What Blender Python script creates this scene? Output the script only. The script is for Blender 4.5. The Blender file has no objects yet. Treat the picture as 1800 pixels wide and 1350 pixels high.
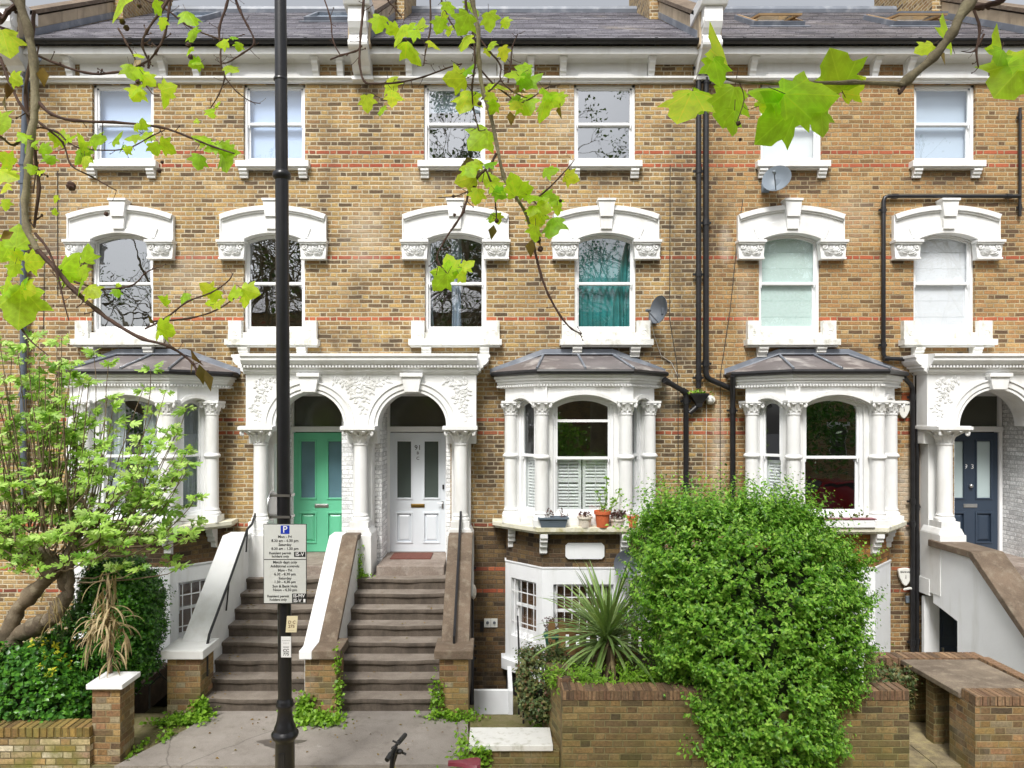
import bpy, math, random
import numpy as np
from mathutils import Vector, Matrix
R = math.radians
S = bpy.context.scene
COL = S.collection
random.seed(5)

# ---------------------------------------------------------------- camera, sky, sun, exposure
CD, CF, CX, CY, CH = 10.9, 1200.0, 870.0, 735.0, 3.7      # distance to the house fronts, focal (px of 1800), vanishing point, eye height
camd = bpy.data.cameras.new("camera"); cam = bpy.data.objects.new("camera", camd); COL.objects.link(cam)
cam.location = (0, -CD, CH); cam.rotation_euler = (R(90), 0, 0)
camd.sensor_width = 36; camd.lens = 36 * CF / 1800
camd.shift_x = (900 - CX) / 1800; camd.shift_y = (CY - 675) / 1800
camd.clip_start = .05; camd.clip_end = 500
S.camera = cam
S.view_settings.view_transform = 'Standard'; S.view_settings.look = 'None'
S.view_settings.exposure = 0.70; S.view_settings.gamma = 1.0
W = bpy.data.worlds.new("World"); S.world = W; W.use_nodes = True
nt = W.node_tree; nt.nodes.clear()
sky = nt.nodes.new('ShaderNodeTexSky'); sky.sky_type = 'NISHITA'; sky.sun_disc = False
SUN_EL, SUN_ROT = R(52), R(196)
sky.sun_elevation = SUN_EL; sky.sun_rotation = SUN_ROT
sky.air_density = 1.0; sky.dust_density = 4.0; sky.ozone_density = 1.0
hs = nt.nodes.new('ShaderNodeHueSaturation'); hs.inputs['Saturation'].default_value = .22
bg = nt.nodes.new('ShaderNodeBackground'); bg.inputs['Strength'].default_value = .125
wo = nt.nodes.new('ShaderNodeOutputWorld')
nt.links.new(sky.outputs[0], hs.inputs['Color']); nt.links.new(hs.outputs[0], bg.inputs[0]); nt.links.new(bg.outputs[0], wo.inputs[0])
ld = bpy.data.lights.new("sun", 'SUN'); ld.energy = 2.3; ld.angle = R(16); ld.color = (1, .97, .92)
lo = bpy.data.objects.new("sun", ld); COL.objects.link(lo)
# light comes from over the street (behind the camera), a little from the right
d = Vector((math.sin(SUN_ROT) * math.cos(SUN_EL), math.cos(SUN_ROT) * math.cos(SUN_EL), math.sin(SUN_EL)))
lo.rotation_euler = d.to_track_quat('Z', 'Y').to_euler(); lo.location = (3, -20, 25)

def PX(px, t=0.0): return (px - CX) * (CD - t) / CF
def PZ(py, t=0.0): return CH + (CY - py) * (CD - t) / CF
def P(px, py, t=0.0): return Vector((PX(px, t), -t, PZ(py, t)))

# ---------------------------------------------------------------- materials
def srgb(r, g, b):
    return tuple(((c/255)/12.92 if c/255 <= .04045 else ((c/255+.055)/1.055)**2.4) for c in (r, g, b)) + (1,)

class NT:
    def __init__(s, name):
        s.m = bpy.data.materials.new(name); s.m.use_nodes = True; s.t = s.m.node_tree; s.t.nodes.clear()
        s.out = s.n('ShaderNodeOutputMaterial')
    def n(s, ty, **kw):
        x = s.t.nodes.new(ty)
        for k, v in kw.items(): setattr(x, k, v)
        return x
    def l(s, a, b): s.t.links.new(a, b)
    def m_(s, op, a, b=None, c=None):
        x = s.n('ShaderNodeMath', operation=op)
        for i, v in enumerate((a, b, c)):
            if v is None: continue
            if isinstance(v, (int, float)): x.inputs[i].default_value = v
            else: s.l(v, x.inputs[i])
        return x.outputs[0]
    def mix(s, f, a, b, mode='MIX'):
        x = s.n('ShaderNodeMix', data_type='RGBA', blend_type=mode)
        for i, v in ((0, f), (6, a), (7, b)):
            if isinstance(v, (int, float)): x.inputs[i].default_value = v
            elif isinstance(v, tuple): x.inputs[i].default_value = v
            else: s.l(v, x.inputs[i])
        return x.outputs[2]
    def ramp(s, f, stops, interp='LINEAR'):
        x = s.n('ShaderNodeValToRGB'); cr = x.color_ramp; cr.interpolation = interp
        while len(cr.elements) < len(stops): cr.elements.new(.5)
        for e, (p, c) in zip(cr.elements, stops):
            e.position = p; e.color = c if isinstance(c, tuple) else (c, c, c, 1)
        s.l(f, x.inputs[0]); return x.outputs[0]
    def noise(s, scale, detail=3, vec=None, rough=.5, out=0):
        x = s.n('ShaderNodeTexNoise'); x.inputs['Scale'].default_value = scale; x.inputs['Detail'].default_value = detail
        x.inputs['Roughness'].default_value = rough
        if vec is not None: s.l(vec, x.inputs['Vector'])
        return x.outputs[out]
    def comb(s, x, y, z):
        c = s.n('ShaderNodeCombineXYZ')
        for i, v in enumerate((x, y, z)):
            if isinstance(v, (int, float)): c.inputs[i].default_value = v
            else: s.l(v, c.inputs[i])
        return c.outputs[0]
    def bump(s, h, strength=.3, dist=.01):
        b = s.n('ShaderNodeBump'); b.inputs['Strength'].default_value = strength; b.inputs['Distance'].default_value = dist
        s.l(h, b.inputs['Height']); return b.outputs[0]
    def bsdf(s, col, rough=.6, normal=None, **kw):
        p = s.n('ShaderNodeBsdfPrincipled')
        if isinstance(col, tuple): p.inputs['Base Color'].default_value = col
        else: s.l(col, p.inputs['Base Color'])
        if isinstance(rough, (int, float)): p.inputs['Roughness'].default_value = rough
        else: s.l(rough, p.inputs['Roughness'])
        if normal is not None: s.l(normal, p.inputs['Normal'])
        for k, v in kw.items(): p.inputs[k].default_value = v
        s.l(p.outputs[0], s.out.inputs[0]); return p

def scaled(n, k): # position scaled per axis
    g = n.n('ShaderNodeNewGeometry'); v = n.n('ShaderNodeVectorMath', operation='MULTIPLY')
    n.l(g.outputs['Position'], v.inputs[0]); v.inputs[1].default_value = k; return v.outputs[0]

def simple(name, col, rough=.6, var=.12, scale=6, bump=0, bscale=60, stain=None, stain_amt=.5, stain_k=(5, 5, .7), metal=0, spec=.5, rvar=.0):
    n = NT(name)
    pos = scaled(n, (1, 1, 1))
    f = n.noise(scale, 4, pos)
    a = tuple(c*(1-var) for c in col[:3]) + (1,); b = tuple(min(1, c*(1+var)) for c in col[:3]) + (1,)
    c = n.mix(n.ramp(f, [(.3, 0.0), (.7, 1.0)]), a, b)
    if stain:
        g = n.noise(1.0, 6, scaled(n, stain_k), .62)
        c = n.mix(n.m_('MULTIPLY', n.ramp(g, [(.52, 0.0), (.72, 1.0)]), stain_amt), c, stain)
    nrm = n.bump(n.noise(bscale, 4, pos, .6), bump, .01) if bump else None
    p = n.bsdf(c, rough, nrm, Metallic=metal)
    p.inputs['Specular IOR Level'].default_value = spec
    return n.m

def brick(name, palette, mortar, red_rows=(), bh=.07, bl=.225, hl=.108, mw=.009, sooty=.55, green=0.0, white=0.0, soldier=False, flem=True, wob=.008, redcol=None, gain=1.0, zdark=0.0, rgh=.9, vj=1.0, soots=(), limes=()):
    """hand-laid brickwork computed from position: Flemish bond, one colour per brick, recessed mortar, stains"""
    n = NT(name)
    g = n.n('ShaderNodeNewGeometry')
    sp = n.n('ShaderNodeSeparateXYZ'); n.l(g.outputs['Position'], sp.inputs[0])
    sn = n.n('ShaderNodeSeparateXYZ'); n.l(g.outputs['True Normal'], sn.inputs[0])
    x, y, z = sp.outputs; nx, ny, nz = sn.outputs
    anz = n.m_('GREATER_THAN', n.m_('ABSOLUTE', nz), .6)
    side = n.m_('SUBTRACT', 1.0, anz)
    u0 = n.m_('ADD', n.m_('MULTIPLY', n.m_('MULTIPLY', x, ny), -1.0), n.m_('MULTIPLY', y, nx))
    u = n.m_('ADD', n.m_('MULTIPLY', u0, side), n.m_('MULTIPLY', x, anz))
    v = n.m_('ADD', n.m_('MULTIPLY', z, side), n.m_('MULTIPLY', y, anz))
    wn = n.n('ShaderNodeTexNoise'); wn.inputs['Scale'].default_value = 7; wn.inputs['Detail'].default_value = 2
    n.l(g.outputs['Position'], wn.inputs['Vector'])
    ws = n.n('ShaderNodeSeparateXYZ'); n.l(wn.outputs['Color'], ws.inputs[0])
    u = n.m_('ADD', u, n.m_('MULTIPLY', n.m_('SUBTRACT', ws.outputs[0], .5), wob*2.2))
    v = n.m_('ADD', v, n.m_('MULTIPLY', n.m_('SUBTRACT', ws.outputs[1], .5), wob*1.2))
    vr = n.m_('DIVIDE', v, bh); row = n.m_('FLOOR', vr); fv = n.m_('SUBTRACT', vr, row)
    rw = n.n('ShaderNodeTexWhiteNoise', noise_dimensions='1D'); n.l(row, rw.inputs['W'])
    per = (bl + hl) if flem else bl
    par = n.m_('MODULO', n.m_('ADD', row, 1000.0), 2.0)
    uu = n.m_('ADD', n.m_('ADD', u, n.m_('MULTIPLY', par, per/2)), n.m_('MULTIPLY', rw.outputs[0], .035))
    uq = n.m_('DIVIDE', uu, per); k = n.m_('FLOOR', uq); f = n.m_('MULTIPLY', n.m_('SUBTRACT', uq, k), per)
    if flem:
        ish = n.m_('GREATER_THAN', f, bl)
        loc = n.m_('SUBTRACT', f, n.m_('MULTIPLY', ish, bl))
        wid = n.m_('SUBTRACT', bl, n.m_('MULTIPLY', ish, bl - hl))
    else:
        ish = n.m_('MULTIPLY', par, 0.0); loc = f; wid = n.m_('ADD', ish, bl)
    du = n.m_('MINIMUM', loc, n.m_('SUBTRACT', wid, loc))
    dv = n.m_('MULTIPLY', n.m_('MINIMUM', fv, n.m_('SUBTRACT', 1.0, fv)), bh)
    e = n.m_('MINIMUM', n.m_('MULTIPLY', du, vj) if vj != 1.0 else du, dv)
    edge_n = n.noise(55, 3, g.outputs['Position'], .6)
    e = n.m_('ADD', e, n.m_('MULTIPLY', n.m_('SUBTRACT', edge_n, .5), .006))
    mr = n.n('ShaderNodeMapRange', interpolation_type='SMOOTHSTEP'); n.l(e, mr.inputs[0])
    mr.inputs[1].default_value = mw*.35; mr.inputs[2].default_value = mw*.95
    isb = mr.outputs[0]
    kid = n.m_('ADD', n.m_('MULTIPLY', k, 2.0), ish)
    wv = n.n('ShaderNodeTexWhiteNoise', noise_dimensions='3D'); n.l(n.comb(kid, row, 3.0), wv.inputs['Vector'])
    r1 = wv.outputs['Value']
    wc = n.n('ShaderNodeSeparateXYZ'); n.l(wv.outputs['Color'], wc.inputs[0])
    # drift the choice of brick over the wall so that dark and pale zones form
    big = n.noise(.55, 3, g.outputs['Position'], .55)
    drift = n.m_('MULTIPLY', n.m_('SUBTRACT', big, .5), sooty*1.5)
    def blobs(lst):
        acc = None
        for (bx, bz, rx_, rz_, am) in lst:
            ax = n.m_('DIVIDE', n.m_('SUBTRACT', x, PX(bx)), rx_/110.0); az = n.m_('DIVIDE', n.m_('SUBTRACT', z, PZ(bz)), rz_/110.0)
            d2 = n.m_('ADD', n.m_('MULTIPLY', ax, ax), n.m_('MULTIPLY', az, az))
            q = n.m_('MULTIPLY', n.m_('MAXIMUM', n.m_('SUBTRACT', 1.0, d2), 0.0), am)
            acc = q if acc is None else n.m_('ADD', acc, q)
        return n.m_('MINIMUM', n.m_('MULTIPLY', acc, n.ramp(n.noise(4.5, 4, g.outputs['Position'], .65), [(.3, .25), (.65, 1.35)])), 1.0)
    soot_f = blobs(soots) if soots else None
    lime_f = blobs(limes) if limes else None
    if soots: drift = n.m_('ADD', drift, n.m_('MULTIPLY', soot_f, .38))
    sel = n.m_('SUBTRACT', r1, drift)
    if zdark:   # drift rises towards the lower storeys
        zz = n.n('ShaderNodeMapRange', interpolation_type='SMOOTHSTEP'); n.l(n.m_('ADD', z, n.m_('MULTIPLY', n.m_('SUBTRACT', big, .5), 2.5)), zz.inputs[0]); zz.inputs[1].default_value = 5.2; zz.inputs[2].default_value = 3.6
        drift = n.m_('ADD', drift, n.m_('MULTIPLY', zz.outputs[0], zdark))
    N = len(palette)
    bc = n.ramp(sel, [(i/(N-1)*.98 + .01, c) for i, c in enumerate(palette)])
    fine = n.noise(38, 5, g.outputs['Position'], .7)
    bc = n.mix(1.0, bc, n.ramp(fine, [(.28, .50), (.5, 1.0), (.74, 1.45)]), 'MULTIPLY')
    bc = n.mix(1.0, bc, n.ramp(wc.outputs[1], [(0.0, .80), (1.0, 1.18)]), 'MULTIPLY')
    if red_rows:
        acc = None
        for rr in red_rows:
            q = n.m_('COMPARE', row, float(rr), .4)
            acc = q if acc is None else n.m_('ADD', acc, q)
        rc = redcol or [srgb(112, 62, 46), srgb(164, 84, 56), srgb(180, 104, 70), srgb(150, 72, 50), srgb(172, 92, 60)]
        red = n.ramp(r1, [(i/(len(rc)-1), c) for i, c in enumerate(rc)])
        red = n.mix(1.0, red, n.ramp(fine, [(.3, .75), (.7, 1.2)]), 'MULTIPLY')
        bc = n.mix(n.m_('MULTIPLY', acc, side), bc, red)
    mc = n.mix(n.ramp(n.noise(2.2, 4, g.outputs['Position'], .6), [(.35, 0.0), (.65, 1.0)]), mortar, tuple(c*.62 for c in mortar[:3]) + (1,))
    c = n.mix(isb, mc, bc)
    # soot streaks, pale lime bloom and algae are marks on the wall
    st = n.noise(1.0, 5, scaled(n, (1.6, 1.6, .55)), .6)
    c = n.mix(n.m_('MULTIPLY', n.ramp(st, [(.5, 0.0), (.75, 1.0)]), sooty*.75), c, srgb(74, 62, 50), 'MIX')
    ef = n.noise(1.0, 5, scaled(n, (1.1, 1.1, .8)), .65)
    c = n.mix(n.m_('MULTIPLY', n.ramp(ef, [(.60, 0.0), (.82, 1.0)]), .34 + white), c, srgb(214, 202, 180))
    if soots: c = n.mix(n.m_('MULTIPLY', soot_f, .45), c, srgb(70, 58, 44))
    if limes: c = n.mix(n.m_('MULTIPLY', lime_f, .5), c, srgb(206, 196, 180))
    if green:
        gn = n.noise(2.4, 5, g.outputs['Position'], .65)
        low = n.n('ShaderNodeMapRange'); n.l(z, low.inputs[0]); low.inputs[1].default_value = .75; low.inputs[2].default_value = -.1
        c = n.mix(n.m_('MULTIPLY', n.m_('MULTIPLY', n.ramp(gn, [(.4, 0.0), (.62, 1.0)]), n.m_('ADD', low.outputs[0], .2)), green), c, srgb(112, 110, 52))
    if gain != 1.0: c = n.mix(1.0, c, (gain, gain, gain, 1), 'MULTIPLY')
    h = n.m_('ADD', n.m_('MULTIPLY', isb, 1.0), n.m_('MULTIPLY', n.m_('ADD', fine, wc.outputs[2]), .35))
    n.bsdf(c, rgh, n.bump(h, .8, .008))
    return n.m

def leafmat(name, cols, trans=.45, rough=.45, tcol=1.25, veins=False):
    n = NT(name)
    g = n.n('ShaderNodeNewGeometry')
    N = len(cols)
    c = n.ramp(g.outputs['Random Per Island'], [(i/max(1, N-1), k) for i, k in enumerate(cols)])
    f = n.noise(30, 3, g.outputs['Position'])
    c = n.mix(1.0, c, n.ramp(f, [(.3, .8), (.7, 1.15)]), 'MULTIPLY')
    nrm = None
    if veins:
        uv = n.n('ShaderNodeUVMap'); uv.uv_map = 'leaf'; sv = n.n('ShaderNodeSeparateXYZ'); n.l(uv.outputs[0], sv.inputs[0])
        ux, uy = sv.outputs[0], n.m_('ADD', sv.outputs[1], .02)
        th = n.m_('ARCTAN2', ux, uy); q = n.m_('DIVIDE', th, .70); dth = n.m_('MULTIPLY', n.m_('SUBTRACT', q, n.m_('ROUND', q)), .70)
        rad = n.m_('SQRT', n.m_('ADD', n.m_('MULTIPLY', ux, ux), n.m_('MULTIPLY', uy, uy)))
        dist = n.m_('MULTIPLY', n.m_('ABSOLUTE', dth), rad)
        v1 = n.ramp(dist, [(.006, 1.0), (.018, 0.0)])
        # side veins leave the main ones in a herringbone
        w = n.m_('SUBTRACT', rad, n.m_('MULTIPLY', dist, 1.1)); w = n.m_('MULTIPLY', w, 9.0); fr = n.m_('ABSOLUTE', n.m_('SUBTRACT', n.m_('FRACT', w), .5))
        v2 = n.m_('MULTIPLY', n.ramp(fr, [(.02, 1.0), (.09, 0.0)]), .45)
        vv = n.m_('MAXIMUM', v1, v2)
        pale = n.mix(1.0, c, (1.35, 1.2, 1.6, 1), 'MULTIPLY')
        c = n.mix(n.m_('MULTIPLY', vv, .75), c, pale)
        edge = n.noise(5, 3, g.outputs['Position']); c = n.mix(n.m_('MULTIPLY', n.ramp(edge, [(.6, 0.0), (.75, 1.0)]), .35), c, srgb(170, 170, 40))
        nrm = n.bump(vv, .35, .003)
    p = n.bsdf(c, rough, nrm); p.inputs['Specular IOR Level'].default_value = .35
    tr = n.n('ShaderNodeBsdfTranslucent'); n.l(n.mix(1.0, c, (tcol, tcol, tcol*.6, 1), 'MULTIPLY'), tr.inputs[0])
    mx = n.n('ShaderNodeMixShader'); mx.inputs[0].default_value = trans
    n.l(p.outputs[0], mx.inputs[1]); n.l(tr.outputs[0], mx.inputs[2]); n.l(mx.outputs[0], n.out.inputs[0])
    return n.m

def glassmat(name, refl=.30, tint=(.82, .87, .86, 1), wav=.004):
    n = NT(name)
    pos = scaled(n, (1, 1, 1))
    nr = n.bump(n.noise(2.2, 2, pos), .12, wav)
    gl = n.n('ShaderNodeBsdfGlossy'); gl.inputs['Roughness'].default_value = 0.0; gl.inputs[0].default_value = (.93, .96, 1, 1); n.l(nr, gl.inputs['Normal'])
    tr = n.n('ShaderNodeBsdfTransparent'); tr.inputs[0].default_value = tint
    lw = n.n('ShaderNodeLayerWeight'); lw.inputs[0].default_value = .5
    mx = n.n('ShaderNodeMixShader'); n.l(n.m_('ADD', n.m_('MULTIPLY', n.m_('POWER', lw.outputs['Facing'], 4.0), .6), refl), mx.inputs[0])
    n.l(tr.outputs[0], mx.inputs[1]); n.l(gl.outputs[0], mx.inputs[2]); n.l(mx.outputs[0], n.out.inputs[0])
    return n.m

TAN = [srgb(93, 76, 56), srgb(121, 97, 68), srgb(140, 114, 76), srgb(152, 124, 81), srgb(162, 134, 86), srgb(144, 113, 74), srgb(164, 136, 88), srgb(170, 142, 88), srgb(154, 119, 78), srgb(174, 148, 105)]
ORG = [srgb(96, 74, 53), srgb(124, 97, 64), srgb(145, 115, 74), srgb(157, 126, 80), srgb(153, 115, 73), srgb(165, 133, 86), srgb(159, 121, 77), srgb(147, 109, 69), srgb(169, 140, 95), srgb(145, 107, 69)]
DRK = [srgb(62, 50, 38), srgb(84, 68, 48), srgb(104, 84, 56), srgb(118, 96, 62), srgb(106, 80, 54), srgb(128, 104, 66), srgb(94, 76, 54), srgb(88, 68, 48)]
GRD = [srgb(80, 66, 52), srgb(112, 88, 62), srgb(136, 106, 68), srgb(150, 122, 78), srgb(130, 94, 66), srgb(158, 132, 88), srgb(142, 106, 76), srgb(104, 86, 68), srgb(156, 144, 118)]
RROW = (129, 113, 110, 89, 75, 52, 49, 28, 18, 13)
M = {}
M['brick'] = brick('yellow_stock_brick', TAN, srgb(198, 186, 158), RROW, sooty=.55, wob=.014, mw=.0135, zdark=.34,
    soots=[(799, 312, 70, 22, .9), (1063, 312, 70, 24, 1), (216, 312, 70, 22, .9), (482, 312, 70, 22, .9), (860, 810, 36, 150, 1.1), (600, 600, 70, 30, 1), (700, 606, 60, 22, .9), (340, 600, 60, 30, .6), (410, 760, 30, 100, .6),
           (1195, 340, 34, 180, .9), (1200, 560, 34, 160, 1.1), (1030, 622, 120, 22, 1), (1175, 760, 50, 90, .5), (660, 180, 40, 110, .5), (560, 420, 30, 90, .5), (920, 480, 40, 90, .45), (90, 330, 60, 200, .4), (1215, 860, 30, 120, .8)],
    limes=[(1000, 200, 50, 60, .4), (640, 420, 50, 70, .55), (330, 480, 60, 60, .4), (740, 320, 60, 30, .4), (110, 420, 40, 90, .3), (1168, 700, 30, 60, .3)])
M['brick_orange'] = brick('orange_stock_brick', ORG, srgb(184, 168, 134), RROW, sooty=.38, wob=.014, mw=.012, zdark=.2,
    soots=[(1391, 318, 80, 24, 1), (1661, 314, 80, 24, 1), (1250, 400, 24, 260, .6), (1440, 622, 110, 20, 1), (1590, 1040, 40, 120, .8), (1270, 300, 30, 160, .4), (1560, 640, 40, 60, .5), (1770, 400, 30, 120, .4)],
    limes=[(1596, 870, 24, 90, 1.5), (1500, 380, 50, 60, .3), (1262, 800, 16, 120, .9), (1275, 430, 14, 40, .8), (1310, 520, 20, 120, .35)])
M['brick_dark'] = brick('sooty_brick', DRK, srgb(116, 102, 82), (18, 13), sooty=.5, gain=.9)
M['brick_gold'] = brick('golden_brick', [srgb(110, 76, 40), srgb(168, 118, 60), srgb(190, 140, 72), srgb(150, 96, 54), srgb(204, 156, 84)], srgb(128, 104, 72), (), sooty=.4)
M['brick_wall'] = brick('garden_wall_brick', [srgb(86, 74, 54), srgb(116, 98, 68), srgb(136, 112, 74), srgb(120, 96, 66), srgb(146, 124, 84), srgb(104, 88, 64), srgb(152, 124, 80)], srgb(150, 140, 100), (), sooty=.35, green=.55, white=.1)
M['brick_pier'] = brick('pier_brick', GRD, srgb(160, 142, 108), (), sooty=.35, green=.5, white=.12, mw=.008)
M['brick_moss'] = brick('mossy_brick', [srgb(120, 100, 66), srgb(168, 138, 92), srgb(190, 176, 140), srgb(132, 104, 80), srgb(206, 196, 172), srgb(150, 128, 70)], srgb(120, 108, 80), (), sooty=.3, green=.95, white=.3)
M['brick_white'] = brick('white_painted_brick', [(.74, .75, .76, 1), (.80, .80, .80, 1), (.77, .78, .79, 1)], (.66, .67, .68, 1), (), sooty=0.0, wob=.005)
M['stucco'] = simple('white_stucco', (.76, .765, .76, 1), .55, .03, 5, .12, 45, stain=(.48, .46, .40, 1), stain_amt=.42, stain_k=(3.2, 3.2, .8))
M['stucco_worn'] = simple('weathered_white_stone', (.74, .74, .71, 1), .7, .05, 5, .3, 40, stain=(.36, .35, .26, 1), stain_amt=.8, stain_k=(9, 9, 5))
M['sill_lichen'] = simple('lichen_white_stone', (.66, .64, .52, 1), .8, .1, 5, .3, 40, stain=(.38, .34, .12, 1), stain_amt=.9, stain_k=(6, 6, 5))
M['basement_white'] = simple('white_rendered_wall', (.82, .84, .86, 1), .6, .03, 3, .15, 30, stain=(.5, .5, .46, 1), stain_amt=.35)
M['frame'] = simple('white_gloss_paint', (.82, .83, .84, 1), .3, .015, 4)
M['slate'] = brick('roof_slate', [srgb(96, 94, 102), srgb(122, 120, 128), srgb(140, 138, 146), srgb(110, 108, 116), srgb(156, 154, 160)], srgb(40, 38, 42), (), bh=.155, bl=.27, flem=False, vj=4.0, mw=.026, sooty=.12, wob=.01, gain=1.15, rgh=.5)
M['slate_mossy'] = brick('mossy_roof_slate', [srgb(92, 90, 96), srgb(128, 124, 130), srgb(146, 142, 146), srgb(106, 102, 106), srgb(150, 146, 148)], srgb(36, 34, 36), (), bh=.155, bl=.27, flem=False, vj=4.0, mw=.03, sooty=.45, wob=.014, gain=1.1, rgh=.5)
M['lead'] = simple('lead_sheet', srgb(112, 118, 128), .45, .15, 4, .2, 20, stain=srgb(170, 172, 174), stain_amt=.5, stain_k=(4, 4, 4))
M['felt'] = simple('bay_roof_slates', srgb(104, 98, 98), .5, .2, 3, .3, 60, stain=srgb(186, 182, 178), stain_amt=.9, stain_k=(2.5, 2.5, 2.5))
M['render_tan'] = simple('tan_render', srgb(176, 160, 136), .9, .15, 4, .4, 40, stain=srgb(96, 86, 76), stain_amt=.7)
M['black'] = simple('black_gloss_paint', (.012, .012, .014, 1), .28, .2, 10, .05, 40)
M['black_pipe'] = simple('black_painted_iron', (.014, .014, .016, 1), .38, .3, 10, .1, 40)
M['grey_pipe'] = simple('blue_grey_painted_iron', srgb(84, 92, 104), .45, .1, 10)
def stonemat(name, c1, c2, c3, rough=.85):
    n = NT(name); pos = scaled(n, (1, 1, 1))
    a = n.noise(2.2, 6, pos, .65); b = n.noise(70, 4, pos, .7); c0 = n.noise(9, 5, pos, .6)
    c = n.mix(n.ramp(a, [(.32, 0.0), (.68, 1.0)]), c1, c2)
    c = n.mix(n.m_('MULTIPLY', n.ramp(c0, [(.5, 0.0), (.72, 1.0)]), .6), c, c3)
    c = n.mix(1.0, c, n.ramp(b, [(.25, .7), (.75, 1.25)]), 'MULTIPLY')
    n.bsdf(c, rough, n.bump(n.m_('ADD', b, n.m_('MULTIPLY', c0, 2.0)), .5, .008))
    return n.m
M['step'] = stonemat('worn_step_stone', srgb(150, 138, 128), srgb(118, 104, 94), srgb(172, 164, 156))
M['riser'] = stonemat('dark_riser_stone', srgb(100, 86, 74), srgb(74, 62, 54), srgb(122, 108, 96))
M['cope'] = stonemat('brown_coping_stone', srgb(118, 102, 86), srgb(88, 75, 62), srgb(142, 132, 116))
M['concrete'] = stonemat('forecourt_concrete', srgb(148, 141, 134), srgb(124, 117, 110), srgb(164, 158, 148))
def crackmat():
    n = NT('forecourt_concrete'); pos = scaled(n, (1, 1, 1))
    wp = n.n('ShaderNodeVectorMath', operation='ADD'); n.l(pos, wp.inputs[0]); sc = n.n('ShaderNodeVectorMath', operation='SCALE'); n.l(n.noise(3.5, 4, pos, .6, 1), sc.inputs[0]); sc.inputs['Scale'].default_value = .10; n.l(sc.outputs[0], wp.inputs[1])
    v = n.n('ShaderNodeTexVoronoi', feature='DISTANCE_TO_EDGE'); v.inputs['Scale'].default_value = .38; n.l(wp.outputs[0], v.inputs['Vector'])
    crack = n.ramp(v.outputs['Distance'], [(.0, 1.0), (.004, 0.0)])
    a = n.noise(1.4, 6, pos, .65); b = n.noise(90, 3, pos, .7); c0 = n.noise(6, 6, pos, .7); w = n.noise(2.7, 5, scaled(n, (1, 1.7, 1)), .7)
    c = n.mix(n.ramp(a, [(.32, 0.0), (.68, 1.0)]), srgb(152, 145, 138), srgb(126, 119, 112))
    c = n.mix(n.m_('MULTIPLY', n.ramp(c0, [(.52, 0.0), (.7, 1.0)]), .45), c, srgb(104, 96, 88))
    c = n.mix(n.m_('MULTIPLY', n.ramp(w, [(.66, 0.0), (.72, 1.0)]), .5), c, srgb(186, 182, 174))
    c = n.mix(1.0, c, n.ramp(b, [(.25, .78), (.75, 1.18)]), 'MULTIPLY')
    c = n.mix(n.m_('MULTIPLY', crack, .5), c, srgb(58, 52, 46))
    n.bsdf(c, .85, n.bump(n.m_('SUBTRACT', b, crack), .4, .006)); return n.m
M['concrete'] = crackmat()
M['slab'] = stonemat('bin_store_slab', srgb(140, 127, 110), srgb(104, 92, 80), srgb(162, 150, 130))
M['moss_path'] = stonemat('mossy_path_concrete', srgb(126, 118, 84), srgb(94, 92, 48), srgb(140, 124, 100))
M['paving'] = stonemat('york_paving', srgb(176, 162, 124), srgb(96, 86, 72), srgb(196, 182, 130))
M['asphalt'] = stonemat('road_asphalt', srgb(84, 84, 86), srgb(70, 70, 72), srgb(96, 96, 96))
M['soil'] = stonemat('garden_soil', srgb(70, 56, 42), srgb(50, 40, 30), srgb(92, 76, 56))
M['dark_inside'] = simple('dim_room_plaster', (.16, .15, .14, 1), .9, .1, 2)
M['glass'] = glassmat('window_glass', .33, wav=.012)
M['glass_clear'] = glassmat('clear_window_glass', .15, (.93, .96, .95, 1))
M['glass_mid'] = glassmat('bay_window_glass', .22, (.93, .96, .95, 1))
M['glass_low'] = glassmat('plain_window_glass', .10, (.95, .97, .98, 1))
M['glass_frost'] = simple('frosted_glass', srgb(74, 84, 80), .22, .1, 1.2, spec=.8)
M['glass_frost_blue'] = simple('blue_frosted_glass', srgb(92, 124, 138), .2, .15, 1.6, spec=.8)
M['glass_frost_pale'] = simple('pale_frosted_glass', srgb(178, 194, 196), .25, .1, 1.2, spec=.6)
M['glass_fan'] = simple('smoky_fanlight_glass', srgb(84, 86, 78), .12, .12, 1.2, spec=.8)
M['blind_white'] = simple('white_roller_blind', (.72, .73, .75, 1), .8, .05, 3)
M['blind_and_sky_blue'] = simple('pale_blue_blind_and_sky', srgb(176, 194, 222), .85, .03, 1)  # flat blue also carries the sky reflected in these panes
M['blind_and_sky_grey'] = simple('light_grey_blind_and_sky', srgb(186, 198, 216), .85, .03, 1)
M['blind_mint'] = simple('pale_mint_roman_blind', srgb(206, 222, 220), .85, .03, 2)
M['curtain_teal'] = simple('teal_curtain', srgb(48, 140, 142), .85, .2, 3)
M['curtain_net'] = simple('white_net_curtain', srgb(206, 212, 218), .9, .12, 5)
M['curtain_dark'] = simple('brown_slatted_blind', srgb(116, 86, 62), .8, .15, 3)
M['door_green'] = simple('mint_green_gloss_paint', srgb(104, 190, 152), .32, .03, 2)
M['door_white'] = simple('pale_grey_gloss_paint', srgb(214, 220, 226), .32, .02, 2)
M['door_navy'] = simple('dark_navy_gloss_paint', srgb(52, 64, 80), .3, .05, 2)
M['steel'] = simple('brushed_steel', (.6, .6, .6, 1), .3, .05, 5, metal=1)
M['brass'] = simple('aged_brass', srgb(150, 124, 70), .35, .1, 8, metal=1)
M['terracotta'] = simple('terracotta', srgb(196, 98, 58), .75, .08, 6, .1)
M['plastic_grey'] = simple('slate_grey_plastic', srgb(96, 108, 120), .5, .05, 6)
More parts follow.
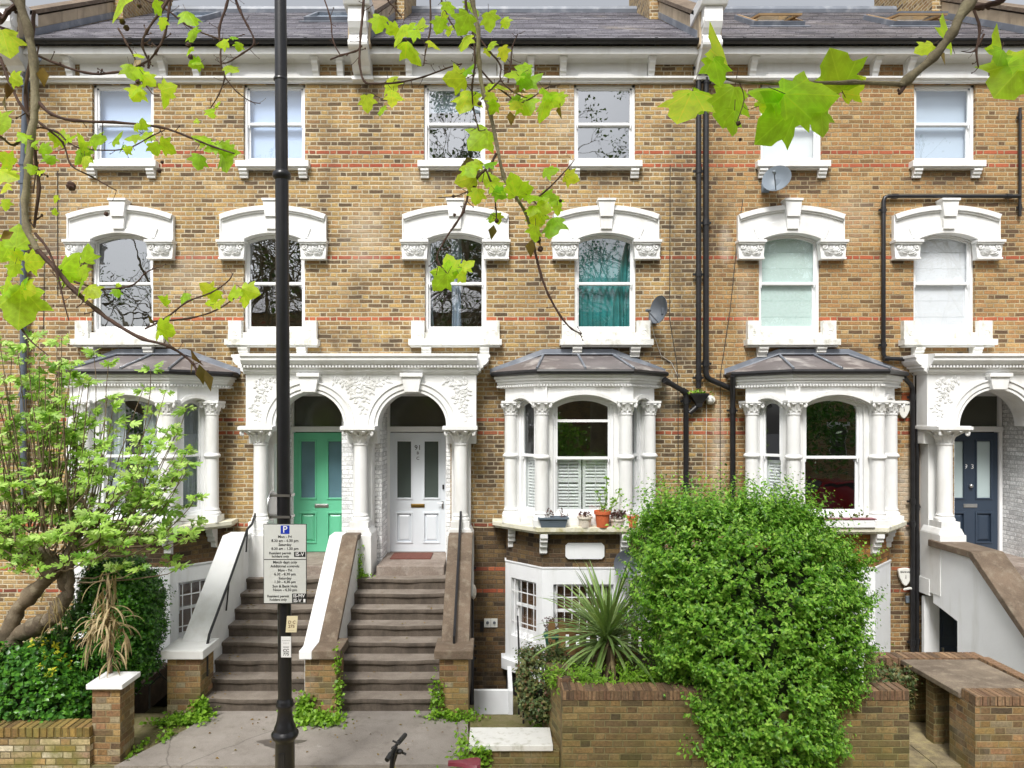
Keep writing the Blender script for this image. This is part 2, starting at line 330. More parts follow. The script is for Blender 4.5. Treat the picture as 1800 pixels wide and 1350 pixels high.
M['plastic_green'] = simple('green_plastic', srgb(52, 104, 84), .45, .06, 6)
M['cream'] = simple('cream_ceramic', srgb(224, 214, 200), .45, .04, 6)
M['pine'] = simple('pine_wood', srgb(158, 130, 94), .55, .12, 4)
M['fence_wood'] = simple('stained_fence_wood', srgb(128, 98, 60), .8, .3, 5, .2)
M['dish'] = simple('grey_dish_paint', srgb(92, 98, 106), .45, .06, 4)
M['dish_light'] = simple('light_grey_dish_paint', srgb(118, 128, 138), .45, .06, 4)
M['cable'] = simple('black_cable', (.03, .028, .026, 1), .6)
M['cable_white'] = simple('white_cable', (.6, .58, .54, 1), .6)
M['alarm'] = simple('white_alarm_plastic', (.74, .74, .70, 1), .4, .02, 6)
M['sign_grey'] = simple('pale_grey_sign_face', srgb(206, 208, 204), .4, .02, 6)
M['sign_blue'] = simple('blue_sign_vinyl', srgb(26, 54, 168), .4, .02, 6)
M['ink'] = simple('black_ink', (.015, .015, .015, 1), .5)
M['white_ink'] = simple('white_vinyl', (.82, .82, .82, 1), .5, .01)
M['cream_paper'] = simple('cream_sticker_paper', srgb(226, 214, 178), .6, .03)
M['mat_red'] = simple('red_brown_doormat', srgb(104, 62, 52), .95, .25, 30, .4, 90)
M['rubber'] = simple('black_rubber', (.02, .02, .02, 1), .6)
M['burgundy'] = simple('burgundy_plastic', srgb(120, 48, 60), .35)
M['bark'] = stonemat('plane_bark', srgb(150, 140, 112), srgb(96, 86, 66), srgb(176, 168, 134))
M['twig'] = simple('brown_twig_bark', srgb(84, 62, 52), .8, .25, 20, .2, 60)
M['stem'] = simple('grey_brown_stem', srgb(112, 96, 76), .85, .25, 8, .3, 60)
M['fig_bark'] = stonemat('gnarled_bark', srgb(120, 106, 86), srgb(66, 56, 44), srgb(158, 148, 126))
M['l_plane'] = leafmat('plane_leaf', [srgb(160, 204, 44), srgb(184, 220, 50), srgb(204, 228, 66), srgb(142, 196, 48), srgb(214, 224, 70)], .62, .4, 1.6, veins=True)
M['l_dry'] = leafmat('withered_leaf', [srgb(110, 82, 44), srgb(150, 124, 60), srgb(96, 92, 40)], .3)
M['l_hedge'] = leafmat('privet_leaf', [srgb(58, 100, 34), srgb(98, 152, 44), srgb(128, 184, 58), srgb(154, 204, 78), srgb(84, 136, 42), srgb(174, 214, 92), srgb(110, 160, 60)], .3, .32)
M['l_fig'] = leafmat('fig_leaf', [srgb(128, 172, 62), srgb(158, 198, 84), srgb(184, 216, 112), srgb(106, 152, 54), srgb(200, 222, 140)], .35, .45)
M['l_dark'] = leafmat('euonymus_leaf', [srgb(42, 84, 32), srgb(66, 118, 40), srgb(90, 146, 46), srgb(50, 96, 38), srgb(104, 158, 52)], .2, .3)
M['l_yellow'] = leafmat('yellow_leaf', [srgb(196, 186, 44), srgb(170, 180, 50), srgb(206, 196, 70)], .3)
M['l_straw'] = leafmat('dead_strap_leaf', [srgb(176, 158, 118), srgb(150, 132, 98), srgb(196, 178, 140), srgb(128, 110, 80)], .25, .6, 1.1)
M['l_cord'] = leafmat('cordyline_leaf', [srgb(118, 148, 78), srgb(150, 176, 106), srgb(94, 124, 66), srgb(176, 196, 134)], .2, .3)
M['l_weed'] = leafmat('weed_leaf', [srgb(110, 156, 40), srgb(146, 190, 60), srgb(94, 136, 40), srgb(160, 196, 74)], .35)
M['l_shrub'] = leafmat('grey_green_leaf', [srgb(82, 104, 62), srgb(110, 130, 84), srgb(70, 88, 50), srgb(136, 140, 84), srgb(110, 70, 60)], .25)
M['l_street'] = leafmat('street_tree_leaf', [srgb(70, 92, 40), srgb(90, 116, 48), srgb(60, 80, 36)], .3)
M['l_purple'] = leafmat('dark_purple_leaf', [srgb(84, 50, 56), srgb(120, 90, 86), srgb(60, 44, 40)], .2)
M['hedge_core'] = simple('bush_core_shade', srgb(40, 52, 24), .95, .4, 20)
M['car_red'] = simple('red_car_paint', srgb(150, 24, 34), .2, .02)
M['car_grey'] = simple('grey_car_paint', srgb(120, 124, 130), .2, .02)

# ---------------------------------------------------------------- mesh helpers
class Fr:
    """a work plane: s runs along it, z up it, t out of it"""
    def __init__(s, o=(0, 0, 0), u=(1, 0, 0), n=(0, -1, 0), w=(0, 0, 1)):
        s.o, s.u, s.n, s.w = Vector(o), Vector(u).normalized(), Vector(n).normalized(), Vector(w).normalized()
    def __call__(s, a, z, t): return s.o + s.u*a + s.w*z + s.n*t
F0 = Fr()

class MB:
    def __init__(s): s.v = []; s.f = []
    def add(s, vs, fs):
        b = len(s.v); s.v += [tuple(q) for q in vs]; s.f += [tuple(i + b for i in f) for f in fs]; return s
    def box(s, F, a0, a1, z0, z1, t0, t1):
        vs = [F(a, z, t) for t in (t0, t1) for z in (z0, z1) for a in (a0, a1)]
        return s.add(vs, [(0, 1, 3, 2), (4, 6, 7, 5), (0, 4, 5, 1), (2, 3, 7, 6), (0, 2, 6, 4), (1, 5, 7, 3)])
    def prism(s, F, pts, t0, t1):
        n = len(pts)
        vs = [F(a, z, t0) for a, z in pts] + [F(a, z, t1) for a, z in pts]
        fs = [tuple(range(n))[::-1], tuple(range(n, 2*n))] + [(i, (i+1) % n, n + (i+1) % n, n + i) for i in range(n)]
        return s.add(vs, fs)
    def extr(s, F, prof, a0, a1):
        """profile of (t, z) points swept along s"""
        n = len(prof)
        vs = [F(a0, z, t) for t, z in prof] + [F(a1, z, t) for t, z in prof]
        fs = [tuple(range(n)), tuple(range(n, 2*n))[::-1]] + [(i, n + i, n + (i+1) % n, (i+1) % n) for i in range(n)]
        return s.add(vs, fs)
    def quad(s, a, b, c, d): return s.add([a, b, c, d], [(0, 1, 2, 3)])
    def tube(s, pts, r, seg=8, cap=True):
        pts = [Vector(p) for p in pts]; n = len(pts)
        rs = r if isinstance(r, (list, tuple)) else [r]*n
        vs = []; prev = None
        for i, p in enumerate(pts):
            d = (pts[min(i+1, n-1)] - pts[max(i-1, 0)])
            if d.length < 1e-9: d = Vector((0, 0, 1))
            d.normalize()
            if prev is None:
                a = Vector((0, 0, 1)) if abs(d.z) < .9 else Vector((1, 0, 0)); e1 = d.cross(a).normalized()
            else:
                e1 = prev - d*prev.dot(d)
                e1 = e1.normalized() if e1.length > 1e-6 else d.orthogonal().normalized()
            prev = e1; e2 = d.cross(e1)
            for k in range(seg):
                an = 2*math.pi*k/seg; vs.append(p + (e1*math.cos(an) + e2*math.sin(an))*rs[i])
        fs = [(i*seg + k, i*seg + (k+1) % seg, (i+1)*seg + (k+1) % seg, (i+1)*seg + k) for i in range(n-1) for k in range(seg)]
        if cap: fs += [tuple(range(seg))[::-1], tuple(range((n-1)*seg, n*seg))]
        return s.add(vs, fs)
    def lathe(s, c, prof, seg=20):
        c = Vector(c); n = len(prof)
        vs = [c + Vector((r*math.cos(2*math.pi*k/seg), r*math.sin(2*math.pi*k/seg), z)) for r, z in prof for k in range(seg)]
        fs = [(i*seg + k, i*seg + (k+1) % seg, (i+1)*seg + (k+1) % seg, (i+1)*seg + k) for i in range(n-1) for k in range(seg)]
        fs += [tuple(range(seg))[::-1], tuple(range((n-1)*seg, n*seg))]
        return s.add(vs, fs)
    def ell(s, c, rx, ry, rz, rot=None, nu=8, nv=5):
        c = Vector(c); vs = []
        for j in range(1, nv):
            ph = math.pi*j/nv
            for i in range(nu):
                th = 2*math.pi*i/nu
                p = Vector((rx*math.sin(ph)*math.cos(th), ry*math.sin(ph)*math.sin(th), rz*math.cos(ph)))
                vs.append(c + (rot @ p if rot else p))
        top = Vector((0, 0, rz)); bot = Vector((0, 0, -rz))
        vs += [c + (rot @ top if rot else top), c + (rot @ bot if rot else bot)]
        T = len(vs)-2; B = T+1
        fs = [(j*nu + i, j*nu + (i+1) % nu, (j+1)*nu + (i+1) % nu, (j+1)*nu + i) for j in range(nv-2) for i in range(nu)]
        fs += [(T, (i+1) % nu, i) for i in range(nu)] + [(B, (nv-2)*nu + i, (nv-2)*nu + (i+1) % nu) for i in range(nu)]
        return s.add(vs, fs)
    def build(s, name, mat, parent=None, smooth=False, bevel=0, props=None, mat2=None, recalc=True):
        off = Vector((0, 0, 0))
        q = parent
        while q is not None: off += q.location; q = q.parent
        me = bpy.data.meshes.new(name)
        me.from_pydata([(x - off.x, y - off.y, z - off.z) for x, y, z in s.v], [], s.f)
        if recalc:
            import bmesh
            bm = bmesh.new(); bm.from_mesh(me); bmesh.ops.recalc_face_normals(bm, faces=bm.faces); bm.to_mesh(me); bm.free()
        me.materials.append(M[mat] if isinstance(mat, str) else mat)
        if smooth:
            me.polygons.foreach_set('use_smooth', [True]*len(me.polygons)); me.set_sharp_from_angle(angle=R(40))
        o = bpy.data.objects.new(name, me); COL.objects.link(o)
        if parent is not None: o.parent = parent
        if bevel:
            b = o.modifiers.new('bevel', 'BEVEL'); b.width = bevel; b.segments = 2; b.limit_method = 'ANGLE'; b.angle_limit = R(40)
        if props:
            for k, v in props.items(): o[k] = v
        return o

def thing(name, loc, label, cat, group=None):
    o = bpy.data.objects.new(name, None); COL.objects.link(o); o.location = loc
    o.empty_display_size = .2
    return tag(o, label, cat, group)
def tag(o, label, cat, group=None):
    o['label'] = label; o['category'] = cat
    if group: o['group'] = group
    return o
def struct(name, mb, mat):
    o = mb.build(name, mat); o['kind'] = 'structure'; return o

# leaves: many small outlines joined into one foliage mesh
def tmpl_lobed(deep=1.0):
    h = [(0, 0), (.12, -.07), (.34, -.06), (.46, .02), (.40, .10), (.36, .19), (.50, .26), (.66, .46), (.50, .47), (.36, .50), (.32, .58), (.31, .72), (.18, .84), (0, 1.0)]
    pts = h + [(-x, y) for x, y in h[-2:0:-1]]
    v = [(0, .34, 0)] + [(x, y, -.28*abs(x) - .10*(y-.3)**2) for x, y in pts]
    n = len(pts)
    return np.array(v, float), [(0, 1+i, 1+(i+1) % n) for i in range(n)]
def tmpl_fig():
    h = [(0, 0), (.10, -.04), (.22, .04), (.34, .12), (.46, .36), (.34, .36), (.14, .30), (.20, .50), (.36, .80), (.24, .78), (.09, .56), (.13, .80), (.10, .98), (0, 1.05)]
    pts = h + [(-x, y) for x, y in h[-2:0:-1]]
    v = [(0, .30, .02)] + [(x, y, -.25*abs(x)) for x, y in pts]
    n = len(pts)
    return np.array(v, float), [(0, 1+i, 1+(i+1) % n) for i in range(n)]
def tmpl_ovate(w=.3, fold=.12, bend=.1):
    v = [(0, 0, 0), (w, .42, fold), (0, .5, 0), (-w, .42, fold), (0, 1, -bend)]
    return np.array(v, float), [(0, 1, 2), (0, 2, 3), (1, 4, 2), (3, 2, 4)]
T_PLANE, T_FIG, T_OV, T_OVW, T_NARROW = tmpl_lobed(), tmpl_fig(), tmpl_ovate(), tmpl_ovate(.42, .1, .08), tmpl_ovate(.16, .05, .15)

def leafmesh(name, mat, parent, tmpl, pos, ydir, zdir, size, props=None, curl=(.3, 2.0)):
    """pos, ydir (towards the tip), zdir (leaf normal): (n,3); size: (n,)"""
    tv, tf = tmpl
    pos = np.asarray(pos, float).reshape(-1, 3); Y = np.asarray(ydir, float).reshape(-1, 3); Z = np.asarray(zdir, float).reshape(-1, 3); size = np.asarray(size, float).reshape(-1)
    Y = Y / (np.linalg.norm(Y, axis=1, keepdims=True) + 1e-9)
    X = np.cross(Y, Z); X /= (np.linalg.norm(X, axis=1, keepdims=True) + 1e-9)
    Z = np.cross(X, Y)
    n, k = len(pos), len(tv)
    cz = RNG.uniform(curl[0], curl[1], n)
    V = pos[:, None, :] + size[:, None, None] * (tv[None, :, 0:1]*X[:, None, :] + tv[None, :, 1:2]*Y[:, None, :] + tv[None, :, 2:3]*cz[:, None, None]*Z[:, None, :])
    off = Vector((0, 0, 0)); q = parent
    while q is not None: off += q.location; q = q.parent
    V = V.reshape(-1, 3) - np.array(off)
    Fa = (np.array(tf)[None] + (np.arange(n)*k)[:, None, None]).reshape(-1, 3)
    me = bpy.data.meshes.new(name)
    me.vertices.add(len(V)); me.vertices.foreach_set('co', V.ravel())
    me.loops.add(len(Fa)*3); me.loops.foreach_set('vertex_index', Fa.ravel().astype(np.int32))
    me.polygons.add(len(Fa)); me.polygons.foreach_set('loop_start', (np.arange(len(Fa))*3).astype(np.int32))
    try: me.polygons.foreach_set('loop_total', np.full(len(Fa), 3, np.int32))
    except Exception: pass
    me.polygons.foreach_set('use_smooth', np.ones(len(Fa), bool))
    if tmpl is T_PLANE:
        uvl = me.uv_layers.new(name='leaf'); tuv = np.tile(tv[:, :2], (n, 1))[Fa.ravel()]; uvl.data.foreach_set('uv', tuv.ravel())
    me.update(calc_edges=True); me.validate()
    me.materials.append(M[mat])
    o = bpy.data.objects.new(name, me); COL.objects.link(o); o.parent = parent
    if props:
        for a, b in props.items(): o[a] = b
    return o
RNG = np.random.default_rng(11)
def rdir(n, up=0.0):
    v = RNG.normal(size=(n, 3)); v[:, 2] += up
    return v / (np.linalg.norm(v, axis=1, keepdims=True) + 1e-9)

def seg_pts(a0, a1, zs, rise, n=14):
    """points of a segmental arch from a0 to a1, springing at zs"""
    h = (a1-a0)/2; c = (a0+a1)/2
    if rise < 1e-4: return [(a0, zs), (a1, zs)]
    r = (h*h + rise*rise)/(2*rise); zc = zs + rise - r; an = math.asin(min(1, h/r))
    if rise > h*.999: an = math.pi/2
    return [(c + r*math.sin(-an + 2*an*i/n), zc + r*math.cos(-an + 2*an*i/n)) for i in range(n+1)]

def leaf_relief(mb, F, a, z, t, ln, wd, ang, th=.012):
    """a carved leaf lying on the plane"""
    ca, sa = math.cos(ang), math.sin(ang)
    n = 6; top = []; vs = []
    prof = [(0, .25), (.2, .8), (.45, 1), (.7, .75), (.9, .35), (1, .03)]
    for q, w in prof:
        for sd, hh in ((-1, 0), (-.5, th*w), (0, th*.55*w), (.5, th*w), (1, 0)):
            x = q*ln; y = sd*w*wd/2
            vs.append(F(a + x*ca - y*sa, z + x*sa + y*ca, t + hh*(1 + 1.2*q)))
    fs = [(i*5+k, i*5+k+1, (i+1)*5+k+1, (i+1)*5+k) for i in range(5) for k in range(4)]
    mb.add(vs, fs)
def scroll(mb, F, a, z, t, r, sgn=1, turns=1.4, th=.010, start=0.0):
    pts = []
    for i in range(15):
        q = i/14; an = start + sgn*q*turns*2*math.pi; rr = r*(1-.85*q)
        pts.append(F(a + rr*math.cos(an), z + rr*math.sin(an), t))
    mb.tube(pts, [th*(1-.4*i/14) for i in range(15)], 5)

def foliate_block(mb, F, a0, a1, z0, z1, t0, t1, seed=1):
    """flat corbel carved with a palmette between scrolls under a plain abacus"""
    h = z1 - z0; w = a1 - a0; c = (a0+a1)/2
    mb.box(F, a0 - .012, a1 + .012, z1 - h*.13, z1, t0, t1 + .05)
    mb.box(F, a0 + .004, a1 - .004, z1 - h*.22, z1 - h*.13, t0, t1 + .03)
    mb.prism(F, [(a0+.02, z0+.02), (a1-.02, z0+.02), (a1, z1-h*.22), (a0, z1-h*.22)], t0, t1 - .012)
    mb.box(F, a0 + .012, a1 - .012, z0, z0 + .03, t0, t1 + .012)
    zc = z0 + h*.34
    for an, l in ((90, .42), (62, .46), (118, .46), (35, .44), (145, .44), (10, .36), (170, .36)):
        leaf_relief(mb, F, c, zc - .01, t1 - .012, l*h, h*.22, R(an), .035)
    for sg in (-1, 1):
        scroll(mb, F, c + sg*w*.33, z1 - h*.36, t1 + .002, h*.16, sg, 1.3, .016, math.pi/2)
        leaf_relief(mb, F, c + sg*w*.16, z0 + h*.22, t1 - .012, h*.34, h*.16, R(90 - sg*55), .03)
        mb.ell(F(c + sg*w*.33, z1 - h*.36, t1 + .006), .016, .016, .016)

def capital(mb, c, r, z0, z1, w):
    """round leafy capital of a column: c=(x,y), r shaft radius, w abacus half width"""
    h = z1 - z0; x, y = c
    mb.lathe((x, y, 0), [(r, z0), (r*1.12, z0 + .012), (r*1.12, z0 + .03), (r*.98, z0 + .04), (r*1.02, z0 + h*.35), (r*1.25, z0 + h*.62), (w*.93, z0 + h*.80), (w*.93, z0 + h*.84)], 20)
    Fc = Fr((x, y, 0), (1, 0, 0), (0, -1, 0))
    mb.box(Fc, -w, w, z1 - h*.16, z1, -w, w)
    mb.box(Fc, -w*.9, w*.9, z1 - h*.22, z1 - h*.16, -w*.9, w*.9)
    for ring, (n, zb, ht, out) in enumerate(((8, z0 + .04, h*.42, .30), (8, z0 + h*.30, h*.50, .75))):
        for k in range(n):
            an = 2*math.pi*(k + .5*ring)/n
            d = Vector((math.cos(an), math.sin(an), 0)); e = Vector((-d.y, d.x, 0))
            vs = []
            for q in (0, .3, .6, .85, 1.0, 1.08):
                rad = r*(1.04 + .1*ring) + (w - r)*out*(q**2.2)
                zz = zb + ht*(q if q <= 1 else .86)
                wd = r*.42*(.6 + .7*math.sin(min(1, q)*math.pi*.75)) * (1 if q <= 1 else .5)
                for sd, lift in ((-1, 0), (-.35, .012), (0, -.004), (.35, .012), (1, 0)):
                    vs.append(Vector((x, y, zz)) + d*(rad + lift) + e*(sd*wd))
            mb.add(vs, [(i*5+j, i*5+j+1, (i+1)*5+j+1, (i+1)*5+j) for i in range(5) for j in range(4)])
            if ring: mb.ell(Vector((x, y, zb + ht*.9)) + d*(r + (w-r)*out + .002), .020, .020, .016, None, 6, 4)
    for an in (45, 135, 225, 315):
        d = Vector((math.cos(R(an)), math.sin(R(an)), 0)); e = Vector((-d.y, d.x, 0))
        pc = Vector((x, y, z1 - h*.34)) + d*(w*1.12)
        pts = [pc + d*(.6*rr*math.cos(t)) + Vector((0, 0, rr*math.sin(t))) for rr, t in ((h*.17*(1-.75*i/12), math.pi*.6 - i*.55) for i in range(13))]
        mb.tube([Vector((x, y, z0 + h*.45)) + d*r*1.1] + pts, .018, 6)

def column(parent, c, r, zb, zt, cap_h, w, ring=None, name='column', sq=.05):
    """plinth, moulded base, tapered shaft, optional shaft ring, leafy capital"""
    x, y = c
    m = MB(); Fc = Fr((x, y, 0))
    m.box(Fc, -r-.035, r+.035, zb, zb + .10, -r-.035, r+.035)
    prof = [(r+.03, zb+.10), (r+.036, zb+.125), (r+.025, zb+.15), (r+.008, zb+.165), (r+.014, zb+.19), (r+.002, zb+.205), (r, zb+.24)]
    if ring:
        prof += [(r*.985, ring-.035), (r+.012, ring-.03), (r+.028, ring-.01), (r+.028, ring+.008), (r+.01, ring+.03), (r*.975, ring+.04)]
    prof += [(r*.95, zt - cap_h - .02), (r*.95, zt - cap_h + .005)]
    m.lathe((x, y, 0), prof, 24)
    o = m.build(name, 'stucco', parent, smooth=True)
    k = MB(); capital(k, c, r*.95, zt - cap_h, zt, w); k.build('capital', 'stucco', o, smooth=True)
    return o

def pleats(mb, F, a0, a1, z0, z1, t, amp=.025, n=10, seed=0):
    rg = random.Random(seed); cols = n*6; vs = []
    ph = [rg.uniform(.8, 1.25) for _ in range(n+2)]
    for i in range(cols+1):
        q = i/cols; a = a0 + (a1-a0)*q
        for j in range(5):
            z = z0 + (z1-z0)*j/4
            dt = amp*math.sin(q*n*2*math.pi*ph[int(q*n)]**.2 + .25*math.sin(j*1.3 + q*5))
            vs.append(F(a + .012*math.sin(j*1.7 + q*9), z, t + dt))
    mb.add(vs, [(i*5+j, i*5+j+1, (i+1)*5+j+1, (i+1)*5+j) for i in range(cols) for j in range(4)])

def sash(parent, F, a0, a1, z0, z1, rise=0.0, t=-.08, meet=None, fill=None, fw=.045, glass='glass', name='window', seed=0, arch_n=12, frac=1.0, label=None, ff='frame'):
    """timber sliding sash: box frame, two sashes, two panes, what hangs behind them. z1 = springing, rise = arch above it"""
    if meet is None: meet = (z0+z1+rise)/2
    m = MB()
    m.box(F, a0, a0+fw, z0, z1 + (0 if rise else 0), t-.10, t)
    m.box(F, a1-fw, a1, z0, z1, t-.10, t)
    m.box(F, a0+fw, a1-fw, z0, z0+.05, t-.10, t+.012)
    up = seg_pts(a0, a1, z1, rise, arch_n)
    inn = seg_pts(a0+fw, a1-fw, z1 - (0 if rise else fw), max(0, rise*.86), arch_n) if rise else [(a0+fw, z1-fw), (a1-fw, z1-fw)]
    m.prism(F, up + (inn[::-1] if rise else [(a1, z1-fw), (a0, z1-fw)]), t-.10, t)
    w = m.build(name, ff, parent, bevel=.004)
    if label: w['label'] = label
    sw = .032
    b0, b1 = a0+fw, a1-fw
    zt = z1 - (0 if rise else fw)
    rr = rise*.86
    # upper sash (outer) and lower sash (inner)
    s1 = MB(); s1.box(F, b0, b0+sw, meet, zt, t-.055, t-.02); s1.box(F, b1-sw, b1, meet, zt, t-.055, t-.02)
    s1.box(F, b0+sw, b1-sw, meet, meet+.042, t-.055, t-.02)
    o1 = seg_pts(b0, b1, zt, rr, arch_n) if rise else [(b0, zt), (b1, zt)]
    i1 = seg_pts(b0+sw, b1-sw, zt - (.02 if rise else sw), rr*.9, arch_n) if rise else [(b0, zt-sw), (b1, zt-sw)]
    s1.prism(F, o1 + i1[::-1], t-.055, t-.02)
    for aa in (b0+.008, b1-.03): s1.prism(F, [(aa, meet), (aa+.022, meet), (aa+.017, meet-.05), (aa+.005, meet-.05)], t-.055, t-.022)
    s1.build('upper_sash', ff, w, bevel=.003)
    s2 = MB(); s2.box(F, b0, b0+sw, z0+.05, meet+.034, t-.095, t-.06); s2.box(F, b1-sw, b1, z0+.05, meet+.034, t-.095, t-.06)
    s2.box(F, b0+sw, b1-sw, z0+.05, z0+.105, t-.095, t-.06); s2.box(F, b0+sw, b1-sw, meet-.006, meet+.034, t-.095, t-.06)
    s2.build('lower_sash', ff, w, bevel=.003)
    g = MB(); g.add([F(a, z, t-.036) for a, z in ([(b0+sw, meet+.04)] + i1 + [(b1-sw, meet+.04)])], [tuple(range(len(i1)+2))])
    g.build('pane', glass, w, recalc=False)
    g = MB(); g.add([F(b0+sw, z0+.10, t-.076), F(b1-sw, z0+.10, t-.076), F(b1-sw, meet, t-.076), F(b0+sw, meet, t-.076)], [(0, 1, 2, 3)])
    g.build('pane', glass, w, recalc=False)
    zz = z1 + rise
    if fill:
        kind, matn = fill[0], fill[1]
        k = MB()
        if kind == 'blind':
            zb = zz - (zz - z0)*frac
            k.box(F, a0+.02, a1-.02, zb, zz, t-.150, t-.145); k.tube([F(a0+.02, zb, t-.147), F(a1-.02, zb, t-.147)], .012, 6)
            k.build('blind', matn, w)
        elif kind == 'roman':
            for i in range(6):
                h0 = z0 + (zz-z0)*i/6; h1 = z0 + (zz-z0)*(i+1)/6
                k.prism(Fr(F(0, 0, 0), -F.n, F.u), [(.145, h0+.006), (.158, h0+.0), (.150, h1), (.14, h1)], a0+.02, a1-.02)
            k.build('blind', matn, w)
        elif kind == 'curtain':
            spans = fill[2] if len(fill) > 2 else ((0, 1),)
            for q0, q1 in spans:
                pleats(k, F, a0 + (a1-a0)*q0, a0 + (a1-a0)*q1, z0+.02, zz, t-.17, .028, max(3, int(10*(q1-q0))), seed + int(q0*10))
            k.build('curtain', matn, w, smooth=True)
        elif kind == 'slats':
            zb, ztp = fill[2]
            n = int((ztp-zb)/.052)
            Ft = F
            parts = fill[3] if len(fill) > 3 else ((0, .5), (.5, 1))
            for q0, q1 in parts:
                x0 = b0 + (b1-b0)*q0 + .01; x1 = b0 + (b1-b0)*q1 - .01
                k.box(F, x0, x0+.045, zb, ztp, t-.15, t-.12); k.box(F, x1-.045, x1, zb, ztp, t-.15, t-.12)
                k.box(F, x0+.045, x1-.045, ztp-.05, ztp, t-.15, t-.12); k.box(F, x0+.045, x1-.045, zb, zb+.05, t-.15, t-.12)
                mid = fill[4] if len(fill) > 4 else None
                if mid: k.box(F, x0+.045, x1-.045, mid-.035, mid+.035, t-.15, t-.12)
                k.tube([F((x0+x1)/2, zb+.06, t-.115), F((x0+x1)/2, ztp-.06, t-.115)], .006, 5)
                for i in range(n):
                    z = zb + .05 + (ztp-zb-.1)*(i+.5)/n
                    if mid and abs(z-mid) < .05: continue
                    k.add([F(x0+.045, z-.024, t-.120), F(x1-.045, z-.024, t-.120), F(x1-.045, z+.008, t-.150), F(x0+.045, z+.008, t-.150),
                           F(x0+.045, z-.014, t-.120), F(x1-.045, z-.014, t-.120), F(x1-.045, z+.018, t-.150), F(x0+.045, z+.018, t-.150)],
                          [(0, 1, 2, 3), (4, 7, 6, 5), (0, 4, 5, 1), (3, 2, 6, 7), (0, 3, 7, 4), (1, 5, 6, 2)])
            k.build('shutter', 'frame', w)
    return w

def text(parent, s, F, a, z, t, h, mat='ink', depth=.001, align='CENTER', name='lettering', sx=1.0, bold=.0006):
    cu = bpy.data.curves.new('txt', 'FONT'); cu.body = s; cu.size = h*1.38; cu.align_x = align; cu.align_y = 'CENTER'; cu.extrude = depth; cu.offset = bold
    cu.resolution_u = 2
    o = bpy.data.objects.new('txt', cu); COL.objects.link(o)
    bpy.context.view_layer.update()
    dg = bpy.context.evaluated_depsgraph_get()
    me = bpy.data.meshes.new_from_object(o.evaluated_get(dg))
    me.name = name
    bpy.data.objects.remove(o)
    off = Vector((0, 0, 0)); q = parent
    while q is not None: off += q.location; q = q.parent
    mat4 = Matrix((( F.u.x*sx, F.w.x, F.n.x, 0), (F.u.y*sx, F.w.y, F.n.y, 0), (F.u.z*sx, F.w.z, F.n.z, 0), (0, 0, 0, 1)))
    me.transform(Matrix.Translation(F(a, z, t) - off) @ mat4)
    me.materials.clear(); me.materials.append(M[mat])
    ob = bpy.data.objects.new(name, me); COL.objects.link(ob); ob.parent = parent
    return ob
def merge_text(parent, items, mat, name='lettering'):
    """several lines of writing joined into one mesh"""
    obs = [text(parent, *it, mat=mat, name=name) for it in items]
    import bmesh
    bm = bmesh.new()
    for o in obs: bm.from_mesh(o.data)
    me = bpy.data.meshes.new(name); bm.to_mesh(me); bm.free(); me.materials.append(M[mat])
    for o in obs: bpy.data.objects.remove(o)
    ob = bpy.data.objects.new(name, me); COL.objects.link(ob); ob.parent = parent
    return ob

def wall_grid(mb, F, a0, a1, z0, z1, holes, thick=.22, t=0.0):
    xs = sorted({a0, a1} | {min(max(h[i], a0), a1) for h in holes for i in (0, 1)})
    zs = sorted({z0, z1} | {min(max(h[i], z0), z1) for h in holes for i in (2, 3)})
    for i in range(len(xs)-1):
        for j in range(len(zs)-1):
            cx = (xs[i]+xs[i+1])/2; cz = (zs[j]+zs[j+1])/2
            if any(h[0] < cx < h[1] and h[2] < cz < h[3] for h in holes): continue
            mb.quad(F(xs[i], zs[j], t), F(xs[i+1], zs[j], t), F(xs[i+1], zs[j+1], t), F(xs[i], zs[j+1], t))
            mb.quad(F(xs[i], zs[j], t-thick), F(xs[i], zs[j+1], t-thick), F(xs[i+1], zs[j+1], t-thick), F(xs[i+1], zs[j], t-thick))
    for h in holes:
        b0, b1, c0, c1 = max(h[0], a0), min(h[1], a1), max(h[2], z0), min(h[3], z1)
        mb.quad(F(b0, c0, t), F(b0, c1, t), F(b0, c1, t-thick), F(b0, c0, t-thick))
        mb.quad(F(b1, c0, t), F(b1, c0, t-thick), F(b1, c1, t-thick), F(b1, c1, t))
        mb.quad(F(b0, c1, t), F(b1, c1, t), F(b1, c1, t-thick), F(b0, c1, t-thick))
        mb.quad(F(b0, c0, t), F(b0, c0, t-thick), F(b1, c0, t-thick), F(b1, c0, t))

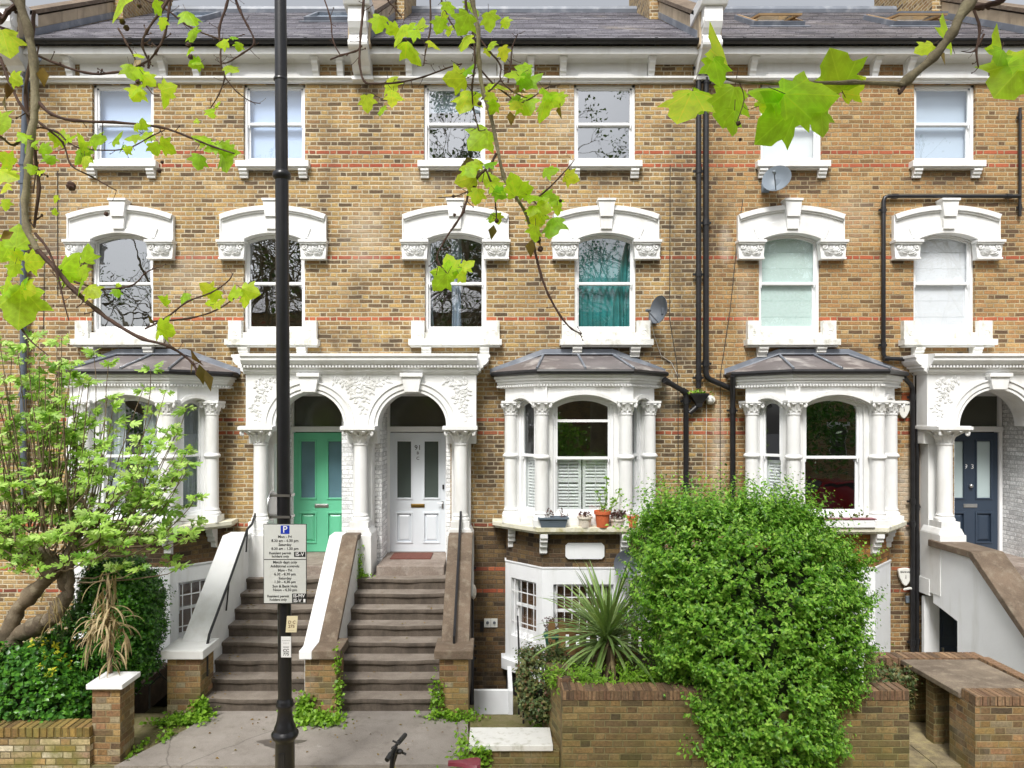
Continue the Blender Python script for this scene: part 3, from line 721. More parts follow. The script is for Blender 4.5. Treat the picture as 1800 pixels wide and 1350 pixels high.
# ---------------------------------------------------------------- parts of a house front
def top_window(h, pc, fill, seed=0, glass='glass', frac=1.0, label=None):
    """second floor sash with a moulded head and a bracketed sill; pc = centre px"""
    c = PX(pc); hw = .49
    z0, z1 = PZ(285), PZ(147)
    w = sash(h, F0, c-hw, c+hw, z0, z1, 0, -.05, PZ(217), fill, seed=seed, glass=glass, frac=frac, label=label)
    m = MB()
    m.box(F0, c-hw-.09, c+hw+.09, PZ(297), PZ(286), -.05, .12)
    m.box(F0, c-hw-.06, c+hw+.06, PZ(299.5), PZ(297), -.05, .09)
    for sg in (-1, 1):
        x = c + sg*(hw-.02)
        m.extr(F0, [(0, PZ(299.5)), (.10, PZ(299.5)), (.10, PZ(303)), (.075, PZ(305)), (.075, PZ(308)), (.045, PZ(310)), (.045, PZ(314)), (0, PZ(314))], x-.065, x+.065)
    m.build('sill', 'stucco', w, bevel=.006)
    m = MB()
    za, zb = PZ(147), PZ(127)
    for (w0, w1, t0, zl, zh) in ((.50, .50, .06, za, za+.03), (.48, .46, .085, za+.03, za+.07), (.45, .43, .10, za+.07, za+.10), (.42, .40, .07, za+.10, za+.15)):
        m.prism(F0, [(c-w0, zl), (c+w0, zl), (c+w1, zh), (c-w1, zh)], 0, t0)
    m.build('head_moulding', 'stucco', w, bevel=.005)
    return w

def mid_window(h, pc, fill, seed=0, glass='glass', label=None, frac=1.0):
    """first floor sash under a carved segmental stucco head"""
    c = PX(pc); hw = .49
    z0, zs, rise = PZ(584), PZ(424), PZ(412)-PZ(424)
    w = sash(h, F0, c-hw, c+hw, z0, zs, rise, -.05, PZ(499), fill, seed=seed, glass=glass, label=label, frac=frac)
    m = MB()
    zt = PZ(380); pk = PZ(364)-zt; zl = PZ(425)
    H = .845
    ou = seg_pts(c-H, c+H, zt, pk, 18); il = seg_pts(c-hw, c+hw, zs, rise, 14)
    m.prism(F0, [(c-H, zl)] + ou + [(c+H, zl), (c+hw, zl)] + il[::-1] + [(c-hw, zl)], -.05, .055)
    # raised outer moulding in two steps
    for (d0, d1, tt) in ((0, .075, .11), (.075, .10, .085)):
        a = seg_pts(c-H+d0*.4, c+H-d0*.4, zt-d0, pk, 18); b = seg_pts(c-H+d1*.4, c+H-d1*.4, zt-d1, pk, 18)
        m.prism(F0, a + b[::-1], .05, tt)
    for sg in (-1, 1):
        m.box(F0, c+sg*H-.02 if sg > 0 else c-H-.002, c+H+.002 if sg > 0 else c-H+.02, zl, zt, .0, .075)
    # inner raised band and the soffit roll over the sash
    a = seg_pts(c-.66, c+.66, PZ(409), .13, 16); b = seg_pts(c-.66, c+.66, PZ(424), .13, 16)
    a2 = seg_pts(c-.60, c+.60, PZ(404), .13, 16); b2 = seg_pts(c-.54, c+.54, PZ(421), .12, 16)
    m.prism(F0, a2 + b2[::-1], .05, .075)
    a3 = seg_pts(c-.535, c+.535, PZ(419), .125, 16); b3 = seg_pts(c-hw, c+hw, zs, rise, 16)
    m.prism(F0, a3 + b3[::-1], .05, .10)
    # small beads between the bands
    for i in range(15):
        if i in (7,): continue
        q = -1 + 2*i/14
        m.ell(F0(c + q*.53, PZ(412) + .13*(1-(q*.85)**2)*.9 - .03, .062), .022, .012, .013, None, 6, 4)
    m.prism(F0, [(c-.10, PZ(385)), (c+.10, PZ(385)), (c+.135, PZ(355)), (c-.135, PZ(355))], .0, .16)
    m.prism(F0, [(c-.085, PZ(406)), (c+.085, PZ(406)), (c+.10, PZ(385)), (c-.10, PZ(385))], .0, .13)
    m.box(F0, c-.145, c+.145, PZ(358), PZ(354), 0, .18)
    m.build('stucco_head', 'stucco', w, bevel=.005)
    for sg in (-1, 1):
        k = MB(); a0 = c + sg*.435; a1 = c + sg*.86
        foliate_block(k, F0, min(a0, a1), max(a0, a1), PZ(458), PZ(425), 0, .11)
        k.build('carved_corbel', 'stucco', w, smooth=True)
    m = MB()
    m.box(F0, c-.60, c+.60, PZ(596), PZ(585), -.05, .06)
    m.box(F0, c-.735, c+.735, PZ(608), PZ(598), -.05, .17)
    m.box(F0, c-.71, c+.71, PZ(611), PZ(608), -.05, .13)
    m.box(F0, c-.70, c+.70, PZ(598), PZ(596), -.05, .09)
    for sg in (-1, 1):
        x0, x1 = c + sg*hw, c + sg*.70
        m.box(F0, min(x0, x1), max(x0, x1), PZ(598), PZ(565), 0, .10)
        scroll(m, F0, (x0+x1)/2, PZ(586), .10, .055, sg, 1.2, .008)
        x = c + sg*(hw-.03)
        m.extr(F0, [(0, PZ(611)), (.14, PZ(611)), (.14, PZ(614)), (.11, PZ(617)), (.11, PZ(620)), (.06, PZ(624)), (.06, PZ(628)), (0, PZ(628))], x-.075, x+.075)
    m.build('sill', 'stucco_worn', w, bevel=.005)
    return w

def cornice(h, x0, x1, brackets, wins):
    """eaves: gutter, fascia, cove, brackets, frieze panels and string moulding"""
    m = MB()
    m.extr(F0, [(.0, 9.345), (.05, 9.36), (.12, 9.385), (.22, 9.39), (.22, 9.375), (.27, 9.375), (.27, 9.46), (.26, 9.50), (0, 9.50)], x0, x1)
    m.extr(F0, [(0, PZ(113)), (.03, PZ(113)), (.045, PZ(111.5)), (.05, 9.365), (.0, 9.365)], x0, x1)
    m.extr(F0, [(0, PZ(147.5)), (.05, PZ(147.5)), (.06, PZ(144)), (.10, PZ(142)), (.10, PZ(139)), (.07, PZ(137.5)), (0, PZ(137))], x0, x1)
    for wc in wins:
        c = PX(wc); m.box(F0, c-.67, c+.67, PZ(137.5), PZ(112), 0, .03)
    o = m.build('cornice', 'stucco', h, bevel=.004)
    for b in brackets:
        c = PX(b); k = MB()
        z = 9.385
        k.extr(F0, [(0, z), (.20, z), (.20, z-.05), (.18, z-.05), (.17, z-.09), (.13, z-.12), (.11, z-.16), (.11, z-.19), (.08, z-.22), (.07, z-.25), (0, z-.265)], c-.05, c+.05)
        k.box(F0, c-.065, c+.065, z-.035, z+.003, 0, .215)
        k.build('bracket', 'stucco', o, bevel=.004)
    g = MB()
    pts = [(.062*math.cos(a), .062*math.sin(a)) for a in [math.pi + i*math.pi/8 for i in range(9)]]
    g.extr(F0, [(.335+p, 9.555+q) for p, q in pts] + [(.335+.05, 9.555), (.335-.05, 9.555)], x0+.02, x1-.02)
    x = x0 + .5
    while x < x1 - .1:
        g.extr(F0, [(.335+p*1.12, 9.556+q*1.1) for p, q in pts], x, x+.05); x += 1.35
    g.build('gutter', 'black_pipe', h)

def roof(h, x0, x1, mat='slate', skylights=()):
    ex, ez = .31, 9.585; rx, rz = -3.45, 12.22
    dv = Vector((0, -(rx-ex), rz-ez)); L = dv.length; dv.normalize()
    nn = Vector((0, -dv.z, dv.y))
    Fs = Fr((0, -ex, ez), (1, 0, 0), nn, dv)
    m = MB(); m.box(Fs, x0, x1, 0, L, -.06, 0)
    # slate courses: each a thin step
    k = 0; z = 0
    while z < L-.05:
        m.prism(Fr(Fs(0, 0, 0), Fs.w, (1, 0, 0), nn), [(z, .0), (min(L, z+.2), .0), (min(L, z+.2), .004), (z, .014)], x0, x1); z += .2
    r = m.build('roof', mat, h)
    c = MB(); c.tube([(x0, -rx, rz+.02), (x1, -rx, rz+.02)], .11, 10); c.build('ridge', 'lead', r)
    b = MB(); b.quad((x0, -rx, rz), (x1, -rx, rz), (x1, 7.2, 9.6), (x0, 7.2, 9.6)); b.build('rear_slope', mat, r)
    for (sx0, sx1, z0, z1, opened, lab) in skylights:
        s = MB(); fw = .06
        for a in ((sx0, sx0+fw, z0, z1), (sx1-fw, sx1, z0, z1), (sx0+fw, sx1-fw, z0, z0+fw), (sx0+fw, sx1-fw, z1-fw, z1)): s.box(Fs, *a, -.02, .09)
        s.box(Fs, sx0-.07, sx1+.07, z0-.12, z0, 0, .025)
        w = s.build('skylight', 'lead', r); w['label'] = lab
        if opened:
            # centre-hung sash swung open: top tips in, bottom swings out
            zc = (z0+z1)/2; an = R(-15); hgt = (z1-z0)/2 - .03
            w2 = (Fs.w*math.cos(an) + nn*math.sin(an)).normalized(); n2 = (nn*math.cos(an) - Fs.w*math.sin(an)).normalized()
            Fo = Fr(Fs(0, zc, .06), (1, 0, 0), n2, w2)
            k = MB(); a0, a1 = sx0+.07, sx1-.07
            for a in ((a0, a0+.07, -hgt, hgt), (a1-.07, a1, -hgt, hgt), (a0+.07, a1-.07, -hgt, -hgt+.07), (a0+.07, a1-.07, hgt-.07, hgt)): k.box(Fo, *a, -.03, .0)
            sh = k.build('sash', 'pine', w)
            k = MB()
            for a in ((a0, a0+.05, -hgt, hgt), (a1-.05, a1, -hgt, hgt), (a0+.05, a1-.05, -hgt, -hgt+.05), (a0+.05, a1-.05, hgt-.05, hgt)): k.box(Fo, *a, .002, .03)
            k.build('cover_strip', 'lead', w)
            k = MB(); k.add([Fo(a0+.07, -hgt+.07, -.01), Fo(a1-.07, -hgt+.07, -.01), Fo(a1-.07, hgt-.07, -.01), Fo(a0+.07, hgt-.07, -.01)], [(0, 1, 2, 3)])
            k.build('pane', 'glass', w, recalc=False)
            k = MB()  # pine lining inside the opening
            for a in ((sx0+fw-.03, sx0+fw+.015, z0+.03, z1-.03), (sx1-fw-.015, sx1-fw+.03, z0+.03, z1-.03)): k.box(Fs, *a, .0, .10)
            k.box(Fs, sx0+fw, sx1-fw, z0+fw-.01, z0+fw+.03, -.01, .07); k.box(Fs, sx0+fw, sx1-fw, z0+fw+.03, z1-fw, .002, .012)
            k.build('lining', 'pine', w)
        else:
            k = MB(); k.add([Fs(sx0+fw, z0+fw, .06), Fs(sx1-fw, z0+fw, .06), Fs(sx1-fw, z1-fw, .06), Fs(sx0+fw, z1-fw, .06)], [(0, 1, 2, 3)]); k.build('pane', 'glass', w, recalc=False)
            k = MB(); k.box(Fs, sx0+fw, sx1-fw, z0+fw, z1-fw, .02, .03); k.build('blind', 'blind_and_sky_grey', w)
    return r

def party_parapet(h, x, white=True, mat='render_tan'):
    """upstand of the party wall through the roof with its scrolled stucco kneeler"""
    m = MB(); F = Fr((x, 0, 0), (0, -1, 0), (1, 0, 0))    # s runs outwards (towards the street)
    m.prism(F, [(.40, 9.45), (.40, 9.95), (.1, 10.05), (-3.45, 12.58), (-3.45, 12.1), (.25, 9.45)], -.17, .17)
    o = m.build('party_parapet', mat, h)
    c = MB(); c.prism(F, [(.20, 10.02), (-3.45, 12.60), (-3.45, 12.67), (.20, 10.09)], -.20, .20); c.build('coping', 'cope', o)
    f = MB()
    for sg in (-1, 1):
        f.prism(F, [(.30, 9.60), (-3.4, 12.23), (-3.4, 12.35), (.30, 9.72)], sg*.175 - .008, sg*.175 + .008)
    f.build('lead_flashing', 'lead', o)
    if white:
        k = MB()
        k.prism(F, [(0.0, 9.05), (.10, 9.05), (.12, 9.12), (.20, 9.14), (.25, 9.20), (.34, 9.25), (.44, 9.33), (.50, 9.42), (.50, 9.52), (.44, 9.58), (.52, 9.64), (.56, 9.72), (.56, 9.95), (.0, 9.95)], -.14, .14)
        k.prism(F, [(0, 9.95), (.60, 9.95), (.64, 10.02), (.64, 10.10), (0, 10.14)], -.20, .20)
        k.prism(F, [(.0, 9.04), (.14, 9.04), (.14, 9.10), (.0, 9.12)], -.17, .17)
        for z in (9.42, 9.75): k.tube([F(.46, z, -.15), F(.46, z, .15)], .07, 12)
        k.build('kneeler', 'stucco', h, bevel=.006)
    return o

def bay(h, xc, fills, front_meet, front_extra=None, fglass='glass_mid', mossy=False, base_win=True, slats=False, seed=0):
    """canted bay over raised ground floor and basement"""
    D = .75; A = .66; B = 1.14; d0 = .12        # front half width, wall half width
    wf = A - .00
    # plan corners (window plane)
    pl = [Vector((xc-1.06, -.10 - .12, 0)), Vector((xc-.60, -.68, 0)), Vector((xc+.60, -.68, 0)), Vector((xc+1.06, -.22, 0))]
    faces = []
    for a, b in ((pl[0], pl[1]), (pl[1], pl[2]), (pl[2], pl[3])):
        u = (b-a).normalized(); n = Vector((u.y, -u.x, 0))
        faces.append((Fr(((a.x+b.x)/2, (a.y+b.y)/2, 0), u, n), (b-a).length/2))
    root = MB()
    def band(mb, z0, z1, off, inner=-.10, x_ext=0.0):
        """a ring following the bay plan, pushed out by off"""
        a = polyring(off); n = len(a)
        vs = [Vector((x, y, z0)) for x, y in a] + [Vector((x, y, z1)) for x, y in a]
        mb.add(vs, [tuple(range(n)), tuple(range(n, 2*n))[::-1]] + [(i, n+i, n+(i+1) % n, (i+1) % n) for i in range(n)])
    def polyring(o):
        k = o*.414
        return [(xc-1.12-o, .0), (xc-1.12-o, -.16-k), (xc-.60-k, -.68-o), (xc+.60+k, -.68-o), (xc+1.12+o, -.16-k), (xc+1.12+o, .0)]
    zs0, zs1 = 2.03, 2.10       # sill slab
    zf0, zf1 = 3.96, 4.17       # frieze
    spring, rise_f, rise_s = 3.89, .12, .07
    # frieze wall with arched heads, sills and jambs on each face (one stucco body)
    m = MB()
    wins = []
    for i, (F, hl) in enumerate(faces):
        ow = .455 if i == 1 else .185
        rise = rise_f if i == 1 else .075
        arch = seg_pts(-ow, ow, spring + (0 if i == 1 else .0), rise, 14)
        m.prism(F, [(-hl, zf1), (-hl, spring-.02), (-ow, spring-.02)] + arch + [(ow, spring-.02), (hl, spring-.02), (hl, zf1)], -.12, .05)
        m.prism(F, [(-hl-.03, zf1), (-hl-.03, zf0), (-ow-.09, zf0)] + seg_pts(-ow-.06, ow+.06, spring+.03, rise+.02, 14) + [(ow+.09, zf0), (hl+.03, zf0), (hl+.03, zf1)], .045, .11)
        m.box(F, -hl, -ow, zs1, spring-.02, -.12, .02); m.box(F, ow, hl, zs1, spring-.02, -.12, .02)
        m.box(F, -ow, ow, zs1, zs1+.12, -.12, .03)
        # hood mouldings
        for (e0, e1, tt) in ((.015, .045, .125), (.045, .08, .155)):
            a = seg_pts(-ow-e0, ow+e0, spring+.01, rise+e0*.6, 14); b = seg_pts(-ow-e1, ow+e1, spring+.01, rise+e1*1.1, 14)
            m.prism(F, b + a[::-1], .045, tt)
        wins.append((F, ow, rise))
    for x, y in ((pl[1].x, pl[1].y), (pl[2].x, pl[2].y)):
        m.box(Fr((x, y, 0)), -.07, .07, zs1, zf0, -.05, .07)
        m.box(Fr((x, y, 0), (math.cos(R(-22.5 if x < xc else 22.5)), math.sin(R(-22.5 if x < xc else 22.5)), 0), (math.sin(R(-22.5 if x < xc else 22.5)), -math.cos(R(-22.5 if x < xc else 22.5)), 0)), -.10, .10, zf0, zf1, -.05, .117)
    body = m.build('bay_window', 'stucco', h)
    # entablature
    m = MB()
    band(m, 4.165, 4.20, .125)
    band(m, 4.20, 4.225, .145)
    band(m, 4.225, 4.265, .165)
    band(m, 4.265, 4.31, .19)
    band(m, 4.31, 4.345, .215)
    m.build('cornice', 'stucco', body, bevel=.004)
    m = MB()
    pr = polyring(.15)
    for (xa, ya), (xb, yb) in zip(pr[:-1], pr[1:]):
        a = Vector((xa, ya, 0)); b = Vector((xb, yb, 0)); u = (b-a).normalized(); n = Vector((u.y, -u.x, 0)); L = (b-a).length
        F = Fr(a, u, n); k = int(L/.045)
        for j in range(k): m.box(F, (j+.2)*L/k, (j+.75)*L/k, 4.176, 4.206, -.02, .022)
    m.build('dentils', 'stucco', body)
    # gutter
    g = MB(); pr = polyring(.235)
    g.tube([(x, y, 4.385) for x, y in pr], .040, 8)
    g.build('gutter', 'black_pipe', body)
    # hipped lead and slate roof
    r = MB(); pe = polyring(.26); zt = 4.76
    E = [Vector((x, y, 4.42)) for x, y in pe]; n = len(E); dz = Vector((0, 0, .05))
    A0, A1 = Vector((xc-.55, -.04, zt-.06)), Vector((xc+.55, -.04, zt-.06))
    r.add(E + [A0, A1], [(0, 1, 6), (1, 2, 6), (2, 3, 7, 6), (3, 4, 7), (4, 5, 7)])
    r.add([v - dz for v in E], [tuple(range(n))])
    for i in range(n-1): r.quad(E[i], E[i+1], E[i+1]-dz, E[i]-dz)
    rf = r.build('bay_roof', 'felt', body, recalc=False)
    apL, apR = A0 + Vector((0, -.02, .015)), A1 + Vector((0, -.02, .015))
    for a, b in ((E[2], apL), (E[3], apR), (E[2].lerp(E[3], .5), apL.lerp(apR, .5))): l = MB(); l.tube([a + Vector((0, -.01, .01)), b], .019, 7); l.build('lead_roll', 'lead', rf, smooth=True)
    l = MB()
    for a, b in ((E[0]+Vector((-.02, 0, -.02)), apL), (apL, apR), (apR, E[-1]+Vector((.02, 0, -.02)))):
        w1 = Vector((0, 0, .085))
        l.add([a+Vector((0, -.012, -.01)), b+Vector((0, -.012, -.01)), b+w1+Vector((0, -.004, 0)), a+w1+Vector((0, -.004, 0)), a+w1+Vector((0, .02, 0)), b+w1+Vector((0, .02, 0))], [(0, 1, 2, 3), (3, 2, 5, 4)])
        l.tube([a+Vector((0, -.03, 0)), b+Vector((0, -.03, 0))], .012, 5)
    l.build('flashing', 'lead', rf, recalc=False)
    # windows
    for i, (F, ow, rise) in enumerate(wins):
        sash(body, F, -ow, ow, zs1+.12, spring-.02+.02, rise, -.02, front_meet if i == 1 else 3.11, fills[i], seed=seed+i, glass='glass_clear' if i != 1 else fglass)
        if i == 1 and front_extra: front_extra(body, F, ow)
    # columns
    for (x, y) in ((xc-.625, -.76), (xc+.625, -.76), (xc-1.075, -.31), (xc+1.075, -.31)):
        column(body, (x, y), .098, zs1, 3.965, .225, .15, ring=3.12)
    # sill slab with brackets
    m = MB(); band(m, zs0, zs1, .24); band(m, zs0-.035, zs0, .20)
    m.build('sill', 'sill_lichen', body, bevel=.008)
    for i in (0, 1):
        for sg in (-1, 1):
            if i: F = Fr((xc+sg*.60, -.70, 0))
            else: F = Fr((xc+sg*1.06, -.20, 0), (1, 0, 0), (0, -1, 0))
            k = MB(); z = zs0-.035; d = .0 if i else .0
            k.extr(F, [(0, z), (.20, z), (.20, z-.06), (.17, z-.07), (.17, z-.12), (.12, z-.14), (.12, z-.20), (.07, z-.23), (.07, z-.30), (0, z-.33)], -.055, .055)
            k.build('sill_bracket', 'stucco', body, bevel=.004)
    # brick apron and white basement
    def ringwall(mb, o, z0, z1, holes=True):
        pr = polyring(o)
        for i, ((xa, ya), (xb, yb)) in enumerate(zip(pr[:-1], pr[1:])):
            a = Vector((xa, ya, 0)); b = Vector((xb, yb, 0)); u = (b-a).normalized(); n = Vector((u.y, -u.x, 0)); L = (b-a).length
            F = Fr(a, u, n)
            if holes and base_win and 1 <= i <= 3:
                i -= 1
                w0, w1 = (L/2-.45, L/2+.45) if i == 1 else (L/2-.26, L/2+.26)
                wall_grid(mb, F, 0, L, z0, z1, [(w0, w1, .32, 1.22)], .15)
            else: mb.quad(F(0, z0, 0), F(L, z0, 0), F(L, z1, 0), F(0, z1, 0))
    m = MB(); ringwall(m, .02, 1.46, zs0, False); m.build('apron', 'brick_dark' if not mossy else 'brick_gold', body, recalc=False)
    m = MB(); ringwall(m, .035, -.1, 1.47); bw = m.build('basement_wall', 'basement_white', body, recalc=False)
    m = MB(); band(m, 1.455, 1.475, .045); m.build('drip_course', 'basement_white', body)
    m = MB(); band(m, -.22, -.05, .10); m.build('plinth', 'basement_white', body, bevel=.006)
    m = MB(); band(m, -.60, -.215, .02); m.build('footing', 'black_pipe', body)
    if base_win:
        pr = polyring(.035)[1:5]
        for i, ((xa, ya), (xb, yb)) in enumerate(zip(pr[:-1], pr[1:])):
            a = Vector((xa, ya, 0)); b = Vector((xb, yb, 0)); u = (b-a).normalized(); n = Vector((u.y, -u.x, 0)); L = (b-a).length
            F = Fr(a, u, n); w0, w1 = (L/2-.45, L/2+.45) if i == 1 else (L/2-.26, L/2+.26)
            w = sash(body, F, w0, w1, .32, 1.22, 0, -.07, .78, ('blind', 'curtain_dark'), name='basement_window', glass='glass_clear', fw=.02)
            g = MB(); nb = 8 if i == 1 else 4
            for j in range(nb): x = w0 + (w1-w0)*(j+.5)/nb; g.tube([F(x, .33, -.02), F(x, 1.21, -.02)], .007, 6)
            for z in (.55, 1.02): g.box(F, w0, w1, z-.008, z+.008, -.027, -.018)
            g.build('window_bars', 'frame', w)
    return body

# ---------------------------------------------------------------- the ground
g = MB(); g.box(F0, -60, 60, -.20, -.03, 3.62, 9.2); struct('pavement', g, 'paving')
g = MB(); g.box(F0, -60, 60, -.20, -.028, 9.2, 9.35); struct('kerb', g, 'cope')
g = MB(); g.quad((-150, -200, -.16), (150, -200, -.16), (150, -9.35, -.16), (-150, -9.35, -.16)); struct('road', g, 'asphalt')
g = MB(); g.quad((-60, -3.62, -.62), (60, -3.62, -.62), (60, 12, -.62), (-60, 12, -.62)); struct('front_area_ground', g, 'moss_path')
g = MB(); g.prism(Fr((0, 0, 0), (1, 0, 0), (0, 0, 1), (0, -1, 0)), [(-4.15, 2.1), (-.36, 2.1), (-.27, 3.6), (-4.05, 3.64), (-3.66, 2.75), (-3.6, 2.3)], -.2, 0)
struct('forecourt', g, 'concrete')
g = MB(); g.box(F0, -.30, .62, -.3, -.01, 2.36, 3.25); struct('garden_path', g, 'moss_path')
g = MB(); g.box(F0, -4.75, -3.5, -.3, -.02, 2.3, 3.60); struct('side_path', g, 'moss_path')
g = MB()
for i in range(4):
    for j in range(2): g.box(F0, 4.1+j*.62, 4.1+j*.62+.61, -.2, -.012-.002*((i+j) % 2), 1.5+i*.53, 1.5+i*.53+.52)
struct('flagstone_path', g, 'paving')
g = MB(); g.box(F0, -9.5, -4.75, -.3, .12, 1.4, 3.4); g.box(F0, .78, 4.25, -.3, .62, 1.7, 3.6)
g.box(F0, -9.5, -4.75, -.3, .12, .9, 1.4) ; struct('garden_soil', g, 'soil')

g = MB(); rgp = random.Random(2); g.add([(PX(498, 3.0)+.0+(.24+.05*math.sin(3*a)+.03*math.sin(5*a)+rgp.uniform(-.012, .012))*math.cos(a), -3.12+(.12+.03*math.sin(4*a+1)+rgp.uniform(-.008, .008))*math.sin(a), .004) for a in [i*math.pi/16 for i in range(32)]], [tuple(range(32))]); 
M['dark_spot'] = simple('dark_concrete', srgb(96, 89, 84), .35, .2, 9); struct('dark_patch', g, 'dark_spot')  # irregular darker, smoother patch on the forecourt near the lamp post
# ---------------------------------------------------------------- houses of the terrace
WZ0 = -.62
def house(name, label, x0, x1, wmat, holes_extra=(), tops=(), mids=(), brk=(), roofmat='slate', skylights=()):
    h = thing(name, ((x0+x1)/2, 0, 0), label, 'house', 'houses of the terrace')
    holes = list(holes_extra)
    for t in tops: c = PX(t[0]); holes.append((c-.49, c+.49, PZ(285), PZ(147)))
    for t in mids: c = PX(t[0]); holes.append((c-.49, c+.49, PZ(584), PZ(411)))
    m = MB(); wall_grid(m, F0, x0, x1, WZ0, 9.40, holes, .22)
    m.quad((x0, 0, WZ0), (x0, 7, WZ0), (x0, 7, 9.4), (x0, 0, 9.4)); m.quad((x1, 0, WZ0), (x1, 7, WZ0), (x1, 7, 9.4), (x1, 0, 9.4))
    m.quad((x0, 7, WZ0), (x1, 7, WZ0), (x1, 7, 9.4), (x0, 7, 9.4))
    m.build('wall', wmat, h, recalc=False)
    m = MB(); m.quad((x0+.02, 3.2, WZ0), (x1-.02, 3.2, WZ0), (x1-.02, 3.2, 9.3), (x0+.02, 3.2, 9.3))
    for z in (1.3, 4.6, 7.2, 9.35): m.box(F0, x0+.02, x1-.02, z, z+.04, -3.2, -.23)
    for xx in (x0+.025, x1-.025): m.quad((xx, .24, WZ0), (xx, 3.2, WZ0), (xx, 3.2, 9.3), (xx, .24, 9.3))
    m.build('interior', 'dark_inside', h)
    for i, t in enumerate(tops): top_window(h, t[0], t[1], seed=i*3+int(x0*7), frac=t[2] if len(t) > 2 else 1.0, glass=t[3] if len(t) > 3 else 'glass')
    for i, t in enumerate(mids): mid_window(h, t[0], t[1], seed=i*5+int(x0*9), glass=t[2] if len(t) > 2 else 'glass')
    cornice(h, x0, x1, brk, [t[0] for t in tops])
    roof(h, x0+.0, x1-.0, roofmat, skylights)
    return h

XA0, XA1, XB1, XC1 = -7.49, -2.09, 3.315, 8.74
porch = lambda xc: (xc-1.33, xc+1.33)
BW = (-1.0, 1.0)
def bayhole(xc): return (xc-.98, xc+.98, -.1, 4.1)
BA, BB, BC = -5.46, 1.32, 5.06
PCX = -2.07                       # middle of the shared double porch
hA = house('terrace_house', 'yellow brick terraced house with the mint green door and the pale blue top floor windows', XA0, XA1, 'brick',
    [bayhole(BA), (PCX-1.45, XA1+.001, 1.2, 4.2)], [(216, ('blind', 'blind_and_sky_blue'), 1.0, 'glass_low'), (482, ('blind', 'blind_and_sky_blue'), 1.0, 'glass_low')],
    [(215, None), (482, None)], (127, 290, 348, 402, 557, 600), 'slate',
    [(-6.35, -5.45, 2.6, 3.7, False, 'closed skylight of the left roof'), (-3.55, -2.6, 2.6, 3.7, False, 'closed skylight beside the party wall')])
hB = house('terrace_house', 'middle yellow brick terraced house with the pale grey door and teal curtains upstairs', XA1, XB1, 'brick',
    [bayhole(BB), (XA1-.001, PCX+1.36, 1.2, 4.2)], [(799, ('blind', 'blind_and_sky_grey'), .30), (1063, None)],
    [(801, ('curtain', 'blind_and_sky_grey', ((.0, .12), (.42, .58)))), (1064, ('curtain', 'curtain_teal', ((0, 1),)), 'glass_mid')], (720, 880, 933, 989, 1143), 'slate')
hC = house('terrace_house', 'right hand orange brick terraced house with the dark navy door and two open skylights', XB1, XC1, 'brick_orange',
    [bayhole(BC), (7.33, 8.60, 1.2, 4.2)], [(1391, ('blind', 'blind_white'), 1.0, 'glass_clear'), (1661, ('blind', 'blind_and_sky_grey'), 1.0, 'glass_clear')],  # grey right-hand blind also paints the sky reflected in its lower pane
    [(1388, ('roman', 'blind_mint'), 'glass_clear'), (1660, ('roman', 'blind_white'), 'glass_low')], (1320, 1475, 1534, 1594, 1745), 'slate_mossy',
    [(4.55, 5.45, 1.75, 2.95, True, 'left open skylight with pine sash'), (7.0, 8.0, 1.75, 2.95, True, 'right open skylight with pine sash')])
hD = house('terrace_house', 'neighbouring yellow brick house at the far left edge beyond the grey blue drainpipe', -12.9, XA0, 'brick',
    [], [], [], (-30, -120), 'slate')
hE = house('terrace_house', 'neighbouring brick house at the far right edge beyond the navy door', XC1, 14.1, 'brick_orange',
    [(8.95, 10.3, 1.2, 4.2)], [], [], (1880, 1990), 'slate_mossy')
party_parapet(hA, XA0); party_parapet(hB, XA1); party_parapet(hC, XB1); party_parapet(hE, XC1)
# chimney stacks on the party walls
for hh, x in ((hB, XA1), (hC, XB1), (hA, XA0), (hE, XC1)):
    m = MB(); m.box(F0, x-.35, x+.35, 11.2, 14.2, -4.2, -2.2); m.box(F0, x-.42, x+.42, 14.2, 14.35, -4.27, -2.13)
    m.build('chimney', 'brick', hh)
# dark brick zones under the sills and beside the bay are laid in a darker brick
for hh, nm, (x0, x1, z0, z1), holes in ((hB, 'brick_dark', (-.36, .42, -.62, 1.95), []),):
    m = MB(); m.box(F0, x0, x1, z0, z1, .0, .004); m.build('dark_brickwork', nm, hh)
# air brick, red tiles and blank plaque
m = MB()
m.prism(Fr((BB+.02, -.71, 0)), [(-.25, 1.60), (-.29, 1.64), (-.29, 1.80), (-.25, 1.84), (.25, 1.84), (.29, 1.80), (.29, 1.64), (.25, 1.60)], 0, .03)
m.build('blank_plaque', 'basement_white', hB, bevel=.004)

def front_bars(body, F, ow):
    pass
# bay windows
def upper_bar(body, F, ow):
    m = MB(); m.box(F, -ow+.07, ow-.07, 3.64, 3.68, -.075, -.035); m.build('transom_bar', 'frame', body)
bay(hA, BA, [('curtain', 'curtain_net', ((0, .35), (.7, 1))), ('curtain', 'curtain_net', ((.0, .3), (.62, 1))), ('curtain', 'curtain_net', ((0, 1),))], 3.11, seed=3)
b = bay(hB, BB, [('slats', 'frame', (2.2, 3.1), ((0, 1),)), ('slats', 'frame', (2.22, 3.10), ((0, .5), (.5, 1)), 2.76), ('slats', 'frame', (2.2, 3.1), ((0, 1),))], 3.08, upper_bar, seed=9)
bay(hC, BC, [('slats', 'frame', (2.2, 3.05), ((0, 1),)), None, ('slats', 'frame', (2.2, 3.05), ((0, 1),))], 3.09, None, 'glass', mossy=True, base_win=False, seed=15)

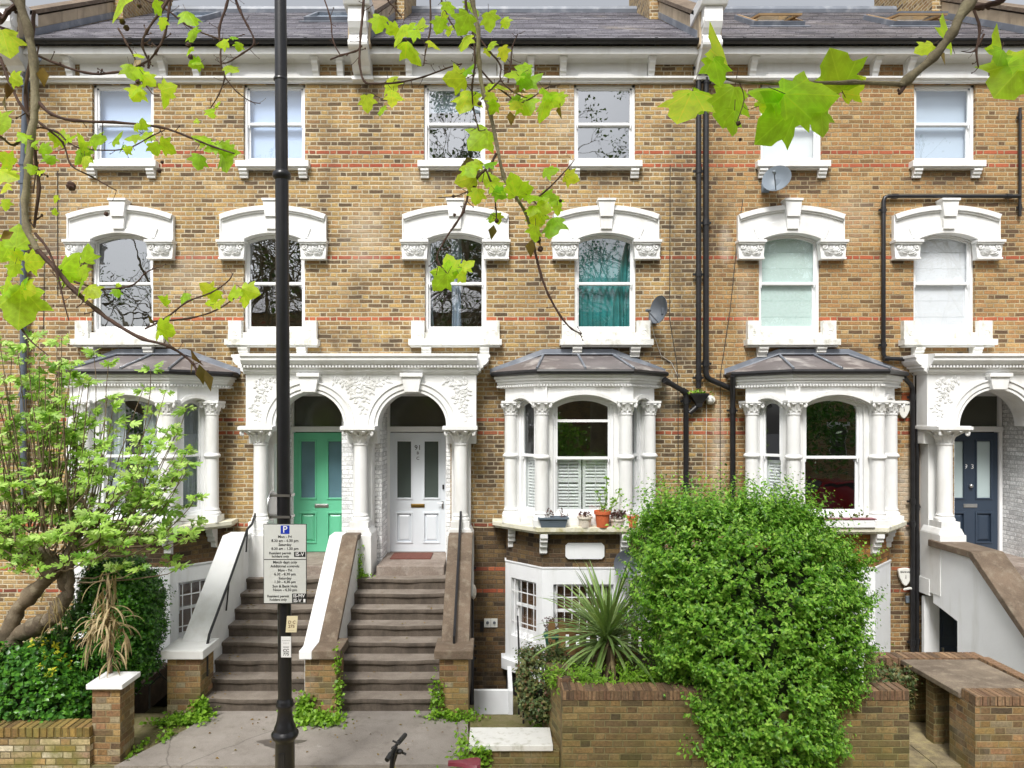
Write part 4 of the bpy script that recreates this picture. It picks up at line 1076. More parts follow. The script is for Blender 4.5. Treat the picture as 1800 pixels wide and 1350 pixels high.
# ---------------------------------------------------------------- porches
def door(porch_root, x, mat, glass, zb, label, letter=None, writing=None, handle=True, plate='steel', y_t=-.60):
    F = Fr((x, 0, 0)); hw = .468; T = y_t
    zt = 3.455
    m = MB()
    for sg in (-1, 1): m.box(F, min(sg*hw, sg*(hw+.055)), max(sg*hw, sg*(hw+.055)), zb, 3.47, T-.10, T+.03)
    m.box(F, -hw-.055, hw+.055, 3.47, 3.56, T-.10, T+.05)
    m.box(F, -hw-.055, -hw, 3.56, 4.07, T-.08, T+.02); m.box(F, hw, hw+.055, 3.56, 4.07, T-.08, T+.02); m.box(F, -hw-.055, hw+.055, 4.07, 4.2, T-.08, T+.02)
    fr = m.build('door_frame', 'frame', porch_root, bevel=.005)
    m = MB(); m.box(F, -hw, hw, 3.56, 4.07, T-.05, T-.03); m.build('fanlight', 'glass_fan', fr)
    # leaf: stiles and rails round two tall lights and two raised panels
    holes = [(-.375, -.085, zb+.89, zt-.12), (.085, .375, zb+.89, zt-.12), (-.375, -.085, zb+.15, zb+.68), (.085, .375, zb+.15, zb+.68)]
    m = MB(); wall_grid(m, F, -hw, hw, zb+.01, zt, holes, .045, T-.01)
    for (a0, a1, z0, z1) in holes:
        e = .028
        for q in ((a0-.0, a0+e, z0, z1), (a1-e, a1, z0, z1), (a0+e, a1-e, z0, z0+e), (a0+e, a1-e, z1-e, z1)): m.box(F, *q, T-.05, T+.004)
    lf = m.build('door', mat, porch_root, bevel=.004)
    if label: lf['label'] = label
    m = MB()
    for (a0, a1, z0, z1) in holes[2:]:
        m.box(F, a0, a1, z0, z1, T-.05, T-.035)
        b = .075
        vs = [F(a0+.035, z0+.035, T-.033), F(a1-.035, z0+.035, T-.033), F(a1-.035, z1-.035, T-.033), F(a0+.035, z1-.035, T-.033),
              F(a0+b, z0+b, T-.012), F(a1-b, z0+b, T-.012), F(a1-b, z1-b, T-.012), F(a0+b, z1-b, T-.012)]
        m.add(vs, [(4, 5, 6, 7), (0, 1, 5, 4), (1, 2, 6, 5), (2, 3, 7, 6), (3, 0, 4, 7)])
    m.build('door_panel', mat, lf, recalc=True)
    m = MB()
    for (a0, a1, z0, z1) in holes[:2]: m.box(F, a0, a1, z0, z1, T-.045, T-.03)
    m.build('door_glass', glass, lf)
    m = MB(); m.box(F, -.115, .115, zb+.755, zb+.815, T-.01, T+.002); m.box(F, -.095, .095, zb+.768, zb+.802, T+.002, T+.006)
    m.build('letter_plate', plate, lf, bevel=.003)
    if handle:
        m = MB(); m.tube([F(.42, zb+.83, T), F(.42, zb+.83, T+.05), F(.34, zb+.835, T+.055)], .010, 8); m.box(F, .405, .435, zb+.74, zb+.86, T-.01, T+.006)
        m.build('handle', 'steel', lf, smooth=True)
        m = MB(); m.box(F, .415, .445, zb+1.06, zb+1.14, T-.01, T+.012); m.build('keyhole', 'ink', lf, bevel=.004)
    if writing:
        merge_text(lf, [(s_, F, a, z, T-.0095, hh) for s_, a, z, hh in writing[1]], writing[0], 'number')
    return lf

def portico(name, label, xc, half, arches, r, cols, x_in, zfl=1.44):
    """white stucco porch with round arches on leafy columns"""
    p = thing(name, (xc, -.2, zfl), label, 'porch')
    zs, ztop, T0, T1 = 3.57, 4.38, -.02, .35
    m = MB()
    pts = [(xc-half, zs), (xc-half, ztop), (xc+half, ztop), (xc+half, zs)]
    for ax in sorted(arches, reverse=True): pts += seg_pts(ax-r, ax+r, zs, r, 24)[::-1]
    m.prism(F0, pts, T0, T1)
    body = m.build('arch_wall', 'stucco', p, recalc=True)
    m = MB()
    for ax in arches:
        for (ra, rb, t) in ((r+.0, r+.035, T1+.02), (r+.055, r+.14, T1+.035), (r+.14, r+.165, T1+.055)):
            a = seg_pts(ax-ra, ax+ra, zs, ra, 28); b = seg_pts(ax-rb, ax+rb, zs, rb, 28)
            m.prism(F0, b + a[::-1], T1-.01, t)
    m.build('archivolt', 'stucco', p, bevel=.004)
    for ax in arches:
        m = MB(); m.prism(F0, [(ax-.11, zs+r-.0), (ax+.11, zs+r-.0), (ax+.155, ztop-.02), (ax-.155, ztop-.02)], T1-.01, T1+.10)
        m.box(F0, ax-.175, ax+.175, ztop-.05, ztop+.01, T1-.01, T1+.13)
        m.build('keystone', 'stucco', p, bevel=.006)
    m = MB()
    prof = [(0, ztop), (T1+.02, ztop), (T1+.03, ztop+.03), (T1+.07, ztop+.05), (T1+.07, ztop+.09), (T1+.11, ztop+.10), (T1+.11, ztop+.13), (T1+.15, ztop+.15), (T1+.19, ztop+.20), (T1+.19, ztop+.245), (T1+.215, ztop+.26), (T1+.215, ztop+.30), (0, ztop+.33)]
    m.extr(F0, prof, xc-half-.02, xc+half+.02)
    for sg in (-1, 1):
        Fx = Fr((xc+sg*(half), 0, 0), (0, -1, 0), (sg, 0, 0))
        m.extr(Fx, [(q-T1, z) for q, z in prof[1:-1]] + [(0, ztop+.31)] if True else prof, .0, T1+.04)
    m.build('cornice', 'stucco_worn' if False else 'stucco', p, bevel=.003)
    d = MB(); n = int((2*half+.1)/.05)
    for i in range(n): x = xc-half-.05 + (2*half+.1)*(i+.25)/n; d.box(F0, x, x+.026, ztop+.095, ztop+.13, T1+.07, T1+.135)
    d.build('dentils', 'stucco', p)
    # carved foliage in the spandrels
    c = MB(); rg = random.Random(4)
    def vine(x, z, dx, dz, n=16):
        pts = []
        for i in range(n):
            q = i/(n-1); px = x + dx*q; pz = z + dz*q
            px += .05*math.sin(q*9)*abs(dz)/(abs(dx)+abs(dz)); pz += .03*math.sin(q*9)
            pts.append(F0(px, pz, T1+.004))
            for sgn in (-1, 1):
                an = math.atan2(dz, dx) + sgn*rg.uniform(.5, 1.4)
                leaf_relief(c, F0, px, pz, T1, rg.uniform(.06, .10), rg.uniform(.03, .05), an, .013)
        c.tube(pts, .006, 5)
    for ax in sorted(arches):
        edgeL = (ax == min(arches)); edgeR = (ax == max(arches))
        for sg in (-1, 1):
            if (sg < 0 and edgeL) or (sg > 0 and edgeR):
                x = xc + sg*(half-.13)
                vine(x, ztop-.13, -sg*.34, .02, 7); vine(x-sg*.05, ztop-.18, sg*.02, -.52, 12); vine(x-sg*.12, ztop-.2, -sg*.05, -.22, 5); vine(x-sg*.22, ztop-.14, sg*.1, -.22, 5)
    if len(arches) > 1:
        mid = sum(sorted(arches)[:2])/2
        for sg in (-1, 1): vine(mid, ztop-.12, sg*.42, .01, 9); vine(mid+sg*.12, ztop-.16, -sg*.06, -.25, 7); vine(mid + sg*.2, ztop-.15, -sg*.05, -.13, 4)
        vine(mid, ztop-.12, 0, -.46, 11)
    c.build('carved_foliage', 'stucco', p, smooth=True)
    for cx in cols:
        column(p, (cx, -.40+.02), .108, zfl+.52 if False else 2.02, zs-.0, .29, .262)
        m = MB(); m.box(F0, cx-.20, cx+.20, zfl-.3 if abs(cx-xc) > 2 else 1.0, 1.93, .08, .58)
        m.prism(F0, [(cx-.20, 1.93), (cx+.20, 1.93), (cx+.155, 2.02), (cx-.155, 2.02)], .10, .54)
        m.build('pedestal', 'stucco', p, bevel=.008)
        m = MB(); m.box(F0, cx-.235, cx+.235, 3.30, 3.56, -.02, .24); m.box(F0, cx-.15, cx+.15, 1.43, 3.31, -.02, .22); m.box(F0, cx-.26, cx+.26, 3.53, 3.58, -.02, .60)
        m.build('pilaster', 'stucco', p, bevel=.004)
    # inside: white painted brick walls, ceiling, floor, back wall round the doors
    m = MB()
    for (a, b_) in x_in:
        m.box(F0, a-.19, a, 1.2, 4.3, -.70, -.02); m.box(F0, b_, b_+.19, 1.2, 4.3, -.70, -.02)
        m.box(F0, a, b_, 4.2, 4.3, -.7, -.02)
        m.box(F0, a, b_, 4.19, 4.3, -.72, -.60)
    m.build('lobby_wall', 'brick_white', p)
    for (a, b_) in x_in:
        m = MB(); m.box(F0, a, b_, 1.2, zfl, -.70, .48); m.build('threshold', 'step', p, bevel=.01)
    return p

pAB = portico('porch', 'white stucco double porch with two arches over the mint green and pale grey doors', PCX, 1.78, (PCX-.79, PCX+.79), .53,
              (PCX-1.54, PCX, PCX+1.54), ((PCX-1.35, PCX-.38), (PCX+.26, PCX+1.29)))
pC = portico('porch', 'white stucco porch with carved capital at the right edge over the dark navy door', 8.75, 2.07, (7.74, 9.76), .57,
              (6.93, 8.78, 10.57), ((7.35, 8.56), (8.96, 10.2)))
m = MB(); m.box(F0, 6.72, 7.02, .95, 1.2, 0, .33); m.build('pilaster_foot', 'stucco', pC)
dg = door(pAB, -2.92, 'door_green', 'glass_frost_blue', 1.44, 'mint green door with blue frosted lights', plate='steel', handle=False)
dw = door(pAB, -1.30, 'door_white', 'glass_frost', 1.44, 'pale grey door marked 91 B C', plate='brass',
          writing=('ink', (('91', 0, 3.20, .085), ('B', .0, 3.11, .05), ('C', .0, 3.02, .055))))
dn = door(pC, 8.01, 'door_navy', 'glass_frost_pale', 1.44, 'dark navy door marked 93', plate='steel', handle=False,
          writing=('white_ink', (('9', -.07, 2.88, .08), ('3', .04, 2.88, .08))))
m = MB(); m.ell((8.01, .58, 2.56), .035, .03, .035, None, 10, 8); m.build('door_knob', 'steel', dn, smooth=True)

# ---------------------------------------------------------------- entrance stairs
RH, TR = 1.30/8, .229
def rough(mb, amt=.006, seed=0, k=9):
    """wear the edges: nudge each vertex a little"""
    rg = random.Random(seed); mb.v = [(x + rg.uniform(-amt, amt)*.4, y + rg.uniform(-amt, amt), z + rg.uniform(-amt, amt)) for x, y, z in mb.v]
def step_mesh(x0, x1, t0, t1, z0, z1, seed):
    """one stone step with a worn, slightly wavy nosing"""
    m = MB(); n = 18; rg = random.Random(seed); vs = []
    ph = [rg.uniform(0, 6) for _ in range(4)]
    for i in range(n+1):
        q = i/n; x = x0 + (x1-x0)*q
        w = .006*math.sin(q*7+ph[0]) + .004*math.sin(q*19+ph[1]) + rg.uniform(-.003, .003); dz = -.010*math.sin(q*math.pi)**2 + .003*math.sin(q*11+ph[2])
        for t, z in ((t0, z1), (t1+.012+w, z1+dz), (t1+.020+w, z1-.018+dz), (t1+.016+w, z1-.048+dz), (t1-.004, z1-.056), (t1-.008, z0), (t0, z0)):
            vs.append(F0(x, z, t))
    k = 7
    fs = [(i*k+j, i*k+(j+1) % k, (i+1)*k+(j+1) % k, (i+1)*k+j) for i in range(n) for j in range(k)]
    fs += [tuple(range(k))[::-1], tuple(n*k+j for j in range(k))]
    return m.add(vs, fs)
def flight(name, label, x0, x1):
    s = thing(name, ((x0+x1)/2, -2.28, 0), label, 'stairs', 'stone front stairs')
    for i in range(8):     # i = 0 is the top landing
        z1 = 1.30 - i*RH
        t1 = .68 + i*TR
        m = step_mesh(x0, x1, -.02 if i == 0 else t1-TR-.02, t1, z1-RH+ (0 if i == 7 else -.0), z1, i+int(x0*10))
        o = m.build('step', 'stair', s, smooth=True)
    m = MB(); m.box(F0, x0+.02, x1-.02, -.6, .2, .0, 2.0); m.build('stair_base', 'riser', s)
    return s
# tread tops are paler than the risers
def stairmat():
    n = NT('worn_stair_stone'); g = n.n('ShaderNodeNewGeometry'); pos = g.outputs['Position']
    sn = n.n('ShaderNodeSeparateXYZ'); n.l(g.outputs['True Normal'], sn.inputs[0])
    a = n.noise(3, 6, pos, .65); b = n.noise(70, 4, pos, .7); c0 = n.noise(7, 5, scaled(n, (1, 1, .4)), .6)
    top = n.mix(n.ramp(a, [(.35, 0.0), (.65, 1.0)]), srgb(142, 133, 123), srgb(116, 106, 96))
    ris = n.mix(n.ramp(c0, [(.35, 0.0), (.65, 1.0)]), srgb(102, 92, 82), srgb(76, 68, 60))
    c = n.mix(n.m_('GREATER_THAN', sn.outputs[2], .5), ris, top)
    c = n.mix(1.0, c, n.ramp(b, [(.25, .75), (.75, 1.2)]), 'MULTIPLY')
    n.bsdf(c, .85, n.bump(n.m_('ADD', b, n.m_('MULTIPLY', c0, 2.0)), .4, .006)); return n.m
M['stair'] = stairmat()
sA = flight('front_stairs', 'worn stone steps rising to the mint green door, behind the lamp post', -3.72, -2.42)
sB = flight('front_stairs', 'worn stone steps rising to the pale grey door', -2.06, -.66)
def parapet(parent, x0, x1, wallmat, capmat, split=None, pier=True, pw=None, pmat='brick_pier', zo=0.0):
    m = MB(); F = Fr((x0, 0, 0), (0, -1, 0), (1, 0, 0)); w = x1-x0
    prof = [(.50, -.3), (2.22, -.3), (2.22, .66), (.78, 1.88), (.50, 1.88)]
    m.prism(F, prof, 0, w)
    a = m.build('parapet', wallmat, parent)
    def cap(xa, xb, mat, nm='coping'):
        c = MB(); c.prism(F, [(.48, 1.88), (.78, 1.88), (1.5, 1.272), (2.24, .645), (2.24, .735), (1.5, 1.362), (.80, 1.965), (.48, 1.965)], xa-x0, xb-x0)
        c.build(nm, mat, a, bevel=.01)
    if split is None: cap(x0-.03, x1+.03, capmat)
    else: cap(x0-.03, split, 'stucco'); cap(split+.001, x1+.03, capmat)
    if pier:
        p0, p1 = pw; m = MB(); m.box(F0, p0, p1, -.3, .72, 2.02, 2.42)
        q = m.build('pier', pmat, parent)
        if split is None: c = MB(); c.box(F0, p0-.06, p1+.06, .72, .83, 1.98, 2.48); c.build('pier_cap', capmat, q, bevel=.01)
        else:
            c = MB(); c.box(F0, p0-.06, split, .72, .83, 1.98, 2.48); c.build('pier_cap', 'frame', q, bevel=.01)
            c = MB(); c.box(F0, split+.001, p1+.06, .72, .83, 1.98, 2.48); c.build('pier_cap', capmat, q, bevel=.01)
    return a
parapet(sA, -4.00, -3.72, 'stucco', 'stucco', pw=(-4.07, -3.66))
parapet(sA, -2.42, -2.06, 'stucco', 'cope', split=-2.26, pw=(-2.36, -1.97))
parapet(sB, -.66, -.36, 'cope', 'cope', pw=(-.69, -.33))
# iron handrails
def rail(parent, pts, posts):
    m = MB(); m.tube(pts, .018, 8)
    for a, b in posts: m.tube([a, b], .011, 6)
    m.build('handrail', 'black_pipe', parent, smooth=True)
rx = -3.66
rail(sA, [Vector((rx, y, z)) for y, z in ((-.42, 2.28), (-.62, 2.10), (-.80, 2.06), (-1.5, 1.45), (-2.15, .93), (-2.22, .80), (-2.22, .42))],
     [(Vector((rx, -.80, 2.05)), Vector((rx-.02, -.80, 1.72))), (Vector((rx, -1.5, 1.45)), Vector((rx-.04, -1.5, 1.05)))])
rx = -.52
rail(sB, [Vector((rx, y, z)) for y, z in ((-.52, 2.28), (-.56, 2.22), (-1.5, 1.46), (-2.1, .98), (-2.2, .92), (-2.2, .74))],
     [(Vector((rx, -.56, 2.2)), Vector((rx, -.56, 1.9))), (Vector((rx, -1.5, 1.45)), Vector((rx, -1.5, 1.3)))])
m = MB(); m.box(F0, -1.68, -1.03, 1.441, 1.456, -.50, -.02); mo = m.build('doormat', 'mat_red'); tag(mo, 'reddish brown doormat in front of the pale grey door', 'doormat')

# right hand stair: its flank wall faces us, the steps climb behind it
sC = thing('front_stairs', (7.5, -2.6, 0), 'stone steps behind a white flank wall with brown coping at the right edge', 'stairs', 'stone front stairs')
for i in range(8):
    z1 = 1.30 - i*RH; t1 = 1.0 + i*.25
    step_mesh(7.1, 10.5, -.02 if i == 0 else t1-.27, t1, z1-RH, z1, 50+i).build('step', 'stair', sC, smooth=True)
m = MB(); F = Fr((6.74, 0, 0), (0, -1, 0), (1, 0, 0))
prof = [(.10, -.6), (3.05, -.6), (3.05, .28), (1.28, 1.73), (.62, 1.73), (.62, 1.42), (.10, 1.42)]
m2 = MB()
# flank wall with the opening to the basement door
m.prism(F, [(.95, -.6), (3.05, -.6), (3.05, .28), (1.28, 1.73), (.40, 1.73), (.40, .86), (.52, .84), (.95, .74)], 0, .30)
fl = m.build('flank_wall', 'basement_white', sC)
m = MB(); m.prism(F, [(.36, 1.73), (1.28, 1.73), (3.07, .265), (3.07, .36), (1.32, 1.83), (.36, 1.83)], -.06, .40); m.build('coping', 'cope', fl, bevel=.012)
m = MB(); m.box(F0, 6.74, 6.98, -.6, .90, .12, .18); m.build('reveal', 'frame', fl)
m = MB(); m.box(F0, 6.98, 7.45, -.55, .80, .10, .14)
for (a0, a1, z0, z1) in ((7.05, 7.2, .25, .65), (7.24, 7.38, .25, .65), (7.05, 7.2, -.4, .1), (7.24, 7.38, -.4, .1)):
    m.box(F0, a0, a1, z0, z1, .14, .155)
bd = m.build('basement_door', 'door_navy', fl, bevel=.004)
m = MB(); m.box(F0, 7.03, 7.06, .0, .09, .14, .17); m.box(F0, 7.30, 7.33, .28, .42, .155, .17); m.build('handle', 'steel', bd)

# ---------------------------------------------------------------- garden walls, piers, bin store
def coped_wall(name, label, cat, F, a0, a1, z0, z1, t0, t1, mat, copemat=None):
    m = MB(); m.box(F, a0, a1, z0, z1-.11, t0, t1); o = m.build(name, mat); tag(o, label, cat)
    m = MB(); n = max(1, int((a1-a0)/.076)); rg = random.Random(int(a0*10))
    for i in range(n):
        x = a0 + (a1-a0)*i/n; j = rg.uniform(-.004, .004); k = rg.uniform(-.004, .004)
        m.box(F, x+.004, x+(a1-a0)/n-.004, z1-.105+0*j, z1+j, t0+.0+k, t1+.004+k)
    m.box(F, a0+.002, a1-.002, z1-.11, z1-.012, t0+.01, t1-.006)
    m.build('brick_coping', copemat or mat, o, bevel=.006)
    return o
FP = brick('coping_brick', [srgb(96, 78, 62), srgb(134, 106, 78), srgb(116, 88, 68), srgb(150, 122, 92), srgb(86, 72, 58)], srgb(120, 104, 80), (), bh=5, bl=.0765, flem=False, mw=.004, sooty=.35, wob=.001)
M['cope_brick'] = FP
M['cope_moss'] = brick('mossy_coping_brick', [srgb(110, 92, 48), srgb(140, 116, 60), srgb(124, 98, 60), srgb(150, 128, 70), srgb(106, 94, 50)], srgb(96, 88, 56), (), bh=5, bl=.0765, flem=False, mw=.004, sooty=.25, green=.6, wob=.001)
coped_wall('garden_wall', 'long brown brick garden wall with upright brick coping in front of the spiky cordyline', 'wall', F0, .70, 4.31, -.1, .87, 3.58, 3.80, 'brick_wall', 'cope_brick')
Fw = Fr((.70, -3.58, 0), (-.13, .62, 0), (-.62, -.13, 0))
coped_wall('garden_wall', 'short return of brown brick wall running back beside the mossy path', 'wall', Fw, .0, .60, -.1, .90, -.22, .0, 'brick_wall', 'cope_brick')
coped_wall('garden_wall', 'low mossy brick wall with whitish bricks at the lower left corner', 'wall', F0, -9.5, -4.32, -.1, .40, 3.40, 3.62, 'brick_moss', 'cope_moss')
m = MB(); m.box(F0, -4.33, -4.03, -.1, .80, 3.27, 3.56); o = m.build('gate_pier', 'brick_pier'); tag(o, 'square yellow brick gate pier with a white cap beside the low mossy wall', 'gate pier')
m = MB(); m.box(F0, -4.37, -3.98, .80, .855, 3.23, 3.61); m.build('pier_cap', 'frame', o, bevel=.006)
# low wall with white slab
m = MB(); m.box(F0, -.30, .69, -.1, .15, 3.30, 3.60); o = m.build('low_wall', 'brick_wall'); tag(o, 'low brick wall topped by a white painted slab in front of the mossy path', 'wall')
m = MB(); m.box(F0, -.28, .62, .15, .215, 3.20, 3.63); m.build('white_slab', 'stucco_worn', o, bevel=.008)
m = MB(); m.box(F0, -.28, .18, -.26, .06, 1.72, 1.78); m.box(F0, .18, .24, -.4, .07, .9, 1.82)
o = m.build('area_upstand', 'basement_white', bevel=.005); tag(o, 'pale grey painted upstand at the foot of the dark brick wall below the pipe', 'upstand')
# bin store
b = thing('bin_store', (5.9, -3.2, 0), 'brick bin store with a stone slab top and open left side, at the lower right', 'bin store')
m = MB(); m.box(F0, 4.98, 7.6, -.1, .71, 3.60, 3.82); m.box(F0, 4.98, 5.22, -.1, .70, 3.42, 3.60); m.build('front_wall', 'brick_pier', b)
m = MB(); n = 34
for i in range(n): m.box(F0, 4.985+i*.077, 4.985+i*.077+.069, .715, .815, 3.60, 3.824)
m.build('brick_coping', 'cope_brick', b, bevel=.005)
m = MB(); m.box(F0, 4.62, 6.02, -.1, .66, 2.34, 2.55); m.box(F0, 5.0, 5.12, -.1, .69, 2.98, 3.12); m.box(F0, 5.12, 5.90, -.1, .66, 3.0, 3.10); m.box(F0, 5.90, 6.02, -.1, .66, 2.55, 3.60); m.build('inner_wall', 'brick_wall', b)
m = MB(); m.prism(Fr((0, 0, 0), (0, -1, 0), (1, 0, 0)), [(2.55, .69), (3.60, .705), (3.60, .765), (2.55, .75)], 4.96, 5.90); m.build('slab_top', 'slab', b, bevel=.008)
m = MB()
for i in range(18): m.box(F0, 4.64+i*.077, 4.64+i*.077+.069, .665, .765, 2.33, 2.54)
for i in range(13): m.box(F0, 5.905, 6.03, .665, .785, 2.56+i*.08, 2.56+i*.08+.072)
m.build('kerb_brick', 'cope_brick', b, bevel=.005)

# ---------------------------------------------------------------- lamp post and its signs
LX, LT = -2.03, 4.30
lp = thing('lamp_post', (LX, -LT, 0), 'tall black street lamp post with fluted collar and parking sign, in front of the stairs', 'lamp post')
m = MB(); dx = -.0045
m.lathe((LX, -LT, 0), [(.12, -.03), (.12, .03), (.092, .05), (.092, .58), (.100, .60), (.124, .625), (.130, .645), (.126, .665), (.108, .685), (.102, .70), (.102, .715), (.086, .75), (.076, .79), (.070, .84), (.070, .90), (.082, .915), (.086, .93), (.082, .945), (.078, .955), (.078, .97), (.066, .985), (.064, 1.0)], 32)
m.build('base', 'black', lp, smooth=True)
m = MB(); top = Vector((LX-.03, -LT, 6.05))
m.tube([(LX, -LT, .99), (LX-.03, -LT, 6.02)], [.064, .063], 24); m.tube([(LX-.03, -LT, 6.0), (LX-.05, -LT, 8.6)], [.060, .054], 24)
m.build('post', 'black', lp, smooth=True)
m = MB(); m.lathe((LX-.03, -LT, 0), [(.064, 6.0), (.084, 6.02), (.088, 6.045), (.084, 6.07), (.062, 6.09)], 28); m.lathe((LX-.043, -LT, 0), [(.058, 6.96), (.066, 6.965), (.066, 6.98), (.058, 6.99)], 24)
m.build('collar', 'black', lp, smooth=True)
m = MB(); m.tube([(LX-.05, -LT, 8.6), (LX-.05, -LT, 8.9), (LX-.02, -LT-.3, 9.15), (LX, -LT-.8, 9.2)], .03, 8); m.ell((LX, -LT-1.0, 9.18), .13, .30, .07); m.build('lantern', 'black', lp, smooth=True)
m = MB(); m.box(F0, LX-.025, LX+.025, .15, .50, LT+.088, LT+.096); m.build('service_door', 'black', lp)
# parking sign
Fs = Fr((LX+.0, 0, 0)); st = LT+.10
x0, x1 = PX(463, st)-LX, PX(539, st)-LX; zt, zb = PZ(921, st), PZ(1061, st); xm = (x0+x1)/2; sw = x1-x0
sg = thing('parking_sign', (LX+xm, -st, zb), 'pale grey double parking restriction sign with a blue P clamped to the lamp post', 'parking sign')
m = MB(); m.box(Fs, x0, x1, zb, zt, st-.006, st); m.build('back_plate', 'ink', sg, bevel=.002)
zm = PZ(983.5, st)
m = MB(); m.box(Fs, x0+.006, x1-.006, zm+.004, zt-.006, st, st+.0015); m.box(Fs, x0+.006, x1-.006, zb+.006, zm-.004, st, st+.0015); m.build('sign_face', 'sign_grey', sg)
tf = st+.002
pz = lambda y: PZ(y, st); pxl = lambda x: PX(x, st)-LX
m = MB(); m.box(Fs, pxl(493.5), pxl(509), pz(938.5), pz(923.5), st+.0015, tf); pb = m.build('p_panel', 'sign_blue', sg)
merge_text(pb, [('P', Fs, pxl(501.2), pz(931), tf+.001, .066)], 'white_ink', 'letter')
L = [('Mon - Fri', 501, 943.5), ('8.30 am - 6.30 pm', 501, 950.5), ('Saturday', 501, 957.5), ('8.30 am - 1.30 pm', 501, 964.5), ('Resident permit', 492.5, 972.3), ('holders only', 493, 978),
     ('Match days only', 501, 988.3), ('Additional controls', 501, 995.3), ('Mon - Fri', 501, 1002.5), ('6.30 - 8.30 pm', 501, 1009.3), ('Saturday', 501, 1016.5), ('1.30 - 4.30 pm', 501, 1023), ('Sun & Bank Hols', 501, 1030.5), ('Noon - 4.30 pm', 501, 1037), ('Resident permit', 489, 1048), ('holders only', 489, 1054)]
merge_text(sg, [(s_, Fs, pxl(x), pz(y), tf, .0255 if 'Res' not in s_ and 'hold' not in s_ else .0235) for s_, x, y in L], 'ink', 'lettering')
m = MB(); m.box(Fs, pxl(517), pxl(537), pz(979), pz(970), st+.0015, tf); k = m.build('code_panel', 'ink', sg)
m = MB(); m.box(Fs, pxl(513.5), pxl(538), pz(1059.5), pz(1043.2), st+.0015, tf); m.build('code_panel', 'ink', sg)
merge_text(k, [('IS-V', Fs, pxl(527), pz(974.5), tf+.001, .036), ('IS-MV', Fs, pxl(525.8), pz(1047.3), tf+.001, .033), ('IS-V', Fs, pxl(523), pz(1055.7), tf+.001, .033)], 'white_ink', 'letters')
m = MB(); m.box(Fs, pxl(533.2), pxl(537), pz(1058.5), pz(1052.8), tf, tf+.001); m.build('white_patch', 'white_ink', k)
m = MB()
for z in (zt-.10, zb+.12): m.tube([Fs(.075*math.cos(a)-.002, z, LT+.0+.075*math.sin(a)) for a in [i*math.pi/8 for i in range(17)]], .006, 5); m.box(Fs, -.05, .05, z-.012, z+.012, LT+.06, st-.006)
m.build('clamp', 'steel', sg)
# side sign seen edge-on with two clamps above
e = thing('side_sign', (LX-.10, -LT, 2.9), 'round grey sign seen edge on, strapped to the lamp post above the parking sign', 'sign')
cx_, cz_ = -.118, PZ(889, LT)
m = MB(); Fe = Fr((LX+cx_, -LT, cz_), (0, -1, 0), (-1, 0, 0))
m.prism(Fe, [(.145*math.cos(a), .145*math.sin(a)) for a in [i*math.pi/14 for i in range(28)]], 0, .006); m.build('sign_disc', 'steel', e)
m = MB()
for dz in (.105, -.10): m.box(Fr((LX, -LT, cz_+dz)), cx_+.0, .078, -.012, .012, .060, .068); m.box(Fr((LX, -LT, cz_+dz)), cx_, -.06, -.012, .012, -.06, .06); m.box(Fr((LX, -LT, cz_+dz)), .068, .078, -.012, .012, -.06, .068)
m.build('clamp', 'steel', e)
# stickers
stk = MB(); tk = LT+.065
Fk = Fr((LX, 0, 0), (1, .0, 0)); 
def on(px): return PX(px, tk)-LX
m = MB(); Fr1 = Fr((LX+on(513), -tk, PZ(1097, tk)), (1, 0, 0), (0, -1, 0), (.08, 0, 1))
m.box(Fr1, -.052, .052, -.078, .078, .0, .004); o = m.build('notice_card', 'cream_paper'); tag(o, 'cream tag with faint letters D C and 275 on the black lamp post', 'notice')
merge_text(o, [('D C', Fr1, 0, .018, .0045, .03), ('275', Fr1, 0, -.022, .0045, .03), ('. . . . . . .', Fr1, 0, -.055, .0045, .012)], 'curtain_dark', 'lettering')
m = MB(); Fr2 = Fr((LX+on(503), -tk-.002, PZ(1137, tk)))
m.box(Fr2, -.048, .048, -.10, .10, .0, .002); o = m.build('notice_sticker', 'white_ink'); tag(o, 'small white two part sticker low on the lamp post reading CC 775', 'sticker')
merge_text(o, [('CC', Fr2, 0, -.035, .0025, .030), ('775', Fr2, 0, -.07, .0025, .028), ('_ _ _ _ _', Fr2, 0, .07, .0025, .014), ('_ _ _ _', Fr2, 0, .045, .0025, .014), ('_ _ _ _ _', Fr2, 0, .01, .0025, .012), ('----------', Fr2, 0, -.002, .0025, .012)], 'ink', 'lettering')

